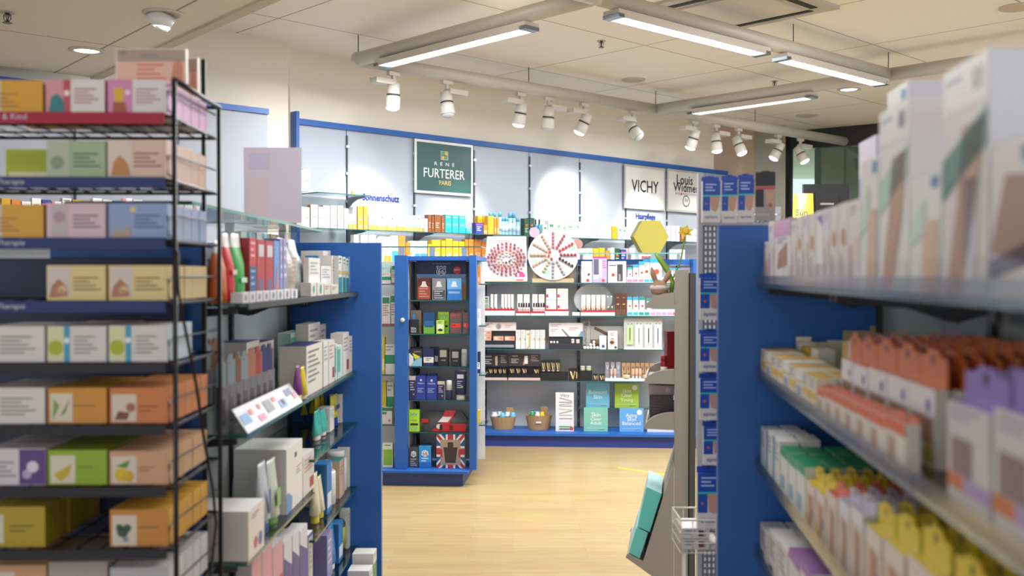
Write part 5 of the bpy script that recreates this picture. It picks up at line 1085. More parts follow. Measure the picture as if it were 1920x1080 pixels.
C('vblk', 'foundation_carton', 'black carton with gold V mark', 'carton', '141416', [('p', [(.12, .8), (.32, .8), (.5, .3), (.62, .8), (.72, .8), (.52, .15), (.42, .15)], 'd9c08a'), ('r', .8, .2, .92, .75, 'c79a5a')], side='0e0e10')
C('vtan', 'foundation_carton', 'kraft carton with black V mark', 'carton', 'b8916a', [('p', [(.2, .8), (.32, .8), (.5, .6), (.68, .8), (.8, .8), (.55, .5), (.45, .5)], '2b2420'), ('r', .5, .2, .85, .32, '6b4a30')], side='9c7852')
C('vgry', 'foundation_carton', 'grey-lilac carton with V mark', 'carton', '8f8a94', [('p', [(.2, .8), (.32, .8), (.5, .6), (.68, .8), (.8, .8), (.55, .5), (.45, .5)], 'd9d6dc'), LN(.2, .35, .8, 2, .08, 'c9c6cc')], side='77727c')
row(FB, .024, z4, [(916, 924, 691, 'vblk'), (925, 932, 691, 'vblk'), (934, 941, 691, 'vblk'), (942, 949, 691, 'vblk')], 'on the black header display', 'black cartons on the fourth shelf')
row(FB, .024, z4b, [(955, 965, 690, 'vblk'), (967, 976, 690, 'vblk'), (978, 988, 690, 'vblk'), (1000, 1011, 691, 'vblk')], 'on the dark brown header display', 'black cartons on the fourth shelf')
w = fw_(1014, 1065, .06); z5 = tray(1014, 1065, .03, B4, 699, 'plain black riser box beside the header displays', base='1d1a18', depth=.1, nm='riser_box')
row(FB, .06, z5, [(1015, 1023, 676, 'vblk'), (1024, 1032, 676, 'vblk'), (1033, 1041, 676, 'vblk'), (1042, 1050, 676, 'vblk')], 'on the black riser box', 'black cartons on the fourth shelf')
Cyl('capb', 'sample_pot', 'small black pot with pale lid', 'pot', '17171a', 'c9c0ba', .35)
row(FB, .031, z5, [(1016, 1022, 695, 'capb', 1, .03), (1026, 1032, 695, 'capb'), (1034, 1040, 695, 'capb'), (1043, 1049, 695, 'capb')], 'on the black riser box', 'pots on the riser box')
row(FB, .0, B4, [(1066, 1084, 692, 'vblk')], 'large, standing between the two bays, fourth shelf', None)
z6 = tray(1087, 1111, .03, B4, 696, 'square black riser box under two glass jars', base='17181a', depth=.1, nm='riser_box')
Cyl('gjar', 'glass_jar', 'low clear jar of pale powder', 'jar', 'b9bf9c', 'c9cdc9', .3)
row(FB, .04, z6, [(1088, 1097, 687, 'gjar'), (1099, 1109, 687, 'gjar')], 'on the square riser box', 'jars on the riser box')
row(FB, .02, B4, [(1112, 1121, 702, 'vblk'), (1123, 1134, 702, 'vblk')], 'low, before the grey cartons', 'low black cartons')
z7 = tray(1135, 1212, .01, B4, 710, 'flat white tray under the grey and kraft cartons', depth=.14)
row(FB, .08, z7, [(1135, 1143, 679, 'vgry'), (1145, 1153, 679, 'vgry'), (1155, 1164, 679, 'vgry'), (1166, 1174, 681, 'vtan'), (1174.5, 1182, 681, 'vtan'), (1183, 1191, 681, 'vtan'), (1192, 1200, 681, 'vtan'), (1201, 1208, 681, 'vtan'), (1209, 1217, 681, 'vtan'), (1218, 1226, 681, 'vtan')], 'on the flat white tray', 'foundation cartons on the white tray')
row(FB, .02, z7, [(1144, 1149, 693, 'tanT'), (1151, 1156, 692, 'tanT'), (1185, 1190, 692, 'tanT'), (1191, 1197, 692, 'tanT'), (1198, 1203, 692, 'tanT')], 'on the flat white tray', 'foundation tubes on the white tray')
Cyl('compact', 'powder_compact', 'flat round beige powder compact', 'compact', 'd9bfa4', 'e4cdb4', .4)
row(FB, .0, z7, [(1168, 1182, 704, 'compact'), (1206, 1220, 704, 'compact')], 'on the flat white tray', 'compacts on the white tray')
C('redbox', 'gift_carton', 'tall plain red carton', 'carton', 'b51f2b', [], side='8f1620', d=.08)
# --- bottom board
def basket(px0, px1, yt, label, conts, tagm):
    v = .02; w = fw_(px0, px1, v); h = fh(yt, B5, px0, v) ; r1 = w / 2; r0 = r1 * .76; u = (FB.u(px0, v) + FB.u(px1, v)) / 2
    p = FB.P(u, v + r1 * .7, B5 + .001)
    t = thing('wooden_basket', label, 'basket', p, FB.a)
    n = 20; wdm = mat('c39a68', .6, noise=.35)
    body = MB()
    ring = lambda r, z: [(r * math.cos(2 * PI * i / n), r * .7 * math.sin(2 * PI * i / n), z) for i in range(n)]
    body.loft([ring(r0, 0), ring(r1, h), ring(r1 * .94, h), ring(r0 * .93, .01)], wdm, cap=True)
    for i in range(len(body.sm)): body.sm[i] = False
    obj('stave_tub', body, t)
    hp = [(.02, 0), (.05, 0), (.055, .05), (.045, .075), (.058, .10), (.045, .125), (.0, .13), (-.03, .12), (-.02, .09), (-.01, .075), (-.02, .05)]
    pd = MB().prism([(a * .8 + (.035 if tagm else .045), b * .8 + h * .72) for a, b in hp], .045, .052, mat('b08a58', .6)); obj('handle_paddle', pd, t)
    if tagm: obj('name_tag', MB().box(-.02, .025, -r1 * .7 * .93 - .004, -r1 * .7 * .93, h * .5, h * .62, mat('e6e0d6')), t)
    for k, (x, y, c, s) in enumerate(conts):
        b = MB(); m = 8; prf = [(.0, 0), (.03 * s, .006), (.034 * s, .022), (.02 * s, .036), (.022 * s, .05)]
        b.lathe(prf, 0, 0, mat(c, .2), m)
        o = obj('sample_pouch', b, None, p + Vector((x * math.cos(FB.a), y + x * math.sin(FB.a), h * .86)), FB.a + k)
        tag(o, ('small ' + {'dfe8ee': 'clear', '6fb8d8': 'light blue', 'cfe0ea': 'pale', '3f5fb8': 'blue', '4f9f5a': 'green', 'e4c43a': 'yellow', 'e6e6ea': 'white'}[c] + ' pouch, ' + nth(k) + ' in the ' + ('tagged' if tagm else 'untagged') + ' wooden basket'), 'pouch', 'pouches in the wooden baskets')
basket(917, 967, 783, 'wooden stave basket filled with clear and pale blue pouches', [(-.075, 0, 'dfe8ee', 1.0), (-.03, .045, 'cfe0ea', .9), (-.005, -.035, '6fb8d8', .9), (.04, .02, 'dfe8ee', 1.0), (.085, -.01, '6fb8d8', .9)], False)
basket(984, 1035, 781, 'wooden stave basket with name tag and a few coloured pouches', [(-.055, 0, '4f9f5a', .8), (-.03, .02, '3f5fb8', .8), (-.01, -.03, 'e6e6ea', .8), (.03, -.03, 'e4c43a', .8)], True)
w = fw_(1042, 1076, .0); h = fh(737, B5, 1042, .0)
vt = fput('nail_tool_stand', 'white card stand with printed files and tools on the bottom board', 'display stand', 1042, 1076, -.01, B5, [('stand_card', MB().box(0, w, 0, .05, 0, h, mat('e4e3e4', .4)).mesh('stand_card'))])
m = MB(); m.text('Vitry', w * .5, h * .9, -.0012, w * .5, mat('1d1d22'))
m2_ = MB()
for i, (z, c, rt) in enumerate(((.83, '5a6a7c', -.25), (.76, '4a5a74', .0), (.71, 'a08a84', .1), (.66, '5a6a7c', 0), (.57, 'c9b84a', -.08), (.5, '6a6a6c', .25), (.42, 'b8886a', 0), (.33, '6a5f74', 0), (.12, '4fae5a', 0), (.06, '5a5a6a', 0))):
    cx, cz, L_ = w * .55, h * z, w * .36; c_, s_ = math.cos(rt), math.sin(rt); th = h * (.008 if i < 8 else .018)
    (m if i < 8 else m2_).add([(cx - L_ * c_ + th * s_, -.001, cz - L_ * s_ - th * c_), (cx + L_ * c_ + th * s_, -.001, cz + L_ * s_ - th * c_), (cx + L_ * c_ - th * s_, -.001, cz + L_ * s_ + th * c_), (cx - L_ * c_ - th * s_, -.001, cz - L_ * s_ + th * c_)], [(0, 1, 2, 3)], mat(c))
obj('printed_tools', m, vt); obj('printed_product', m2_, vt); obj('round_sticker', MB().disc(w * .88, h * .075, w * .1, -.0018, mat('d8442f')), vt)
def card(px0, px1, yt, v, z, c, lines, label, qr=False, top=None):
    w = fw_(px0, px1, v); h = fh(yt, z, px0, v)
    t = fput('skin_care_card', label, 'card', px0, px1, v, z, [('card_box', MB().box(0, w, 0, .02, 0, h, mat(c, .45)).mesh('card_box'))], 'skin care cards on the bottom bay')
    m = MB(); n = len(lines)
    for i, (s, ww, f) in enumerate(lines): m.text(s, w * .5, h * f, -.0012, w * ww, mat('f1f4f2'))
    m.q(w * .1, w * .9, h * .14, h * .15, -.001, mat('e6ecea')); m.q(w * .62, w * .86, h * .07, h * .09, -.001, mat('5a7a84'))
    if qr: m.disc(w * .83, h * .83, w * .11, -.001, mat('e9ebe8'))
    obj('printed_text', m, t)
card(1095, 1140, 765, .0, B5, '7cc0a8', [('Skin', .38, .63), ('Clear', .44, .46), ('Adult', .46, .29)], 'sea-green card standing on the bottom board beside the white stand')
card(1162, 1207, 766, .0, B5, '5fa3dc', [('Aging', .48, .63), ('Skin', .36, .46), ('Balanced', .76, .29)], 'mid-blue card standing on the bottom board beside the curved display', True)
card(1099, 1143, 718, .11, ZM, '6fb9d4', [('Balanced', .76, .56), ('Skin', .36, .36)], 'sky-blue card on the small middle shelf')
card(1153, 1198, 719, .11, ZM, 'a3c23f', [('Skin', .36, .62), ('Clear', .44, .45), ('Young', .5, .27)], 'lime green card on the small middle shelf', True)
fput('white_leaflet_box', 'flat white leaflet box at the end of the bottom board', 'box', 1214, 1264, .0, B5, MB().box(0, fw_(1214, 1264, 0), 0, .12, 0, fh(797, B5, 1214, 0), mat('dcdce0', .4)))

# --- hexagonal box on the top glass
vh = .06; uc = FB.u(1221, vh); hz_ = FB.z(443, uc, vh); R6 = (FB.u(1256, vh) - FB.u(1186, vh)) / 2
OL = mat('a89b3c', .45, noise=.1); OLD = mat('9a8d34', .45)
hx = thing('hexagonal_box', 'olive gold hexagonal box standing upright on the top glass shelf', 'box', FB.P(uc, vh, ZTOPB + .001), FB.a + .25)
ap = R6 * math.sin(PI / 3); hexp = lambda r, zc_: [(r * math.cos(PI / 3 * i), zc_ + r * math.sin(PI / 3 * i)) for i in range(6)]
obj('lid', MB().prism(hexp(R6, ap), 0, .06, OL, OLD), hx); obj('box_body', MB().prism(hexp(R6 * .97, ap), .0605, .12, OLD, OLD), hx)

# ================================================================ things on the curved grey display
def gz(yb): return zy(yb) + .0085
# rabbit seen from behind
rp = at(1237, 515, 4.2); zr = gz(578)
sk = bpy.data.meshes.new('rabbit_body')
rv = [(0, 0, .034), (0, 0, .05), (0, -.003, .066), (0, -.004, .078), (-.016, 0, .092), (-.028, .0, .122), (-.034, 0, .152), (.018, 0, .090), (.034, .0, .114), (.046, 0, .140)]
re_ = [(0, 1), (1, 2), (2, 3), (3, 4), (4, 5), (5, 6), (3, 7), (7, 8), (8, 9)]
rr_ = [.036, .040, .038, .026, .010, .014, .004, .010, .014, .004]
sc_ = 1.0
sk.from_pydata([(a * sc_, b * sc_, (c - .03) * sc_ + .03) for a, b, c in rv], re_, [])
ro = bpy.data.objects.new('rabbit_figure', None); COL.objects.link(ro); ro.location = (rp.x, 4.2, zr); tag(ro, 'small fluffy tan toy rabbit seen from behind on the grey display', 'toy rabbit')
rb = bpy.data.objects.new('rabbit_body', sk); COL.objects.link(rb); rb.parent = ro
rb.location = (0, 0, .004); md = rb.modifiers.new('skin', 'SKIN'); 
for i, v_ in enumerate(sk.skin_vertices[0].data): v_.radius = (rr_[i] * sc_, rr_[i] * sc_); v_.use_root = (i == 0)
s2 = rb.modifiers.new('sub', 'SUBSURF'); s2.levels = 2; s2.render_levels = 2
sk.materials.append(mat('b9977a', .95, noise=.5))
obj('white_ruff', MB().loft([[(.040 * sc_ * math.cos(2 * PI * i / 14) * f, .036 * sc_ * math.sin(2 * PI * i / 14) * f, z) for i in range(14)] for z, f in ((.058, .9), (.062, 1.04), (.074, 1.04), (.080, .85))], mat('ddd2cb', .95, noise=.3)), ro)
# daffodil
dp = at(1256, 515, 4.25)
df = thing('artificial_daffodil', 'artificial yellow daffodil with a long green leaf on the grey display', 'flower', (dp.x, 4.25, gz(578)), 0)
Z_ = lambda y: zy(y, 4.25) - gz(578); X_ = lambda px: (px - 1256) / F * 4.25
obj('flower_pot', MB().lathe([(.022, 0), (.028, .05), (.025, .05), (.02, .04)], 0, 0, mat('8b6a4a', .7), 16), df)
G1 = mat('5d8f3a', .5)
obj('stem', MB().path([(0, 0, .04), (X_(1258), 0, Z_(530)), (X_(1276), 0, Z_(490)), (X_(1283), 0, Z_(450)), (X_(1284), 0, Z_(438))], .0035, G1, 7), df)
lf = MB(); pts_ = [(1260, 552, .004), (1262, 530, .008), (1250, 505, .012), (1238, 488, .011), (1227, 474, .004)]
rings = [[(X_(x) - w_ * .8, -.004, Z_(y) - w_ * .6), (X_(x), .002, Z_(y)), (X_(x) + w_ * .8, -.004, Z_(y) + w_ * .6), (X_(x), -.0055, Z_(y))] for x, y, w_ in pts_]
obj('leaf', lf.loft(rings, mat('86ad3c', .5)), df)
fc = Vector((X_(1284), -.01, Z_(434)))
for i in range(6):
    a = 2 * PI * i / 6 + .3; pt = MB(); d_ = Vector((math.cos(a), -.15, math.sin(a) * .75)); n_ = Vector((-math.sin(a), 0, math.cos(a) * .75))
    pt.add([fc, fc + d_ * .018 + n_ * .010, fc + d_ * .036, fc + d_ * .018 - n_ * .010, fc + Vector((0, .002, 0)), fc + d_ * .018 + n_ * .010 + Vector((0, .002, 0)), fc + d_ * .036 + Vector((0, .002, 0)), fc + d_ * .018 - n_ * .010 + Vector((0, .002, 0))], [(0, 1, 2, 3), (7, 6, 5, 4), (0, 4, 5, 1), (1, 5, 6, 2), (2, 6, 7, 3), (3, 7, 4, 0)], mat('d9c22c', .5)); obj('petal', pt, df)
obj('trumpet', MB().lathe([(.006, 0), (.008, .015), (.013, .022), (.007, .02)], 0, 0, mat('dfae1c', .5), 12).xf(Matrix.Translation(fc) @ Matrix.Rotation(PI / 2, 4, 'X')), df)
def gput(px0, px1, yt, yb, d, name, label, cat, mb, dep=.1):
    a = at(px0, yb, d); b = at(px1, yt, d); return a, b.x - a.x, b.z
z_ = gz(720)
a = at(1251, 0, 4.2); b = at(1266, 622, 4.2); _F1 = Fr(a.x, 4.2, 0); put(_F1, 0, 0, z_, b.x - a.x, b.z - z_, 'redbox', 'on the middle tray of the grey display', None)
a = at(1240, 0, 4.1); b = at(1251, 667, 4.1)
Cyl('redjar', 'red_tin', 'short red tin with white band', 'tin', 'a81c26', 'b8242e', .25, 1.0, 'e6d6d2')
_F2 = Fr(a.x, 4.1, 0); put(_F2, 0, 0, z_, b.x - a.x + .003, b.z - z_, 'redjar', 'beside the red carton on the grey display')
z_ = gz(806)
C('mauve', 'cosmetic_box', 'dark mauve cosmetic box', 'box', '4a3a40', [LN(.1, .9, .5, 6, .1, '6a565c')], side='2b2428', d=.2)
C('pnkb', 'cosmetic_box', 'pale pink cosmetic box with round sticker', 'box', 'd9bcc0', [('c', .75, .5, .1, 'ece6e6')], side='c9a8ae', d=.16)
a = at(1218, 0, 4.1); b = at(1268, 742, 4.1); _F3 = Fr(a.x, 4.1, -9.1); put(_F3, 0, 0, z_ + .001, b.x - a.x - .012, b.z - z_, 'mauve', 'on the lowest tray of the grey display')
b2 = at(1268, 723, 4.13); _F4 = Fr(a.x, 4.13, -9.1); put(_F4, 0, 0, b.z + .001, b.x - a.x - .003, b2.z - b.z, 'pnkb', 'on top of the mauve box')
row(FLW, -.27, 1.7505, [(4 + i * 19, 21 + i * 19, 372 + (i % 3) * 3, ['ylw', 'whp', 'whg', 'org', 'sgr', 'nav', 'whb'][i * 3 % 7]) for i in range(14)], 'on the grey unit behind the rack', 'cartons behind the rack')
row(FLW, -.27, 1.3505, [(330 + i * 17, 345 + i * 17, 512 + (i % 3) * 4, ['redt', 'whb', 'whp', 'nav'][i % 4]) for i in range(5)], 'low on the grey unit behind the rack', 'cartons behind the rack')
# ================================================================ packs hanging on the pegboard
SK = 'c99a80'
Hp('ep1', 'toe_protector_pack', 'blue foot-care pack with foot picture', 'hanging pack', 'e2ded8', '1f4fae', [('r', 0, .66, 1, 1, '1a4cae'), ('r', 0, .62, 1, .66, '2fc4ba'), ('r', 0, .28, .42, .62, '1f4fae'), ('p', [(.42, .62), (.98, .62), (.9, .36), (.75, .26), (.5, .3)], SK), ('c', .2, .45, .06, 'e0603a'), ('t', 'epitact', .5, .1, .7, '3a4a9a'), ('l', .15, .9, .85, 3, .07, 'b9cdf0')], hf=.12, side='cfcac2')
Hp('ep2', 'toe_protector_pack', 'black and grey foot-care pack with sole picture', 'hanging pack', 'a9a29c', '1a1c22', [('r', 0, .78, 1, 1, '1a1c22'), ('r', 0, .70, 1, .77, 'c4564a'), ('r', 0, .3, .42, .7, '1a1c22'), ('p', [(.5, .66), (.9, .66), (.92, .3), (.75, .22), (.6, .3)], 'cfa288'), ('c', .74, .34, .1, 'b4553c'), ('t', 'epitact', .4, .1, .6, 'e6e2dc')], hf=.12, side='d9d4ce')
_KEEP = []
def epi(px0, px1, yt, yb, key, label, dv=0.0, dr=0.0):
    fr_ = Fr(0, PD - .165 + dv, 0); _KEEP.append(fr_); u0, u1 = fr_.u(px0), fr_.u(px1); z0 = fr_.z(yb, u0); return put(fr_, u0, 0, z0, u1 - u0, fr_.z(yt, u0) - z0, key, label, 'foot-care packs on the pegboard', dr=dr)
epi(1317, 1350, 329, 417, 'ep1', 'first on the top pegboard hooks')
epi(1353, 1381, 327, 418, 'ep1', 'second on the top pegboard hooks', dr=-.12)
epi(1384, 1413, 325, 417, 'ep1', 'third on the top pegboard hooks', dr=-.12)
epi(1416, 1452, 320, 413, 'ep2', 'last on the top pegboard hooks', dr=-.25)
epi(1366, 1392, 331, 416, 'ep1', 'half hidden behind the top pegboard line', .07)
for i, (a, b, yt, yb) in enumerate(((1313, 1355, 511, 600), (1313, 1355, 617, 697), (1313, 1355, 699, 788), (1320, 1362, 790, 873), (1309, 1353, 874, 992))):
    epi(a, b, yt, yb, 'ep1', 'half behind the blue end panel, ' + nth(i) + ' row down')
FBK = Fr(0, 3.14, 0)
C('padb', 'dressing_box', 'flat white box with brown square', 'box', 'dedbd8', [('r', .6, .2, .85, .8, '6b3c34'), LN(.1, .7, .5, 2, .3)], d=.13, top='f0eeee')
for i in range(2): put(FBK, (1279 - CX) / F * 3.15, 0, zb0 + .003 + i * .034, .085, .032, 'padb', ['under the other', 'on top of the other'][i] + ' in the wire basket', 'boxes in the wire basket')
put(FBK, (1333 - CX) / F * 3.15, 0, zb0 + .003, .03, .02, 'padb', 'narrow, at the side of the wire basket')

# ================================================================ wire rack of soap and bath cartons
RWL = -0.62; RD = 0.355; RT = 1.863
BW = mat('14181f', .35, .3)
rk = thing('wire_rack', 'black wire rack of boxed soaps with blue label strips', 'rack', (FR.x, FR.y, 0), FR.a)
for x, y in ((0, 0), (0, RD), (RWL, 0), (RWL, RD)): obj('post', MB().path([(x, y, 0.0), (x, y, RT)], .0055, BW, 8), rk)
for y in (0, RD): obj('top_bar', MB().path([(0.0055, y, RT + .004), (RWL, y, RT + .004)], .004, BW, 6), rk) if y else None
obj('top_bar', MB().path([(0, 0, RT + .004), (0, RD, RT + .004)], .006, BW, 8), rk); obj('top_bar', MB().path([(RWL, 0, RT + .004), (RWL, RD, RT + .004)], .006, BW, 8), rk)
obj('rear_pole', MB().path([(-.045, RD + .03, 0), (-.045, RD + .03, 1.99)], .006, BW, 8), rk)
RZs = [H_EYE + (HY - y) / F * 2.12 for y in (213, 333, 446, 564, 680, 796, 912, 1029, 1148)]
LAB = [('a3123c', 'Mutter & Kind'), ('1b2f6e', 'Therapie'), ('1b2f6e', 'Therapie'), ('1b2f6e', 'Therapie')] + [('171b24', None)] * 5
for k, z in enumerate(RZs):
    m = MB()
    m.path([(-.008, .004, z - .006), (RWL + .008, .004, z - .006), (RWL + .008, RD - .004, z - .006), (-.008, RD - .004, z - .006)], .004, BW, 6, closed=True)
    n = 12
    for i in range(1, n): x = -.008 + (RWL + .016) * i / n; m.path([(x, .004, z - .003), (x, RD - .004, z - .003)], .0022, BW, 5)
    for yy in (.12, .24): m.path([(-.008, yy, z - .0075), (RWL + .008, yy, z - .0075)], .0025, BW, 5)
    s_ = obj('wire_shelf', m, rk)
    c, t = LAB[k]
    hgt = .022 if k < 4 else .018
    st_ = obj('label_strip', MB().box(RWL + .01, -.017, -.012, -.008, z - hgt - .002, z, mat(c, .6)), rk)
    if t:
        xe = FR.u(52 if k == 0 else 47, -.012); wt = .105 if k == 0 else .058
        obj('lettering', MB().text(t, xe - wt / 2, z - hgt * .72, -.0128, wt, mat('c9cede')), st_)
    g = [(-.004, .012, z + .002), (-.012, -.004, z + .004), (-.012, -.006, z + .045), (-.012, .02, z + .05), (-.006, RD - .01, z + .05)]
    obj('side_guard', MB().path(g, .0022, BW, 5), rk)
obj('back_board', MB().box(RWL + .02, -.09, RD + .012, RD + .02, .1, 1.5, mat('16264e', .5)), rk)
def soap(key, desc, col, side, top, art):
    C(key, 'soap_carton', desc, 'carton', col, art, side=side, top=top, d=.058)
TX = lambda c='6a5a50', x=.45: ('l', x, .62, .92, 4, .11, c)
PIC = lambda bg, c, c2: [('r', .04, .08, .42, .9, bg), ('c', .22, .42, .13, c), ('c', .3, .3, .09, c2)]
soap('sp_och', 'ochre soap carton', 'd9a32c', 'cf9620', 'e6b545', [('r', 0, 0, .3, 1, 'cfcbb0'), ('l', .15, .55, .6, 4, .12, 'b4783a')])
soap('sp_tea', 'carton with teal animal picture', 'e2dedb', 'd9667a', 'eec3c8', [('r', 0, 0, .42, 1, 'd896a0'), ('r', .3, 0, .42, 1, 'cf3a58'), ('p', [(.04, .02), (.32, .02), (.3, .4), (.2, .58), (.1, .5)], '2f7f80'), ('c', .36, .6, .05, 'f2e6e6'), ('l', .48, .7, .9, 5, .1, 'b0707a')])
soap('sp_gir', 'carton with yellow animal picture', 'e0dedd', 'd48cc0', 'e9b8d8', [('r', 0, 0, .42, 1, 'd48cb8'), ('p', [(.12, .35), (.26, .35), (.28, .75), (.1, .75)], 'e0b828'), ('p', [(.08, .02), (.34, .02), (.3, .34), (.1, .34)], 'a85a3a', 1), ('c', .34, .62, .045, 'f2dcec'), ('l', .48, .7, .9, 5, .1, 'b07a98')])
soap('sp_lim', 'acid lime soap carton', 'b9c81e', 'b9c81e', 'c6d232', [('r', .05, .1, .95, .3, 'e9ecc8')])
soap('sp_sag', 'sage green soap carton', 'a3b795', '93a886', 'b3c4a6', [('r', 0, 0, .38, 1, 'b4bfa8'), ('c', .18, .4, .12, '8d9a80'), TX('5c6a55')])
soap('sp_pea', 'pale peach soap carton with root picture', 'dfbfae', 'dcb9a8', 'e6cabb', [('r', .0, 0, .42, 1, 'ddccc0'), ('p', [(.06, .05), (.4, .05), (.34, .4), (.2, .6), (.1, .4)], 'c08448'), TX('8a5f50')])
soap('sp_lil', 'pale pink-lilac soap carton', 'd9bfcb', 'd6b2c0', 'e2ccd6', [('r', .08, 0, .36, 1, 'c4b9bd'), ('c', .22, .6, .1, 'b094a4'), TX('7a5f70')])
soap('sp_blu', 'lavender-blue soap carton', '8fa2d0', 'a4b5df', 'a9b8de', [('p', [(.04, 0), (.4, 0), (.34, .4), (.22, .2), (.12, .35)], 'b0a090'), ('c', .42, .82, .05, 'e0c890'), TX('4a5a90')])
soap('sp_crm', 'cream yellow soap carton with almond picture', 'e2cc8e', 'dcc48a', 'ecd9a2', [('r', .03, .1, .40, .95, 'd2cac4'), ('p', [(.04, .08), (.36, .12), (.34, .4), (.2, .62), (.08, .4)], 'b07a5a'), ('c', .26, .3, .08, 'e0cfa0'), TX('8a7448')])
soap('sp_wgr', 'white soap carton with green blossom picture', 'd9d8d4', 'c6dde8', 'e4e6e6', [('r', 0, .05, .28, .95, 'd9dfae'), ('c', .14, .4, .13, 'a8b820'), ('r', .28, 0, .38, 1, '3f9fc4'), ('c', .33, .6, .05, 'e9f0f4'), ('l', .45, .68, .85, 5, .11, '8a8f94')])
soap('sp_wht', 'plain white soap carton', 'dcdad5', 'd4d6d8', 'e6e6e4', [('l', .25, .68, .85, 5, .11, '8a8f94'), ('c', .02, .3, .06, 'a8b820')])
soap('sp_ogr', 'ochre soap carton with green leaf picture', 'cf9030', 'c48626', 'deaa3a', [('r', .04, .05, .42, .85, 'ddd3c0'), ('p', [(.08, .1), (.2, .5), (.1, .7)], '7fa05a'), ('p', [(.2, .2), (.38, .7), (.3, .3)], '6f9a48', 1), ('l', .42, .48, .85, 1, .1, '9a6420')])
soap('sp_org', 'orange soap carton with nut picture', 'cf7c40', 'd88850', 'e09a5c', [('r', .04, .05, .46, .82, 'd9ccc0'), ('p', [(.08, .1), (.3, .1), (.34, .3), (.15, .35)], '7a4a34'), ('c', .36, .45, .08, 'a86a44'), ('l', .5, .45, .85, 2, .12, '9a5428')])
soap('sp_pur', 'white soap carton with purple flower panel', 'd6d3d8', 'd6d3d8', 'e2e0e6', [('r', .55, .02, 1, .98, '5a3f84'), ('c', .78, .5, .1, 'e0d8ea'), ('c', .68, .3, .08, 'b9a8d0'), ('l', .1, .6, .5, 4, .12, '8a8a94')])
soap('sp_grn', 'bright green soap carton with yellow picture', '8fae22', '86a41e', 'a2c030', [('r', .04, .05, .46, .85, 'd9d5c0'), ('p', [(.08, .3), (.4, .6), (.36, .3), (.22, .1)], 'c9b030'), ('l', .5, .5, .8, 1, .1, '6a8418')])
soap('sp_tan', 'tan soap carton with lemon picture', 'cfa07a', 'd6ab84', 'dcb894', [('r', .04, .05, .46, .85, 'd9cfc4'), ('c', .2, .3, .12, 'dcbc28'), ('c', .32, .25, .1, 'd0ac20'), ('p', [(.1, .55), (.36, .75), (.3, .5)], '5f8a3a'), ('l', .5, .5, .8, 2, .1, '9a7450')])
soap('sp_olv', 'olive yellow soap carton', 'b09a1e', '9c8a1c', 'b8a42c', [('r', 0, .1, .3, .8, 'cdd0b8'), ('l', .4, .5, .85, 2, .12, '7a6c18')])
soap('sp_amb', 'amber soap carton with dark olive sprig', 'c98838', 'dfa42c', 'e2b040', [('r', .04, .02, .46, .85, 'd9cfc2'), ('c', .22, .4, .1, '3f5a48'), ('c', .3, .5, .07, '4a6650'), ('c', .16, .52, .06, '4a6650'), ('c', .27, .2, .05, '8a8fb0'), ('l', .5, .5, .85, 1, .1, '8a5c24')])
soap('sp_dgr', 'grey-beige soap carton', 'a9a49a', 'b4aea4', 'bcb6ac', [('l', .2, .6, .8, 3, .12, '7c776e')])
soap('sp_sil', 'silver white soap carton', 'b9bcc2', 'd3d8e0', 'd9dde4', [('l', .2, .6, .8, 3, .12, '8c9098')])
COLS = [(-28, 83), (88, 198), (204, 322)]
RK = [  # per shelf: (key, how many deep, first v, y_top) for each of the three columns
    [('sp_och', 4, .012, 152), ('sp_tea', 5, .012, 151), ('sp_gir', 5, .012, 151)],
    [('sp_lim', 3, .11, 281), ('sp_sag', 4, .012, 265), ('sp_pea', 5, .012, 264)],
    [('sp_och', 3, .012, 384), ('sp_lil', 3, .012, 382), ('sp_blu', 5, .012, 382)],
    [None, ('sp_crm', 3, .012, 498), ('sp_crm', 5, .012, 498)],
    [('sp_wht', 3, .012, 612), ('sp_wgr', 4, .012, 612), ('sp_wgr', 3, .012, 611)],
    [('sp_wht', 3, .012, 727), ('sp_ogr', 4, .012, 728), ('sp_org', 5, .012, 728)],
    [('sp_pur', 4, .012, 842), ('sp_grn', 5, .012, 845), ('sp_tan', 5, .012, 847)],
    [('sp_olv', 5, .012, 951), None, ('sp_amb', 5, .012, 957)],
    [('sp_tan', 4, .012, 1062), ('sp_dgr', 4, .012, 1056), ('sp_sil', 5, .012, 1066)]]
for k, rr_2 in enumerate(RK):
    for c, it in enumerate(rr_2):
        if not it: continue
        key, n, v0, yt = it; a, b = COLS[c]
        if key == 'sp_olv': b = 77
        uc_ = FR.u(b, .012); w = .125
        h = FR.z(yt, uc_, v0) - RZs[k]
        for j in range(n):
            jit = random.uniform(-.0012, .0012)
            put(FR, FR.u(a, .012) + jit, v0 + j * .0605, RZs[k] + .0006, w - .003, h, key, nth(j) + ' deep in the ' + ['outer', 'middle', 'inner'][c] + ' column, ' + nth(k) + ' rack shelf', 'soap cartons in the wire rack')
def poster(px0, px1, yt, d, name, label, art, base='e6c3ae', th=.012):
    a = at(px0, 0, d); b = at(px1, yt, d); z0 = RT + .012; w = b.x - a.x; h = b.z - z0
    t = thing(name, label, 'sign', (a.x, d, z0), FR.a); obj('card', MB().box(0, w, 0, th, 0, h, mat('e9dcd0', .4)), t)
    m = MB(); draw(m, w, h, art); 
    obj('printed_face', m, t); return t, w, h
AR = [('r', .02, .02, .98, .97, 'e9bda8'), ('r', .02, .62, .98, .97, 'eadfd4'), ('r', .06, .8, .14, .95, '8fc82e'), ('p', [(.78, .02), (.95, .02), (.95, .5), (.9, .7), (.82, .6)], 'd08c70'), ('t', 'WELEDA', .48, .74, .24, '8a8a88')]
AR2 = AR + [('l', .3, .5, .72, 4, .13, 'd8745c')]
t1_, _, _ = poster(219, 350, 92, 2.20, 'display_card', 'large peach card with green corner mark on top of the wire rack', AR2)
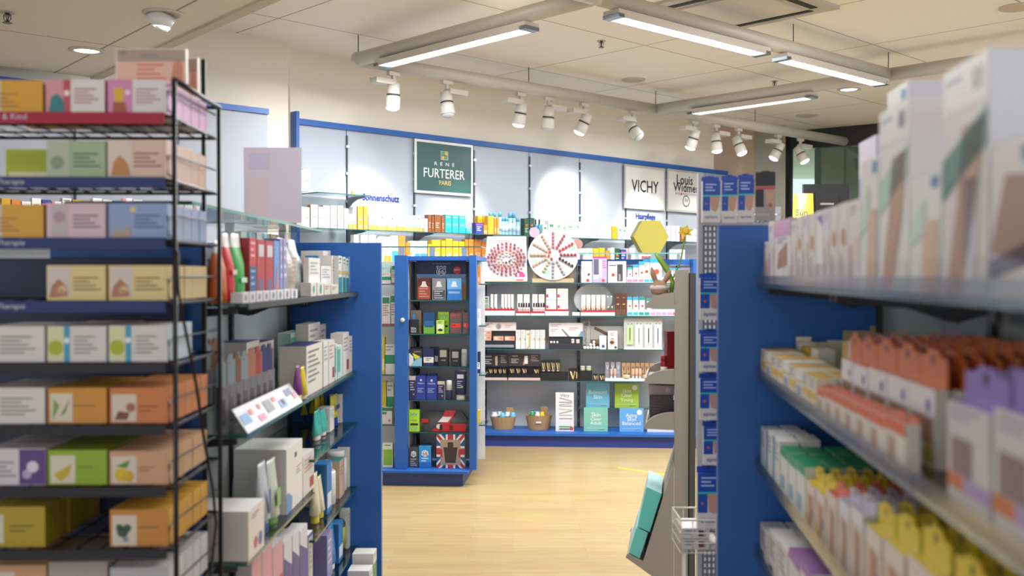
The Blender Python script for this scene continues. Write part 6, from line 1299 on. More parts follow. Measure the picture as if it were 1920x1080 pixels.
poster(300, 372, 109, 2.36, 'display_card', 'second peach card half hidden behind the large one on the rack', AR)
pa = at(6, 155, 2.2)
cb_ = thing('power_cable', 'thin dark cable hanging down the inner side of the wire rack', 'cable', FR.P(-.0, .03, 0), FR.a)
cp = [at(x, y, .688 * F / (CX - x)) - Vector((cb_.location.x, cb_.location.y, 0)) for x, y in ((331, 470), (332, 540), (345, 610), (368, 720), (385, 830), (402, 920), (408, 985), (396, 1080), (392, 1180))]
obj('cable', MB().path(cp, .0035, mat('1b1410', .5), 6), cb_)

# ================================================================ aisle gondola with dental care
Bag('bgr', 'sweet_bag', 'red bag with white rounded top', 'bag', 'd8252c', 'e9e9ec', [('r', .1, .5, .9, .62, 'f2c8c8')], d=.05)
Bag('bgg', 'sweet_bag', 'green bag with white rounded top', 'bag', '2fb04a', 'e9ece9', [('r', .1, .3, .9, .42, 'c8eccf')], d=.05)
Bag('bgo', 'sweet_bag', 'orange bag', 'bag', 'd87030', 'd8d8d8', [], d=.05)
Bag('bgw', 'rinse_pouch', 'tall pale curved pouch', 'pouch', 'c9c2bc', 'dfe6e2', [('l', .1, .9, .8, 6, .13, 'b48c80')], d=.09)
Bag('bgm', 'rinse_pouch', 'tall mint curved pouch with red mark', 'pouch', 'b9c6c2', 'cfe0dc', [('r', .1, .8, .3, .98, 'd8503c')], d=.09)
C('tpr', 'toothpaste_carton', 'red toothpaste carton with blue base', 'carton', 'cf3a44', [('r', 0, 0, 1, .55, '1f5a8c'), ('l', .15, .9, .85, 3, .1, 'e9b8bc'), ('l', .15, .45, .85, 3, .1, '8fb4cc')], side='b02a34')
C('tpd', 'toothpaste_carton', 'dark red toothpaste carton with pale label', 'carton', 'b8363c', [('r', .2, .72, .85, .92, 'cfcdd6'), ('r', .2, 0, .8, .35, '6a6088')], side='8f2a30')
C('tpb', 'toothpaste_carton', 'blue toothpaste carton with orange flame picture', 'carton', '6f9fd8', [('p', [(.2, .05), (.8, .05), (.5, .6)], 'd8684a')], side='5a86c0')
C('tpv', 'toothpaste_carton', 'lilac toothpaste carton', 'carton', '9a94c4', [('l', .2, .8, .8, 4, .15, 'dcd8ee')], side='8a80b4')
C('wtal', 'dental_carton', 'tall white dental carton', 'carton', 'e6e4e2', [LN(.12, .85, .85, 4, .09, '9fb0b4')], side='e2e0de')
C('wred', 'dental_carton', 'white dental carton with red print', 'carton', 'e2dfdc', [('r', .6, .1, .95, .35, 'a83c44'), LN(.12, .85, .85, 4, .09, 'c49a94')], side='e0dcd8')
C('wteal', 'dental_carton', 'white and teal dental carton', 'carton', 'e2e6e4', [('r', 0, 0, 1, .42, '1f8a9c'), ('r', 0, .5, 1, .6, 'd8c060'), ('l', .2, .9, .8, 2, .1, '2f5f6c')], side='cbd0ce')
C('wnav', 'dental_carton', 'white carton with navy top', 'carton', 'e8e5df', [LN(.1, .85, .85, 7, .1, '8f8a88')], side='e2ded8', top='26306a', d=.09)
C('wbig', 'dental_carton', 'large pale dental carton', 'carton', 'ece8e5', [LN(.1, .85, .85, 3, .1, 'aba5a0')], side='e4dfdb', top='f4f6f4', d=.06)
C('wmint', 'dental_carton', 'mint and white dental carton', 'carton', 'c9e0da', [('r', 0, .2, .5, .9, '5fb8ac')], side='a9ccc4', top='eef4f2')
C('wblu', 'dental_carton', 'blue and pink dental carton', 'carton', '3fa4d8', [('r', 0, 0, 1, .2, 'cf3f8c'), ('r', .6, .1, 1, 1, 'e4e6f0')], side='3a8cc4')
C('cream', 'dental_carton', 'low cream dental carton', 'carton', 'dcd6ce', [LN(.12, .7, .85, 2, .2, 'b47c78')], side='c9c2b8', top='f2f2ef')
Cyl('twh', 'rinse_bottle', 'white bottle with rounded cap', 'bottle', 'e2e2e4', 'ececee', .2, .8)
S1 = [(418, 432, 452, 'bgo'), (433, 447, 438, 'bgr'), (448, 467, 439, 'bgg'), (468, 481, 447, 'tpr'), (482, 497, 450, 'tpd'), (498, 513, 452, 'tpd'), (514, 524, 452, 'tpb'), (525, 530, 448, 'tpv'), (531, 538, 448, 'tpv'), (542, 563, 447, 'bgw'), (564, 578, 450, 'bgm')]
row(FL, .05, LS1, S1, 'from the rack, first dental shelf', 'front line of the first dental shelf')
S1b = [(579, 600, 484, 'wtal'), (602, 621, 499, 'wtal', 1, .05), (622, 634, 480, 'wred', 1, .05), (635, 641, 480, 'wteal'), (642, 648, 482, 'wteal'), (649, 654, 485, 'wteal'), (655, 662, 482, 'wblu')]
row(FL, .03, LS1, S1b, 'past the curved pouches, first dental shelf', 'cartons by the blue panel, first shelf')
row(FL, .11, LS1, [(606, 616, 471, 'wnav'), (620, 630, 471, 'wnav'), (596, 604, 480, 'wblu')], 'in rear line, first dental shelf', 'cartons by the blue panel, first shelf')
Cyl('pill', 'sample_strip', 'small white sample pack', 'sample pack', 'e6e6ea', 'ececf0', .3)
C('smp', 'sample_pack', 'small white tilted sample pack', 'sample pack', 'e9e9ee', [('c', .5, .5, .14, '7a88b0')], top='f4f4f8', d=.03)
row(FL, .004, LS1, [(455 + i * 13, 467 + i * 13 - (1 if i < 7 else 0), 549 - i * .9, 'smp') for i in range(8)], 'from the rack along the shelf edge', 'sample packs on the shelf edge')
C('lowm', 'dental_carton', 'low white carton with green mark', 'carton', 'e2e2de', [('c', .5, .5, .15, '3f9f80')], top='f4f4f2', d=.035)
row(FL, .004, LS1, [(583, 594, 530, 'lowm'), (595, 607, 530, 'lowm'), (608, 620, 532, 'cream', 1), (621, 634, 534, 'cream', 1)], 'low line, first dental shelf', 'low cartons on the first dental shelf')
C('peach', 'dental_carton', 'peach and white carton', 'carton', 'd9b8a0', [('r', .3, .1, .9, .9, 'e9dfd8')], side='c9a890', d=.07)
C('tstr', 'dental_carton', 'white carton with turquoise stripes', 'carton', 'dfe3e3', [('r', .4, 0, .6, 1, '5fc0c4'), ('r', .8, 0, .95, 1, '6fc8cc')], side='c6cccc', d=.07)
row(FL, .31, 1.537, [(452, 478, 436, 'tstr'), (482, 505, 438, 'tstr'), (508, 522, 440, 'peach')], 'on the rail under the top glass', 'cartons under the top glass')
# sheet in a holder on the top glass
a = at(458, 0, 3.7); b = at(566, 277, 3.7)
shd = thing('paper_sheet_holder', 'blank lilac-pink paper sheet in a clear holder on the top glass', 'paper sheet', (a.x, 3.7, 1.6448), 0)
w, h = b.x - a.x, b.z - 1.645
obj('clear_holder', MB().box(-.003, w + .003, .002, .004, 0, h + .002, PLASTIC()).box(-.003, w + .003, .0045, .07, 0, .003, PLASTIC()), shd)
obj('sheet', MB().box(0, w, 0, .0015, .004, h, mat('e8e0f0', .5)).q(.02, w * .45, h * .72, h * .93, -.0005, mat('dcd4f2')).q(0.01, w * .4, h * .05, h * .6, -.0005, mat('ecd8e2')), shd)

# second shelf: nail tool blister packs, sign strip, cartons
for kk, (c, nm) in enumerate((('9a6a50', 'brown'), ('9ab4bc', 'pale blue'), ('c98c6c', 'peach'), ('c0504c', 'red'), ('c87a50', 'orange'), ('3a3f80', 'navy blue'), ('b48088', 'pink'))):
    Hp('nt%d' % kk, 'nail_tool_pack', 'nail tool pack with ' + nm + ' header', 'blister pack', '8f8c96', c, [('r', .3, .1, .7, .7, '4a484e'), ('r', .42, .15, .58, .9, '9fa2a8')], d=.008, hf=.42, side='5a585e')
ntm = [1, 0, 1, 1, 0, 1, 1, 2, 2, 2, 3, 4, 5, 5, 5, 6]
for i, c in enumerate(ntm):
    u = .012 + i * .0345
    put(FL, u, .075 + .006 * (i % 2), LS2 + .01, .031, .185, 'nt%d' % c, nth(i) + ' from the rack, second dental shelf', 'nail tool packs on the second dental shelf', dr=-.5)
for i, c in enumerate([0, 1, 0, 0, 1]):
    put(FL, .02 + i * .04, .13, LS2 + .05, .032, .185, 'nt%d' % c, nth(i) + ' in the line behind', 'nail tool packs on the second dental shelf', dr=-.5)
u0, u1 = .01, FL.u(573, -.01)
# printed strip leaning at the shelf edge
ss = thing('printed_shelf_strip', 'long white acrylic strip printed with small product pictures, second dental shelf', 'shelf strip', FL.P(u0, 0.0, LS2 + .0015), FL.a)
L_ = u1 - u0
sm_ = MB().add([(0, 0, 0), (L_, 0, 0), (L_, .04, .06), (0, .04, .06), (0, .003, 0), (L_, .003, 0), (L_, .043, .06), (0, .043, .06)], [(0, 1, 2, 3), (7, 6, 5, 4), (1, 5, 6, 2), (0, 3, 7, 4), (3, 2, 6, 7), (0, 4, 5, 1)], mat('dfe0e8', .3))
obj('strip_body', sm_, ss)
pm_ = MB()
for i, (x, z, w, h, c) in enumerate(((.02, .3, .12, .4, '5f9ad0'), (.16, .55, .05, .2, 'd8645a'), (.24, .15, .1, .25, 'e08cb0'), (.3, .6, .04, .2, 'd8645a'), (.4, .3, .12, .5, '8a8f98'), (.55, .6, .05, .2, 'd8645a'), (.62, .2, .12, .35, '6fa8d8'), (.66, .3, .05, .25, 'd8503c'), (.8, .55, .12, .3, '7a7f98'), (.9, .3, .06, .3, 'd88ca8'))):
    p = [(x * L_, z), ((x + w) * L_, z), ((x + w) * L_, z + h), (x * L_, z + h)]
    pm_.add([(a, .04 * b - .0012, .06 * b + .0006) for a, b in p], [(0, 1, 2, 3)], mat(c))
obj('printed_pictures', pm_, ss)
S2 = [(574, 604, 645, 'wnav'), (606, 615, 640, 'wtal'), (616, 627, 638, 'wred'), (628, 632, 645, 'wmint'), (633, 642, 648, 'wmint'), (643, 654, 624, 'wred'), (655, 664, 630, 'wtal')]
row(FL, .02, LS2, S2, 'past the nail tools, second dental shelf', 'cartons on the second dental shelf')
row(FL, .18, LS2, [(462, 486, 640, 'wnav'), (487, 513, 640, 'wnav'), (545, 571, 622, 'wmint'), (572, 590, 624, 'wmint')], 'in rear line, second dental shelf', 'cartons on the second dental shelf')
row(FL, .13, LS2, [(578, 600, 606, 'wbig'), (601, 620, 607, 'wbig'), (621, 642, 608, 'wbig')], 'tall, behind the front line, second dental shelf', 'cartons on the second dental shelf')
Tb('ppl', 'dental_tube', 'purple tube', 'tube', '7a2f80', 'e4c81e', capf=.2); Tb('yel', 'dental_tube', 'yellow tube', 'tube', 'e0c41e', 'e9e9e9', capf=.12)
row(FL, .004, LS2, [(564, 571, 686, 'ppl'), (573, 580, 688, 'yel')], 'leaning at the end of the printed strip', 'tubes by the printed strip')
# third shelves
Tb('tea', 'mouthwash_bottle', 'teal bottle with light cap', 'bottle', '12776c', 'c9c9c4', capf=.08, d=.05); Tb('trq', 'toothpaste_tube', 'turquoise tube with crimped end', 'tube', '3fc4b8', 'e6dcd4', [('l', .3, .7, .7, 3, .1, '1f6f70')], capf=.16)
Tb('cyl', 'toothpaste_tube', 'yellow and blue tube', 'tube', 'd8cc2c', '2f3f9c', [('r', .1, .5, .9, .7, '3a48a0')], capf=.3)
Cyl('pap', 'cotton_roll', 'short white roll', 'roll', 'e2dadb', 'efeaea', .15)
S3 = [(497, 512, 775, 'tea', 1, .07), (514, 530, 772, 'tea', 1, .07), (534, 548, 768, 'tea', 1, .07), (551, 564, 766, 'tea', 1, .07)]
row(FL, .06, LS3N + .11, [(597, 607, 770, 'trq'), (608, 617, 768, 'trq'), (618, 626, 764, 'wtal'), (627, 639, 741, 'cyl'), (640, 648, 738, 'wred'), (649, 656, 738, 'trq'), (657, 668, 760, 'pap')], 'past the bay joint, third dental shelf', 'tubes on the third dental shelf')
row(FL, .12, LS3F, [(598, 607, 745, 'cyl'), (609, 618, 738, 'cyl'), (619, 630, 731, 'cyl'), (631, 642, 733, 'cyl')], 'in rear line, third dental shelf', 'tubes on the third dental shelf')
Bag('ylr', 'refill_pouch', 'white refill pouch with green label', 'pouch', 'd6dcd6', 'd9dfdf', [('r', 0, .1, 1, .8, '3f9a1e'), ('t', 'xylor', .5, .4, .8, 'e6f2e0')], d=.04)
Tb('bwt', 'gel_tube', 'white and blue standing tube', 'tube', 'ccd4dc', '2c48a4', [('r', .3, .1, .7, .6, '4a5fa8')], capf=.18, d=.05); Tb('gwt', 'gel_tube', 'white and green standing tube', 'tube', 'd0dccf', '6fae4c', [('r', .2, .1, .8, .5, '8fbc78')], capf=.1, d=.05)
C('hcw', 'dental_box', 'large white dental box with blue arc', 'carton', 'f0eeeb', [('p', [(.0, .0), (.3, .0), (.35, .2), (.1, .32), (0, .3)], '6fa0d4'), ('r', .5, .78, .62, .86, '3f408a'), ('l', .6, .6, .95, 3, .05, 'c0a8a0')], side='eae8e5', top='f8f8f8', d=.16)
C('hcc', 'dental_box', 'wide white box with round print', 'carton', 'efe9e3', [('c', .75, .25, .12, '5f80b8'), ('c', .45, .25, .1, 'd8606a'), ('l', .2, .85, .7, 2, .06, '8f90a8')], side='e8e3dc', top='f8f8fa', d=.16)
row(FL, .02, LS3N, [(452, 466, 866, 'ylr', 1, .19), (498, 512, 868, 'bwt'), (514, 530, 862, 'gwt'), (536, 566, 833, 'hcw'), (567, 588, 850, 'wred')], 'from the rack, lower near dental shelf', 'products on the lower near dental shelf')
row(FL, .0, LS3N, [(464, 494, 948, 'hcc')], 'at the shelf end by the rack', None)
row(FL, .20, LS3N, [(495, 509, 781, 'tea'), (511, 525, 778, 'tea'), (527, 541, 776, 'tea')], 'behind the white boxes, lower near dental shelf', 'teal bottles')
# far bay, fourth shelf
Tb('sky', 'gel_tube', 'sky-blue standing tube', 'tube', '2b7fc4', 'e6eaf0', capf=.14, d=.04); Tb('crt', 'gel_tube', 'cream standing tube with yellow base', 'tube', 'e6dfc0', 'd8c02c', capf=.16, d=.04)
C('beig', 'dental_carton', 'beige carton with teal top', 'carton', 'c9b09c', [LN(.15, .8, .8, 3, .1, 'a08c7c')], side='bfa690', top='3f8f8c')
C('skyc', 'dental_carton', 'sky-blue carton with white print', 'carton', '2f7fc4', [('r', .1, .1, .9, .4, 'd9e6f2')], side='266aa8')
row(FL, .03, LS4F, [(596, 604, 888, 'crt'), (605, 611, 893, 'crt'), (612, 621, 868, 'skyc'), (622, 635, 868, 'twh'), (636, 645, 862, 'beig'), (646, 654, 845, 'twh'), (655, 664, 835, 'wtal')], 'past the bay joint, fourth dental shelf', 'products on the fourth dental shelf')
row(FL, .13, LS4F, [(616, 630, 835, 'wtal'), (633, 646, 818, 'wtal'), (648, 660, 818, 'wtal')], 'in rear line, fourth dental shelf', 'products on the fourth dental shelf')
Cyl('crj', 'cream_jar', 'wide cream jar with silver lid', 'jar', 'd6c8c2', 'b9bdc2', .2, 1.0, 'a83a44')
row(FL, .10, LS4F, [(604, 612, 968, 'crj', 1)], 'behind the cream tubes, fourth dental shelf', 'cream jars')
# far bay, fifth shelf and near bay low shelf
Bo('grnb', 'oil_bottle', 'dark green bottle with yellow label', 'bottle', '2a3a20', '1c241a', sh=.7, nk=.35, lab='b4b420')
C('bred', 'dental_carton', 'white carton with red ribbon print', 'carton', 'dedad6', [('p', [(.4, .2), (.8, .5), (.7, .25)], 'c8404a')], side='cdc9c4')
row(FL, .03, LS5F, [(612, 622, 1000, 'tpv'), (623, 633, 985, 'sky'), (634, 642, 980, 'skyc'), (643, 650, 945, 'grnb'), (652, 657, 955, 'wtal'), (658, 666, 925, 'bred')], 'past the bay joint, lowest dental shelf', 'products on the lowest dental shelf')
C('pnk', 'dental_carton', 'white and pink carton', 'carton', 'd9a0ac', [('r', 0, 0, 1, .6, 'c8405c')], side='cfc6c8', top='e2dcde', d=.04)
C('vio', 'dental_carton', 'white carton with violet side', 'carton', 'dcd8e4', [('p', [(0, 0), (1, 0), (1, .6), (0, .8)], '5a4a98'), ('r', .3, .1, .7, .5, 'e4c9b8')], side='d9d5d9', top='ebe9ef', d=.05)
C('whn', 'dental_carton', 'tall grey-white carton with blue edge', 'carton', 'c6c4c2', [('r', 0, .93, 1, 1, '2f58a8'), LN(.2, .7, .8, 5, .1, 'a09c98')], side='cfccc8', top='eef0f4')
for j in range(3): row(FL, .02 + j * .055, LS4N, [(470 + i * 20, 489 + i * 20, 1035 - i * 8, 'pnk') for i in range(3)], 'from the rack, ' + nth(j) + ' line, low dental shelf', 'cartons on the low dental shelf')
for j in range(3): row(FL, .02 + j * .06, LS4N, [(531, 546, 1012, 'vio'), (547, 560, 1000, 'vio'), (561, 575, 990, 'vio')], 'middle of ' + nth(j) + ' line, low dental shelf', 'cartons on the low dental shelf')
put(FL, FL.u(577, .02), .02, LS4N + .0006, .07, .17, 'whn', 'at the bay joint, low dental shelf')
C('grns', 'dental_carton', 'white carton with green cover', 'carton', 'd9dcd6', [('r', 0, .6, 1, 1, '3f9a48')], side='cfc9c2', top='3f9a48')
for u_, z_, h_, key, l in ((1.40, .1205, .18, 'wtal', 'lower, nearer on the base board by the end panel'), (1.505, .1205, .17, 'grns', 'lower, on the base board against the end panel'), (1.51, .292, .045, 'wtal', 'lying topmost on the base board cartons')): put(FL, u_, -.095, z_, .09, h_, key, l, 'cartons on the base board', .085)
# ================================================================ aisle gondola with stockings
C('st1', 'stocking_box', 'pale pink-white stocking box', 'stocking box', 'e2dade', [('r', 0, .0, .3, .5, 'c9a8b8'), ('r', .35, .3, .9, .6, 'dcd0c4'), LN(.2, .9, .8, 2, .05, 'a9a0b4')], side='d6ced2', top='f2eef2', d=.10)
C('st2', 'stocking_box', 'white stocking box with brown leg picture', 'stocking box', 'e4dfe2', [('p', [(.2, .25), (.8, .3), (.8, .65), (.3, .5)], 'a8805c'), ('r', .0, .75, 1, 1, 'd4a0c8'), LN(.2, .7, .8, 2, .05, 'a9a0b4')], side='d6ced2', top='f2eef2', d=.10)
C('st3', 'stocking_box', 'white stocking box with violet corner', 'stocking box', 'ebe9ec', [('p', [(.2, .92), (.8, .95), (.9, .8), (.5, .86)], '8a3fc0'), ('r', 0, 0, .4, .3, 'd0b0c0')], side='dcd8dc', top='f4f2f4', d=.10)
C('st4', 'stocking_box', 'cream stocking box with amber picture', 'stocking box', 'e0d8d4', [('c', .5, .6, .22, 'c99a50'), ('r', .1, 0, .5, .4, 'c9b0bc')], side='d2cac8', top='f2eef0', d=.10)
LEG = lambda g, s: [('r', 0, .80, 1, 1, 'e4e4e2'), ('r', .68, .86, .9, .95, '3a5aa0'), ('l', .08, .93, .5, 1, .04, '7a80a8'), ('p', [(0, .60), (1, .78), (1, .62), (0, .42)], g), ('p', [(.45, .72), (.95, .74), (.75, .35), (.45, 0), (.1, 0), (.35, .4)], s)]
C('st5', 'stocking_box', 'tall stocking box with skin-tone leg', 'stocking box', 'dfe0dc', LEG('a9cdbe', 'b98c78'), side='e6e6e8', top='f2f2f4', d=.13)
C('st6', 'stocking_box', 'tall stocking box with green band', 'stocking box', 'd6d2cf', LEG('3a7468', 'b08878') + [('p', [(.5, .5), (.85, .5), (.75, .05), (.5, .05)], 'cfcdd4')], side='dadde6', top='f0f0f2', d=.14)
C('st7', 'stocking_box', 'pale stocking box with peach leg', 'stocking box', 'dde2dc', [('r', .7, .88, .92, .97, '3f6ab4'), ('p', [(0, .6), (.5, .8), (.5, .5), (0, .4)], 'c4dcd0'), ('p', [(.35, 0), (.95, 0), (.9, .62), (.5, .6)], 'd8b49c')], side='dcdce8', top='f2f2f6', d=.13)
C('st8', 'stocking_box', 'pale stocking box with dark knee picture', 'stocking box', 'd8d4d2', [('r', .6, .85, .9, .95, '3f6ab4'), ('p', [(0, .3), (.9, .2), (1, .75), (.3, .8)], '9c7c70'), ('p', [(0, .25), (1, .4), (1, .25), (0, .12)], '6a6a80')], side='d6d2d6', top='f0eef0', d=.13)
T1 = [(1429, 1440, 454, 'st1'), (1441, 1451, 416, 'st1'), (1452, 1482, 413, 'st2'), (1483, 1493, 414, 'st1'), (1494, 1504, 406, 'st4'), (1505, 1515, 403, 'st1'), (1516, 1529, 401, 'st4'), (1530, 1543, 396, 'st3'), (1544, 1555, 392, 'st1'), (1556, 1571, 388, 'st4'), (1572, 1590, 381, 'st4'), (1591, 1612, 376, 'st1')]
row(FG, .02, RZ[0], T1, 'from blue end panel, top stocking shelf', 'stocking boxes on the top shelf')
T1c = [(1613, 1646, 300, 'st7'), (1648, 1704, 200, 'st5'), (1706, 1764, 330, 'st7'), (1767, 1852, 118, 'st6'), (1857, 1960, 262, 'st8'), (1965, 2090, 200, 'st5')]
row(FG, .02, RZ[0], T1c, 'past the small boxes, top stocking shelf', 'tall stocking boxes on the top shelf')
C('st9', 'stocking_box', 'lavender and white stocking box', 'stocking box', 'b9aee0', [('r', 0, .75, 1, 1, 'e4e2f0')], side='dcd8ee', top='f2f2f8', d=.12)
row(FG, .17, RZ[0], [(1610, 1642, 262, 'st9'), (1662, 1700, 165, 'st7')], 'behind the tall ones, top stocking shelf', 'rear stocking boxes')
# clear dividers
dvp = thing('divider_tray', 'clear acrylic tray with dividers along the top stocking shelf edge', 'acrylic tray', FG.P(0, 0, RZ[0] + .0006), FG.a)
for i, px in enumerate((1428, 1440.5, 1451.5, 1482.5, 1493.5, 1504.5, 1515.5, 1529.5, 1543.5, 1555.5, 1571.5, 1590.5, 1612.5, 1647, 1705, 1765.5, 1854)):
    u = FG.u(px, .02); obj('divider', MB().box(u - .0005, u + .0005, .002, .018, .0, .045, PLASTIC()), dvp)
def grid(z, cols, dv0, anchor, group, fr_=FG):
    """cols: (px0, px1, y_top, kind, rows deep, step)"""
    for i, (a, b, yt, key, n, st_) in enumerate(cols):
        u0, u1 = max(.001, fr_.u(a, dv0)), fr_.u(b, dv0); um = (u0 + u1) / 2; h = fr_.z(yt, um, dv0) - z; w = u1 - u0 - .0015; d = min(PK[key][4], st_ - .001)
        if z < 1.4: h = min(h, .186)
        for k in range(n):
            if dv0 + k * st_ + d > .318: break
            put(fr_, u0, dv0 + k * st_ + random.uniform(-.0003, .0003), z + .0006, w, h + random.uniform(-.002, .002), key, nth(i) + ' ' + anchor + ', ' + nth(k) + ' deep', group, d)
C('fc1', 'plaster_carton', 'small white and yellow carton', 'carton', 'e0d9c6', [('r', 0, .35, 1, .55, 'e0b840'), LN(.1, .9, .9, 3, .1, '9a9ab0')], side='dfd8c4', top='d9b04a', d=.04)
C('fc2', 'plaster_carton', 'small white and blue-print carton', 'carton', 'e3e1de', [('r', .2, .2, .8, .5, '9aa6c8'), ('r', 0, .6, 1, .66, 'e0b840')], side='dcd8cc', top='e4dfc8', d=.04)
C('tanc', 'plaster_carton', 'large tan carton with dark print', 'carton', 'c4b48e', [('r', .3, .35, .75, .48, '5a5a4a'), LN(.1, .9, .8, 1, .1, '8a8468')], side='b9a982', top='b8903c', d=.07)
C('fcy', 'plaster_carton', 'yellow carton', 'carton', 'd0a634', [('r', 0, 0, 1, .4, 'ddd9cc')], side='c99c2c', top='e0c01e', d=.04)
Hp('fo1', 'foot_care_pack', 'white foot-care pack with orange header', 'hanging pack', 'd5d2cf', 'd8743a', [('r', 0, .66, 1, .98, 'e4e2e4'), ('r', .1, .3, .9, .62, '9a7464'), ('r', .1, .05, .5, .34, '8fa0b8'), ('r', .6, .05, .9, .3, 'b0a83a'), ('c', .75, .78, .08, '5a60a0')], d=.018, hf=.32, side='cfc8c2')
Hp('fo2', 'foot_care_pack', 'low white foot-care pack with orange band', 'hanging pack', 'e0d9d2', 'd0602e', [('r', 0, .72, 1, .98, 'd86a3c'), ('r', .15, .1, .5, .6, 'b89c8c')], d=.02, hf=.1, side='d8d0c8')
Hp('fo3', 'foot_care_pack', 'large white foot-care pack with lilac header', 'hanging pack', 'd0cdcc', '8a74c0', [('r', 0, .7, 1, .98, 'cfcdd0'), ('r', .1, .35, .6, .68, '8a7880'), ('r', 0, .2, .4, .34, 'd07a4c'), ('r', .4, .2, 1, .34, 'b09ac8'), ('l', .1, .92, .8, 2, .07, '8f90b0')], d=.022, hf=.26, side='c8c4c4')
T2 = RZ[1]
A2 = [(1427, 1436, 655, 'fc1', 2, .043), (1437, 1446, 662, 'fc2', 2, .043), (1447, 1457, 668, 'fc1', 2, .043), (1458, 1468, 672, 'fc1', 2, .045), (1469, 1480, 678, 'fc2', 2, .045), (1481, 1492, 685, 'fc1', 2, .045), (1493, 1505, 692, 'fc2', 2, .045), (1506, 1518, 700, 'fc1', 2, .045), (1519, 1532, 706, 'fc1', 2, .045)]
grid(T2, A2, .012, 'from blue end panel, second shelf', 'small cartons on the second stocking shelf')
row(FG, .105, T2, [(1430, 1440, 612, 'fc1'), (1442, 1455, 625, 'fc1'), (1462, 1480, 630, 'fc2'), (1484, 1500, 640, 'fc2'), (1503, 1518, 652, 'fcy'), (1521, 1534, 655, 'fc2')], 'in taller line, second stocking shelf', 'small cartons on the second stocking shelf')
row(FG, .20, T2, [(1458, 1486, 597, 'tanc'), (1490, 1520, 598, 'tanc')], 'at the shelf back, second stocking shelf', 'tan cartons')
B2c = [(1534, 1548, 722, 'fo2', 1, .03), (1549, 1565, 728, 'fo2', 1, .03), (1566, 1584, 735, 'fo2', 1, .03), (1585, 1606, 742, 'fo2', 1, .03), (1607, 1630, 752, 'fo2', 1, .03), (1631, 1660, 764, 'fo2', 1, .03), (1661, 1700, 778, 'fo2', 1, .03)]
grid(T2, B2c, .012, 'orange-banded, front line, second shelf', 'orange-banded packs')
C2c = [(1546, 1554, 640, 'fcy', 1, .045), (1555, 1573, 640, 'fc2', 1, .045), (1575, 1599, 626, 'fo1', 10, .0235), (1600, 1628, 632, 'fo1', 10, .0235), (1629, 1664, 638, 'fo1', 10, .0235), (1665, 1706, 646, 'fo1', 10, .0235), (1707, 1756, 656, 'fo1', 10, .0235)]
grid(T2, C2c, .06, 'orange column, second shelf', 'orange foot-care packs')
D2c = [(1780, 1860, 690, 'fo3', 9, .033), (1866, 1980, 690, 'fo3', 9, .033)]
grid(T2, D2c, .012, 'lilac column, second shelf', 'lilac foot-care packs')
T3 = RZ[2]
C('wb1', 'ointment_carton', 'white ointment carton with blue edge', 'carton', 'dfe2e4', [('r', 0, 0, .2, 1, '5a9ac8'), LN(.25, .85, .85, 4, .1, '9aa0a8')], side='d9dbdc', top='eef0f2', d=.045)
C('wg1', 'ointment_carton', 'white ointment carton with green top', 'carton', 'dce2df', [('r', 0, .82, 1, 1, '2fa070'), ('r', .1, .1, .6, .4, '8fb0c4')], side='cfd4d2', top='1f9a68', d=.04)
C('wy1', 'ointment_carton', 'grey-white carton standing at the shelf back', 'carton', 'b9beba', [LN(.2, .8, .8, 4, .12, '8a8f8c')], side='aab0ac', top='cfd3d0', d=.05)
Hp('fy1', 'bandage_pack', 'skin-print bandage pack with yellow header', 'hanging pack', 'd0bfb4', 'dcc41e', [('r', 0, .78, 1, 1, 'd9d4d0'), ('p', [(.2, 0), (.6, 0), (.7, .7), (.3, .75)], 'b98c74'), ('r', 0, 0, .3, .25, 'd8b848'), ('r', .6, .3, .8, .5, '6a70a8')], d=.022, hf=.26, side='c8b8ae')
Hp('fr1', 'bandage_pack', 'bandage pack with coral header', 'hanging pack', 'd2c2ba', 'd8694c', [('r', 0, .8, 1, 1, 'd9d0cc'), ('p', [(.3, 0), (.7, 0), (.7, .7), (.3, .75)], 'b08a7c')], d=.022, hf=.16, side='c8b8ae')
Hp('fl1', 'bandage_pack', 'bandage pack with grey-lilac header', 'hanging pack', 'cfc6c2', 'b9b8c8', [('r', 0, .8, 1, 1, 'dcdce4'), ('p', [(.3, 0), (.7, 0), (.7, .7), (.3, .75)], 'a88c80')], d=.022, hf=.16, side='c0b8b8')
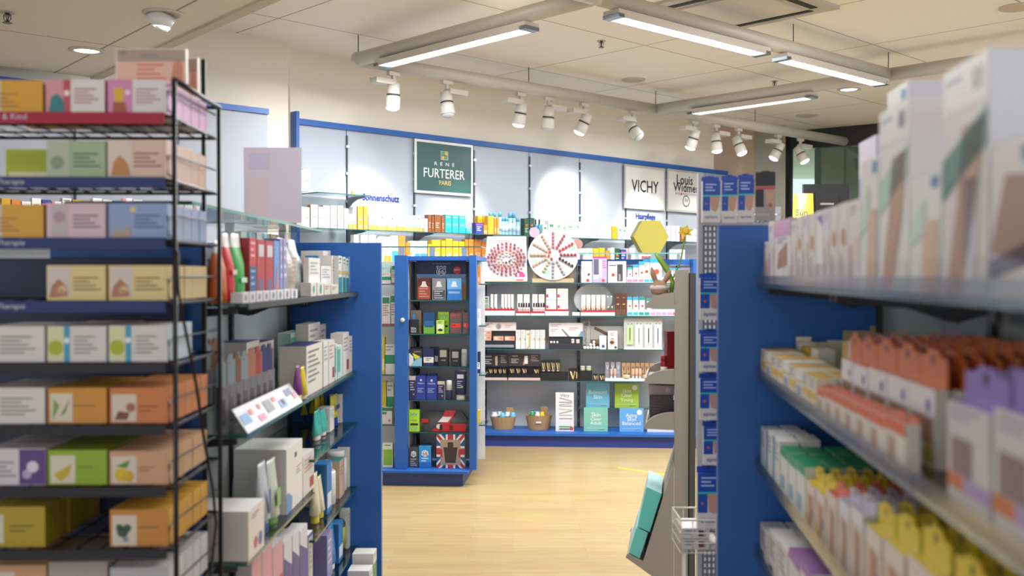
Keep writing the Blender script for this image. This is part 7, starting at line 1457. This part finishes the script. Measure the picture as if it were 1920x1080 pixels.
A3 = [(1425, 1436, 803, 'wb1', 2, .05), (1438, 1449, 812, 'wb1', 2, .05), (1451, 1463, 822, 'wb1', 2, .05), (1465, 1478, 845, 'wg1', 5, .05), (1480, 1494, 858, 'wg1', 5, .05), (1496, 1511, 872, 'wg1', 5, .05)]
grid(T3, A3, .012, 'from blue end panel, third shelf', 'ointment cartons on the third stocking shelf')
row(FG, .25, T3, [(1449, 1462, 795, 'wy1'), (1464, 1482, 803, 'wy1'), (1500, 1524, 815, 'wy1'), (1528, 1552, 818, 'wy1')], 'at the shelf back, third stocking shelf', 'ointment cartons on the third stocking shelf')
B3c = [(1513, 1530, 880, 'fy1', 8, .031), (1532, 1550, 893, 'fy1', 8, .031), (1552, 1572, 905, 'fr1', 8, .031), (1574, 1596, 918, 'fl1', 8, .031), (1598, 1622, 930, 'fl1', 8, .031), (1625, 1656, 945, 'fy1', 8, .031), (1660, 1700, 965, 'fy1', 8, .031), (1706, 1756, 990, 'fy1', 8, .031), (1764, 1830, 1020, 'fy1', 8, .031), (1840, 1930, 1060, 'fy1', 8, .031)]
grid(T3, B3c, .012, 'bandage column, third shelf', 'bandage packs on the third stocking shelf')
T4 = RZ[3]
C('w4', 'ointment_carton', 'plain white ointment carton, low', 'carton', 'dcdcda', [LN(.15, .8, .8, 4, .12, '8f9298'), ('r', .1, .05, .5, .18, '3f4a80')], side='cfd0d0', top='e9ebec', d=.06)
C('w4v', 'ointment_carton', 'white ointment carton with violet top', 'carton', 'dad6da', [('r', 0, .85, 1, 1, 'a070b8')], side='cfcdd0', top='a878bc', d=.07)
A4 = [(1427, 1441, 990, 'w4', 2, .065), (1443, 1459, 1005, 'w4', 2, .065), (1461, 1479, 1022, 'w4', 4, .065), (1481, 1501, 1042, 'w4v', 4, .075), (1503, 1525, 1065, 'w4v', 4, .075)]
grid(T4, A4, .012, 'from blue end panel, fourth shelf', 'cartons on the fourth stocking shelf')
put(FG, .035, .16, T4 + .0006, .08, .17, 'wy1', 'tall, alone on the fourth stocking shelf')
